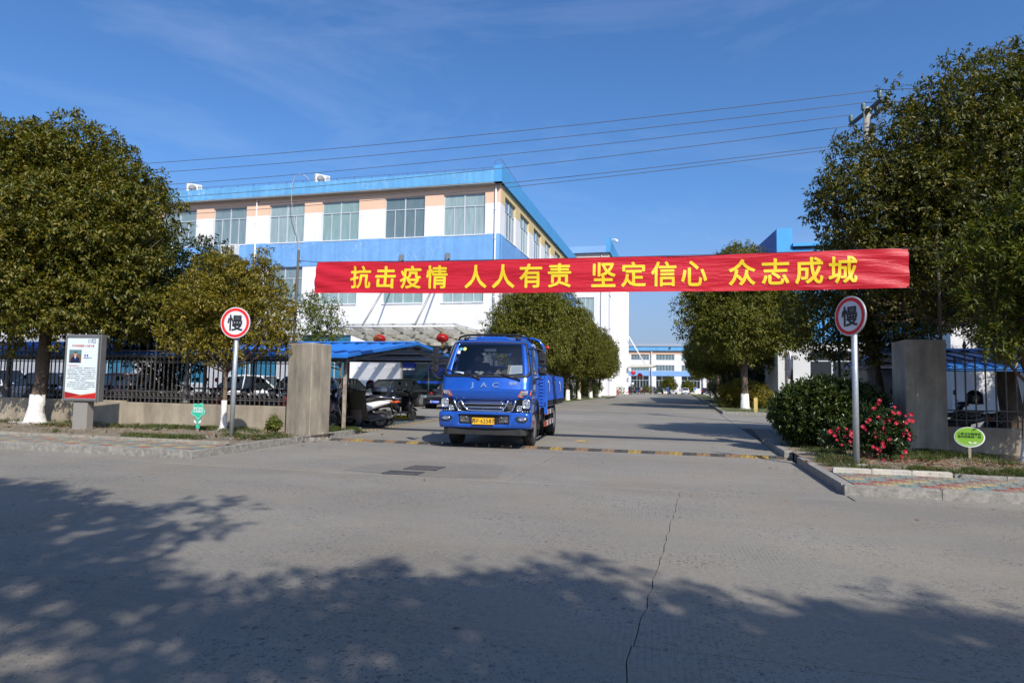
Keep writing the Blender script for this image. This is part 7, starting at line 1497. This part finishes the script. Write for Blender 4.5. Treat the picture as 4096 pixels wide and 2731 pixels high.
MB().tube([(BX0 - .5, .02, 3.18), (BX0 - .05, 0, 3.205)], .005, 5).obj('bottom_cord', M_PK, ban); MB().tube([(BX1, 0, 3.07), (4.7, .95, 3.1)], .005, 5).obj('bottom_cord', M_PK, ban)
pl = MB().tube([(-8.56, 13.12, .6), (-8.50, 13.08, 2.77), (-8.44, 13.02, 4.20)], .03, 8).obj('banner_pole', mat('weathered_pole', (.10, .085, .07), .8), None); tag(pl, 'thin dark leaning pole holding the left end of the banner', 'pole')
pl = MB().tube([(4.72, 13.95, 2.2), (4.70, 13.95, 4.2)], .03, 8).obj('banner_pole', mat('weathered_pole', (.10, .085, .07), .8), None); tag(pl, 'thin dark pole on the right pier holding the right end of the banner', 'pole')
pl = MB().tube([(3.82, 18.0, 0), (3.82, 18.0, 3.3)], .035, 10).obj('steel_pole', mat('dark_pole', (.03, .03, .032), .6), None); tag(pl, 'slim dark steel pole behind the round bush left of the right round sign', 'pole')

# ================================================================ ROUND SIGNS
M_SF = mat('sign_white', (.74, .74, .76), .45, var=.06, vs=12); M_SR = mat('sign_red', (.72, .02, .02), .4); M_SB = mat('sign_black', (.02, .02, .024), .5)
M_CRK = cracked('sign_face', (.74, .74, .76), 9, .5)
def round_sign(label, base, zc, r, rz, face_rz=0, txt='慢', lean=0, pole_top=None):
    t = thing('road_sign', label, 'road sign', base, rz); zt = zc - r + .12 if pole_top is None else pole_top
    zt = zc + r * .3
    MB().tube([(0, .03, -.05), (lean * .3, .03, zt * .5), (lean, .03, zt)], .043, 16).obj('pole', M_STEEL, t)
    MB().lathe([(.16, 0), (.15, .02), (.05, .03)], (0, .03, -.01), 10, sc=(1.5, .8, 1)).obj('footing', M_KERB, t)
    d = bpy.data.objects.new('disc', None); COL.objects.link(d); d.parent = t; d.location = (lean + .075 * math.sin(face_rz), .03 - .075 * math.cos(face_rz), zc); d.rotation_euler = (0, 0, face_rz)
    q = []
    MB().lathe([(r, .0), (r, .022), (r * .97, .026), (0, .026)], (0, 0, 0), 48, 'y', 0, True).obj('back_plate', M_GREY, d); MB().lathe([(r * .985, -.004), (r * 1.0, -.002), (r * 1.0, .004)], (0, 0, 0), 48, 'y').obj('rim', mat('sign_edge', (.6, .6, .62), .4), d)
    b = MB(); n = 48; ro, ri = r * .94, r * .76
    b.add([(ro * math.cos(a), -.006, ro * math.sin(a)) for a in [2 * math.pi * i / n for i in range(n)]] + [(ri * math.cos(a), -.006, ri * math.sin(a)) for a in [2 * math.pi * i / n for i in range(n)]], [(i, (i + 1) % n, n + (i + 1) % n, n + i) for i in range(n)]); b.obj('red_ring', M_SR, d, fix=False)
    MB().add([(r * .985 * math.cos(a), -.0045, r * .985 * math.sin(a)) for a in [2 * math.pi * i / n for i in range(n)]], [tuple(range(n))]).obj('face', M_CRK, d, fix=False)
    me = text_mesh(txt, .5, bold=.018).copy(); me.materials.clear(); me.materials.append(M_SB); cc = np.array([v.co[:] for v in me.vertices]); w = cc[:, 0].max() - cc[:, 0].min(); mx0 = (cc[:, 0].max() + cc[:, 0].min()) / 2; my0 = (cc[:, 1].max() + cc[:, 1].min()) / 2
    s_ = r * 1.04 / w; o = put('character', me, d, (-mx0 * s_, -.009, -my0 * s_)); o.rotation_euler = (R(90), 0, 0); o.scale = (s_, s_, s_)
    b = MB().box(-.04, .04, .028, .06, -.15, -.12).box(-.04, .04, .028, .06, .12, .15); b.obj('clamp', M_GREY, d); return t
round_sign('round red-ringed slow sign on grey pole left of the gate, in full sunlight', (-8.335, 10.83, .12), 2.20, .30, 0, R(8), lean=.02)
round_sign('round red-ringed slow sign on grey pole right of the gate, turned and half in shade', (2.52, 10.83, .12), 2.225, .30, 0, R(-59))
# far edge-on round sign behind the bush
t = thing('road_sign', 'round red-rimmed sign seen almost edge-on above the round bush', 'road sign', (2.24, 15.1, 0), R(-92)); MB().tube([(0, .03, 0), (0, .03, 1.95)], .03, 10).obj('pole', mat('dark_pole', (.03, .03, .032), .6), t)
n = 36; r = .30; MB().lathe([(0, 0), (r, 0), (r, .02), (0, .02)], (0, -.03, 1.75), n, 'y').obj('disc', M_SF, t); MB().add([(k * math.cos(a), -.035, 1.75 + k * math.sin(a)) for k in (r * .99, r * .8) for a in [2 * math.pi * i / n for i in range(n)]], [(i, (i + 1) % n, n + (i + 1) % n, n + i) for i in range(n)]).obj('red_ring', M_SR, t, fix=False)
text('numerals', '5', .32, M_SB, t, (0, -.037, 1.75), bold=.02)

# ================================================================ NOTICE BOARD
nbd = thing('notice_board', 'tall lightbox notice board on a grey stone-like stand beside the big tree', 'notice board', (-12.50, 11.42, .11), R(7))
M_STN = mat('stand_grey', (.27, .25, .22), .7, var=.12, vs=40)
MB().box(-.19, .19, -.09, .10, -.05, .60).obj('stand', M_STN, nbd, bevel=.008)
MB().box(-.475, .475, -.10, .06, .60, 2.04).obj('case', mat('case_steel', (.24, .235, .23), .4, metal=.5, var=.1, vs=5), nbd, bevel=.012)
MB().box(-.455, -.43, -.135, -.10, .62, 2.02).box(.43, .455, -.135, -.10, .62, 2.02).box(-.43, .43, -.135, -.10, .62, .66).box(-.43, .43, -.135, -.10, 1.98, 2.02).obj('front_frame', mat('case_steel', (.24, .235, .23), .4, metal=.5), nbd)
po = MB().add([(-.425, -.112, .665), (.425, -.112, .665), (.425, -.112, 1.975), (-.425, -.112, 1.975)], [(0, 1, 2, 3)]).obj('poster', mat('poster_white', (.66, .73, .74), .35), nbd, fix=False)
M_PR = mat('poster_red', (.50, .015, .015), .4); M_PO = mat('poster_orange', (.72, .18, .04), .4); M_PRD = mat('poster_dark_red', (.33, .01, .012), .4)
MB().add([(-.42, -.1135, .67), (.42, -.1135, .67), (.42, -.1135, .80), (0, -.1135, .745), (-.42, -.1135, .81)], [(0, 1, 3, 4), (1, 2, 3)]).obj('red_footer', M_PR, po, fix=False)
MB().add([(-.42, -.1145, .67), (.0, -.1145, .74), (-.42, -.1145, .81)], [(0, 1, 2)]).obj('dark_footer', M_PRD, po, fix=False); MB().add([(-.38, -.115, .67), (-.36, -.115, .67), (.42, -.115, .80), (.42, -.115, .785), (.0, -.115, .722)], [(0, 1, 4, 3, 2)]).obj('orange_stripe', M_PO, po, fix=False)
text('headline', '中天科技首届十大奋斗者', .055, M_PR, po, (.0, -.1135, 1.79), bold=.02)
text('logo_text', 'ZTT', .07, M_PK, po, (.28, -.1135, 1.915), bold=.03); text('logo_name', '中天科技', .032, NV, po, (.28, -.1135, 1.865), bold=.02); MB().tube([(.16 + .028 * math.cos(a), -.114, 1.90 + .036 * math.sin(a)) for a in [2 * math.pi * i / 16 for i in range(16)]], .004, 4, closed=True).obj('logo_ring', NV, po)
text('name_line', '曲 直', .05, NV, po, (.10, -.1135, 1.585), bold=.03); text('title_line', '国际集团董事 总裁', .026, NV, po, (.14, -.1135, 1.535), bold=.02)
nbd.scale = (.88, 1, 1.0)
# portrait photo, flat print
ph = MB().box(-.36, -.03, -.1145, -.113, 1.43, 1.71).obj('portrait', mat('photo_room', (.16, .10, .07), .4), po); MB().box(-.36, -.03, -.1155, -.1146, 1.61, 1.71).obj('photo_shelf', mat('photo_shelf', (.10, .20, .22), .4), ph)
def flat(name, pts, m, par, y): return MB().add([(x, y, z) for x, z in pts], [tuple(range(len(pts)))]).obj(name, m, par, fix=False)
flat('suit', [(-.32, 1.43), (-.06, 1.43), (-.08, 1.53), (-.15, 1.565), (-.235, 1.565), (-.30, 1.53)], mat('photo_suit', (.012, .015, .045), .4), ph, -.1165); flat('shirt', [(-.215, 1.57), (-.165, 1.57), (-.19, 1.47)], M_PW, ph, -.1172); flat('tie', [(-.197, 1.56), (-.183, 1.56), (-.18, 1.49), (-.19, 1.47), (-.2, 1.49)], NV, ph, -.1178)
flat('face', circ(.035, 20, -.19, 1.615, ry=.048), mat('photo_skin', (.55, .30, .20), .5), ph, -.1172); flat('hair', circ(.038, 20, -.19, 1.622, R(15), R(165), ry=.048) + [(-.225, 1.635)], HAIR, ph, -.1178)
text('red_line', '中天科技国际贸易开拓第一人', .026, M_PR, po, (-.22, -.1135, 1.365), bold=.02)
bt_ = '    曲直（2002年8月加盟中天科技），他带领销售人员迈出了中天\n产品走出国门的第一步，使中天实现从无到有、从小到大、目前成功，\n形成50多个海外办事处，9个销售公司，300多人的销售团队，通过优\n化销售网络和改善销售模式，有力地推动海外市场平衡增长，自2010\n年至2016年，年平均增长率30%，2017年代表中国海缆企业首获\n国市场中标首个海缆总承包项目，打破欧美日韩企业的长年垄断，极\n大地提振了中国制造的信心。\n    2018年国际市场收入5.8亿美元，至今已科技集团制造业板块中约\n销售占据20%的份额，全球170个电力运营商、70个通信运营商使用\n中天产品，力使中天ZTT成为全球有影响力的世界品牌作出了不懈努\n力，是中天科技开拓国际贸易市场第一人。'
o = text('body_text', bt_, .0255, M_PK, po, (.0, -.1135, 1.095), bold=.01, res=1, line=1.75); o['kind'] = 'stuff'

# ================================================================ LITTLE LAWN SIGNS
M_GRN = mat('sign_green', (.03, .50, .31), .45); M_LGR = mat('sign_leaf_green', (.20, .42, .03), .45)
ls = thing('lawn_sign', 'small green tree-shaped lawn sign with white characters near the left wall', 'lawn sign', (-10.02, 11.95, .10), R(-2))
def cloud(s, ph=0): return [(s * (.155 + .022 * math.cos(5 * a + ph)) * math.cos(a), .46 + s * (.150 + .02 * math.cos(5 * a + ph)) * math.sin(a)) for a in [2 * math.pi * i / 60 for i in range(60)]]
MB().box(-.022, .022, .0, .02, -.05, .2).obj('stake', mat('stake_wood', (.32, .27, .20), .8), ls)
MB().prism(cloud(1.10, 1.2), -.004, .012, 'y').prism([(-.05, .33), (.05, .33), (.02, .18), (.055, .09), (-.055, .09), (-.02, .18)], -.0035, .0115, 'y').obj('board', M_GRN, ls)
b = MB(); c1, c2 = cloud(1.0, 1.2), cloud(.955, 1.2); n = 60; b.add([(x, -.006, z) for x, z in c1] + [(x, -.006, z) for x, z in c2], [(i, (i + 1) % n, n + (i + 1) % n, n + i) for i in range(n)]); b.obj('white_outline', M_PW, ls, fix=False)
for sx in (-1, 1): MB().add([(sx * x, -.0125, z) for x, z in ((.02, .19), (.05, .25), (.10, .27), (.085, .21))], [(0, 1, 2, 3)]).obj('leaf', M_PW, ls, fix=False)
text('characters', '爱护绿化\n从我做起', .062, M_PW, ls, (.0, -.0065, .475), bold=.02)
ls = thing('lawn_sign', 'small oval yellow-green lawn sign with black characters before the right wall', 'lawn sign', (4.58, 12.42, .12), R(-8))
MB().box(-.02, .02, .0, .02, -.05, .22).obj('stake', mat('stake_wood', (.32, .27, .20), .8), ls); MB().prism(circ(.215, 48, 0, .375, ry=.165), -.003, .012, 'y').obj('board', M_PW, ls)
MB().add([(x, -.0045, z) for x, z in circ(.203, 48, -.006, .378, ry=.155)], [tuple(range(48))]).obj('green_face', M_LGR, ls, fix=False)
b = MB(); c1, c2 = circ(.185, 40, -.006, .378, R(190), R(330), ry=.138), circ(.178, 40, -.006, .378, R(190), R(330), ry=.131); b.add([(x, -.006, z) for x, z in c1] + [(x, -.006, z) for x, z in c2], [(i, i + 1, 41 + i - 1, 40 + i) for i in range(39)]); b.obj('white_curve', M_PW, ls, fix=False)
text('characters', '小草对你微微笑\n请你把路绕一绕', .047, mat('text_dark_green', (.01, .05, .01), .5), ls, (-.004, -.0065, .40), bold=.02)
for sx in (-1, 1): MB().add([(.04 + sx * x, -.006, z) for x, z in ((.0, .27), (.03, .30), (.065, .295), (.03, .272))], [(0, 1, 2, 3)]).obj('leaf', M_PW, ls, fix=False)

# ================================================================ POWER LINE
M_CONC = mat('pole_concrete', (.33, .31, .28), .85, var=.15, vs=3); M_INS = mat('insulator', (.12, .17, .16), .35); M_WIRE = mat('wire_grey', (.10, .10, .105), .6)
PX, PY = 5.58, 22.0
up_ = thing('utility_pole', 'round concrete power pole with crossarms and insulators rising behind the right trees', 'utility pole', (PX, PY, 0))
MB().tube([(0, 0, -.1), (0, 0, 10.05)], [.155, .105], 18).obj('shaft', M_CONC, up_, fix=False); MB().tube([(0, 0, 2.85), (0, 0, 2.93)], .16, 16).tube([(0, 0, 4.0), (0, 0, 4.08)], .155, 16).obj('band', M_GREY, up_)
def ins(x, y, z): 
    b = MB().lathe([(.03, 0), (.05, .03), (.075, .06), (.06, .08), (.075, .10), (.06, .12), (.075, .14), (.06, .16), (.075, .18), (.06, .20), (.07, .22), (.03, .26), (.0, .27)], (x, y, z), 12); return b.obj('insulator', M_INS, up_)
MB().obox((-.06, .0, 9.88), (.08, 1.95, .10), rz=R(13)).obj('crossarm', mat('crossarm_dark', (.05, .05, .052), .6), up_); MB().obox((.30, .05, 9.88), (.08, 1.5, .08), rz=R(13)).obj('crossarm', mat('crossarm_dark', (.05, .05, .052), .6), up_); MB().obox((-.06, .2, 8.88), (.08, 1.5, .09), rz=R(13)).obj('crossarm', mat('crossarm_dark', (.05, .05, .052), .6), up_)
MB().tube([(-.24, .75, 9.8), (-.02, .03, 8.95)], .02, 6).tube([(-.2, .7, 8.85), (0, 0, 8.3)], .02, 6).obj('brace', M_GREY, up_)
anch = [(.14, -.85, 9.95), (-.10, .0, 9.95), (-.26, .85, 9.93)]; low = [(.10, -.10, 9.35), (-.14, .45, 8.95), (-.24, .80, 8.95)]
for a in anch + low: ins(a[0], a[1], a[2] - (.0 if a in anch else .10))
ins(.42, -.5, 9.93); ins(.30, .1, 9.93)
def wire(a, b_, sag, r=.011, n=36):
    A, B_ = Vector(a), Vector(b_); return MB().tube([A.lerp(B_, i / n) - Vector((0, 0, sag * 4 * (i / n) * (1 - i / n))) for i in range(n + 1)], r, 5)
GW = 'overhead power wires'
LX, LY = -42.0, 22.0
lab = ['top overhead wire crossing the sky', 'second overhead wire from the top', 'third overhead wire from the top', 'fourth overhead wire, uppermost of the lower three', 'fifth overhead wire, middle of the lower three', 'lowest overhead wire crossing before the blue parapet']
for k, (a, zl, sg) in enumerate(zip(anch + low, (10.5, 10.36, 9.96, 9.25, 8.95, 8.75), (.55, .55, .55, .75, .75, .75))):
    yo = a[1]; o = wire((PX + a[0], PY + a[1], a[2] + .27 - (0 if k < 3 else .10)), (LX, LY + yo, zl), sg).obj('power_wire', M_WIRE, None, fix=False); tag(o, lab[k], 'wire', GW)
for k in range(2):
    a = anch[k]; o = wire((PX + a[0], PY + a[1], a[2] + .27), (PX + 40, PY + a[1] - 3, a[2] + .6), .9).obj('power_wire', M_WIRE, None, fix=False); tag(o, ['upper wire running right from the pole behind the trees', 'lower wire running right from the pole behind the trees'][k], 'wire', GW)
lp = thing('utility_pole', 'far concrete power pole hidden behind the left trees', 'utility pole', (LX, LY, 0)); MB().tube([(0, 0, -.1), (0, 0, 9.9)], [.155, .105], 14).obj('shaft', M_CONC, lp, fix=False); MB().obox((0, 0, 9.8), (.08, 1.9, .1)).obox((0, 0, 8.8), (.08, 1.6, .1)).obj('crossarm', M_IRON, lp)
# jumper loops hanging at the pole
MB().tube([(PX - .9, PY - .1, 9.42), (PX - 1.05, PY - .2, 9.1), (PX - .95, PY - .4, 8.75), (PX - .7, PY - .5, 8.6)], .014, 6).obj('jumper_cable', M_PK, None); tag(bpy.data.objects['jumper_cable'], 'short black loop of cable hanging beside the pole insulators', 'cable')

# ================================================================ SMALL THINGS FAR OFF
yp = MB().box(-.09, .09, -.06, .06, 0, .75).obj('marker_post', mat('post_yellow', (.58, .42, .14), .8, var=.2, vs=8), None, bevel=.01); yp.location = (3.55, 34.9, .08); tag(yp, 'short square yellow marker post on the grass right of the drive', 'marker post')
yp2 = copy_tree(yp, (3.0, 64, .08), 0, 'small yellow marker post far along the right kerb in the shade')
hy = thing('fire_hydrant', 'small red fire hydrant on the grass at the end of the left row', 'fire hydrant', (-10.5, 110.8, .05)); hy.scale = (.75, .75, .75); MB().lathe([(.22, 0), (.22, .08), (.14, .1), (.14, .9), (.2, .92), (.2, 1.0), (.12, 1.15), (0, 1.2)], (0, 0, 0), 12).obj('barrel', M_RED, hy); MB().tube([(-.3, 0, .75), (.3, 0, .75)], .09, 8).obj('outlet', M_RED, hy)
nb_ = thing('notice', 'small blue and white notice on a post by the far parked cars', 'sign', (3.0, 165, 0)); MB().box(-.04, .04, 0, .05, 0, 1.1).obj('post', M_GREY, nb_); MB().box(-.3, .3, -.05, 0, 1.0, 1.6).obj('panel', M_PW, nb_); MB().box(-.25, .25, -.06, -.051, 1.1, 1.55).obj('blue_panel', M_BLUEP, nb_)
rs = thing('convex_mirror', 'round pale traffic mirror on a post among the far parked cars', 'traffic mirror', (-12.2, 168, 0)); MB().tube([(0, 0, 0), (0, 0, 2.4)], .05, 8).obj('post', M_GREY, rs); MB().lathe([(.42, 0), (.40, -.04), (0, -.1)], (0, -.08, 2.3), 20, 'y').obj('mirror', mat('mirror_pale', (.55, .6, .65), .2, metal=.4), rs)
for i, x in enumerate((-6.9, -3.6, -.6, 2.6)):
    o = MB().box(-1.2, 1.2, -.07, .07, 0, .15).obj('wheel_stop', M_YEL, None); o.location = (x, 166.2, 0); tag(o, ['yellow wheel stop behind the far black off-road car', 'yellow wheel stop behind the far white sport utility car', 'yellow wheel stop behind the far white sedan', 'yellow wheel stop right of the far white sedan'][i], 'wheel stop', 'yellow wheel stops before the far building')
o = MB().add([(-2.35, 14.6, .003), (-1.85, 14.45, .003), (-1.85, 14.58, .003), (-2.1, 14.66, .003), (-2.12, 14.95, .003), (-2.3, 15.0, .003)], [(0, 1, 2, 3, 4, 5)]).obj('painted_mark', mat('faded_yellow_paint', (.50, .34, .10), .8, var=.4, vs=20), drive, fix=False)
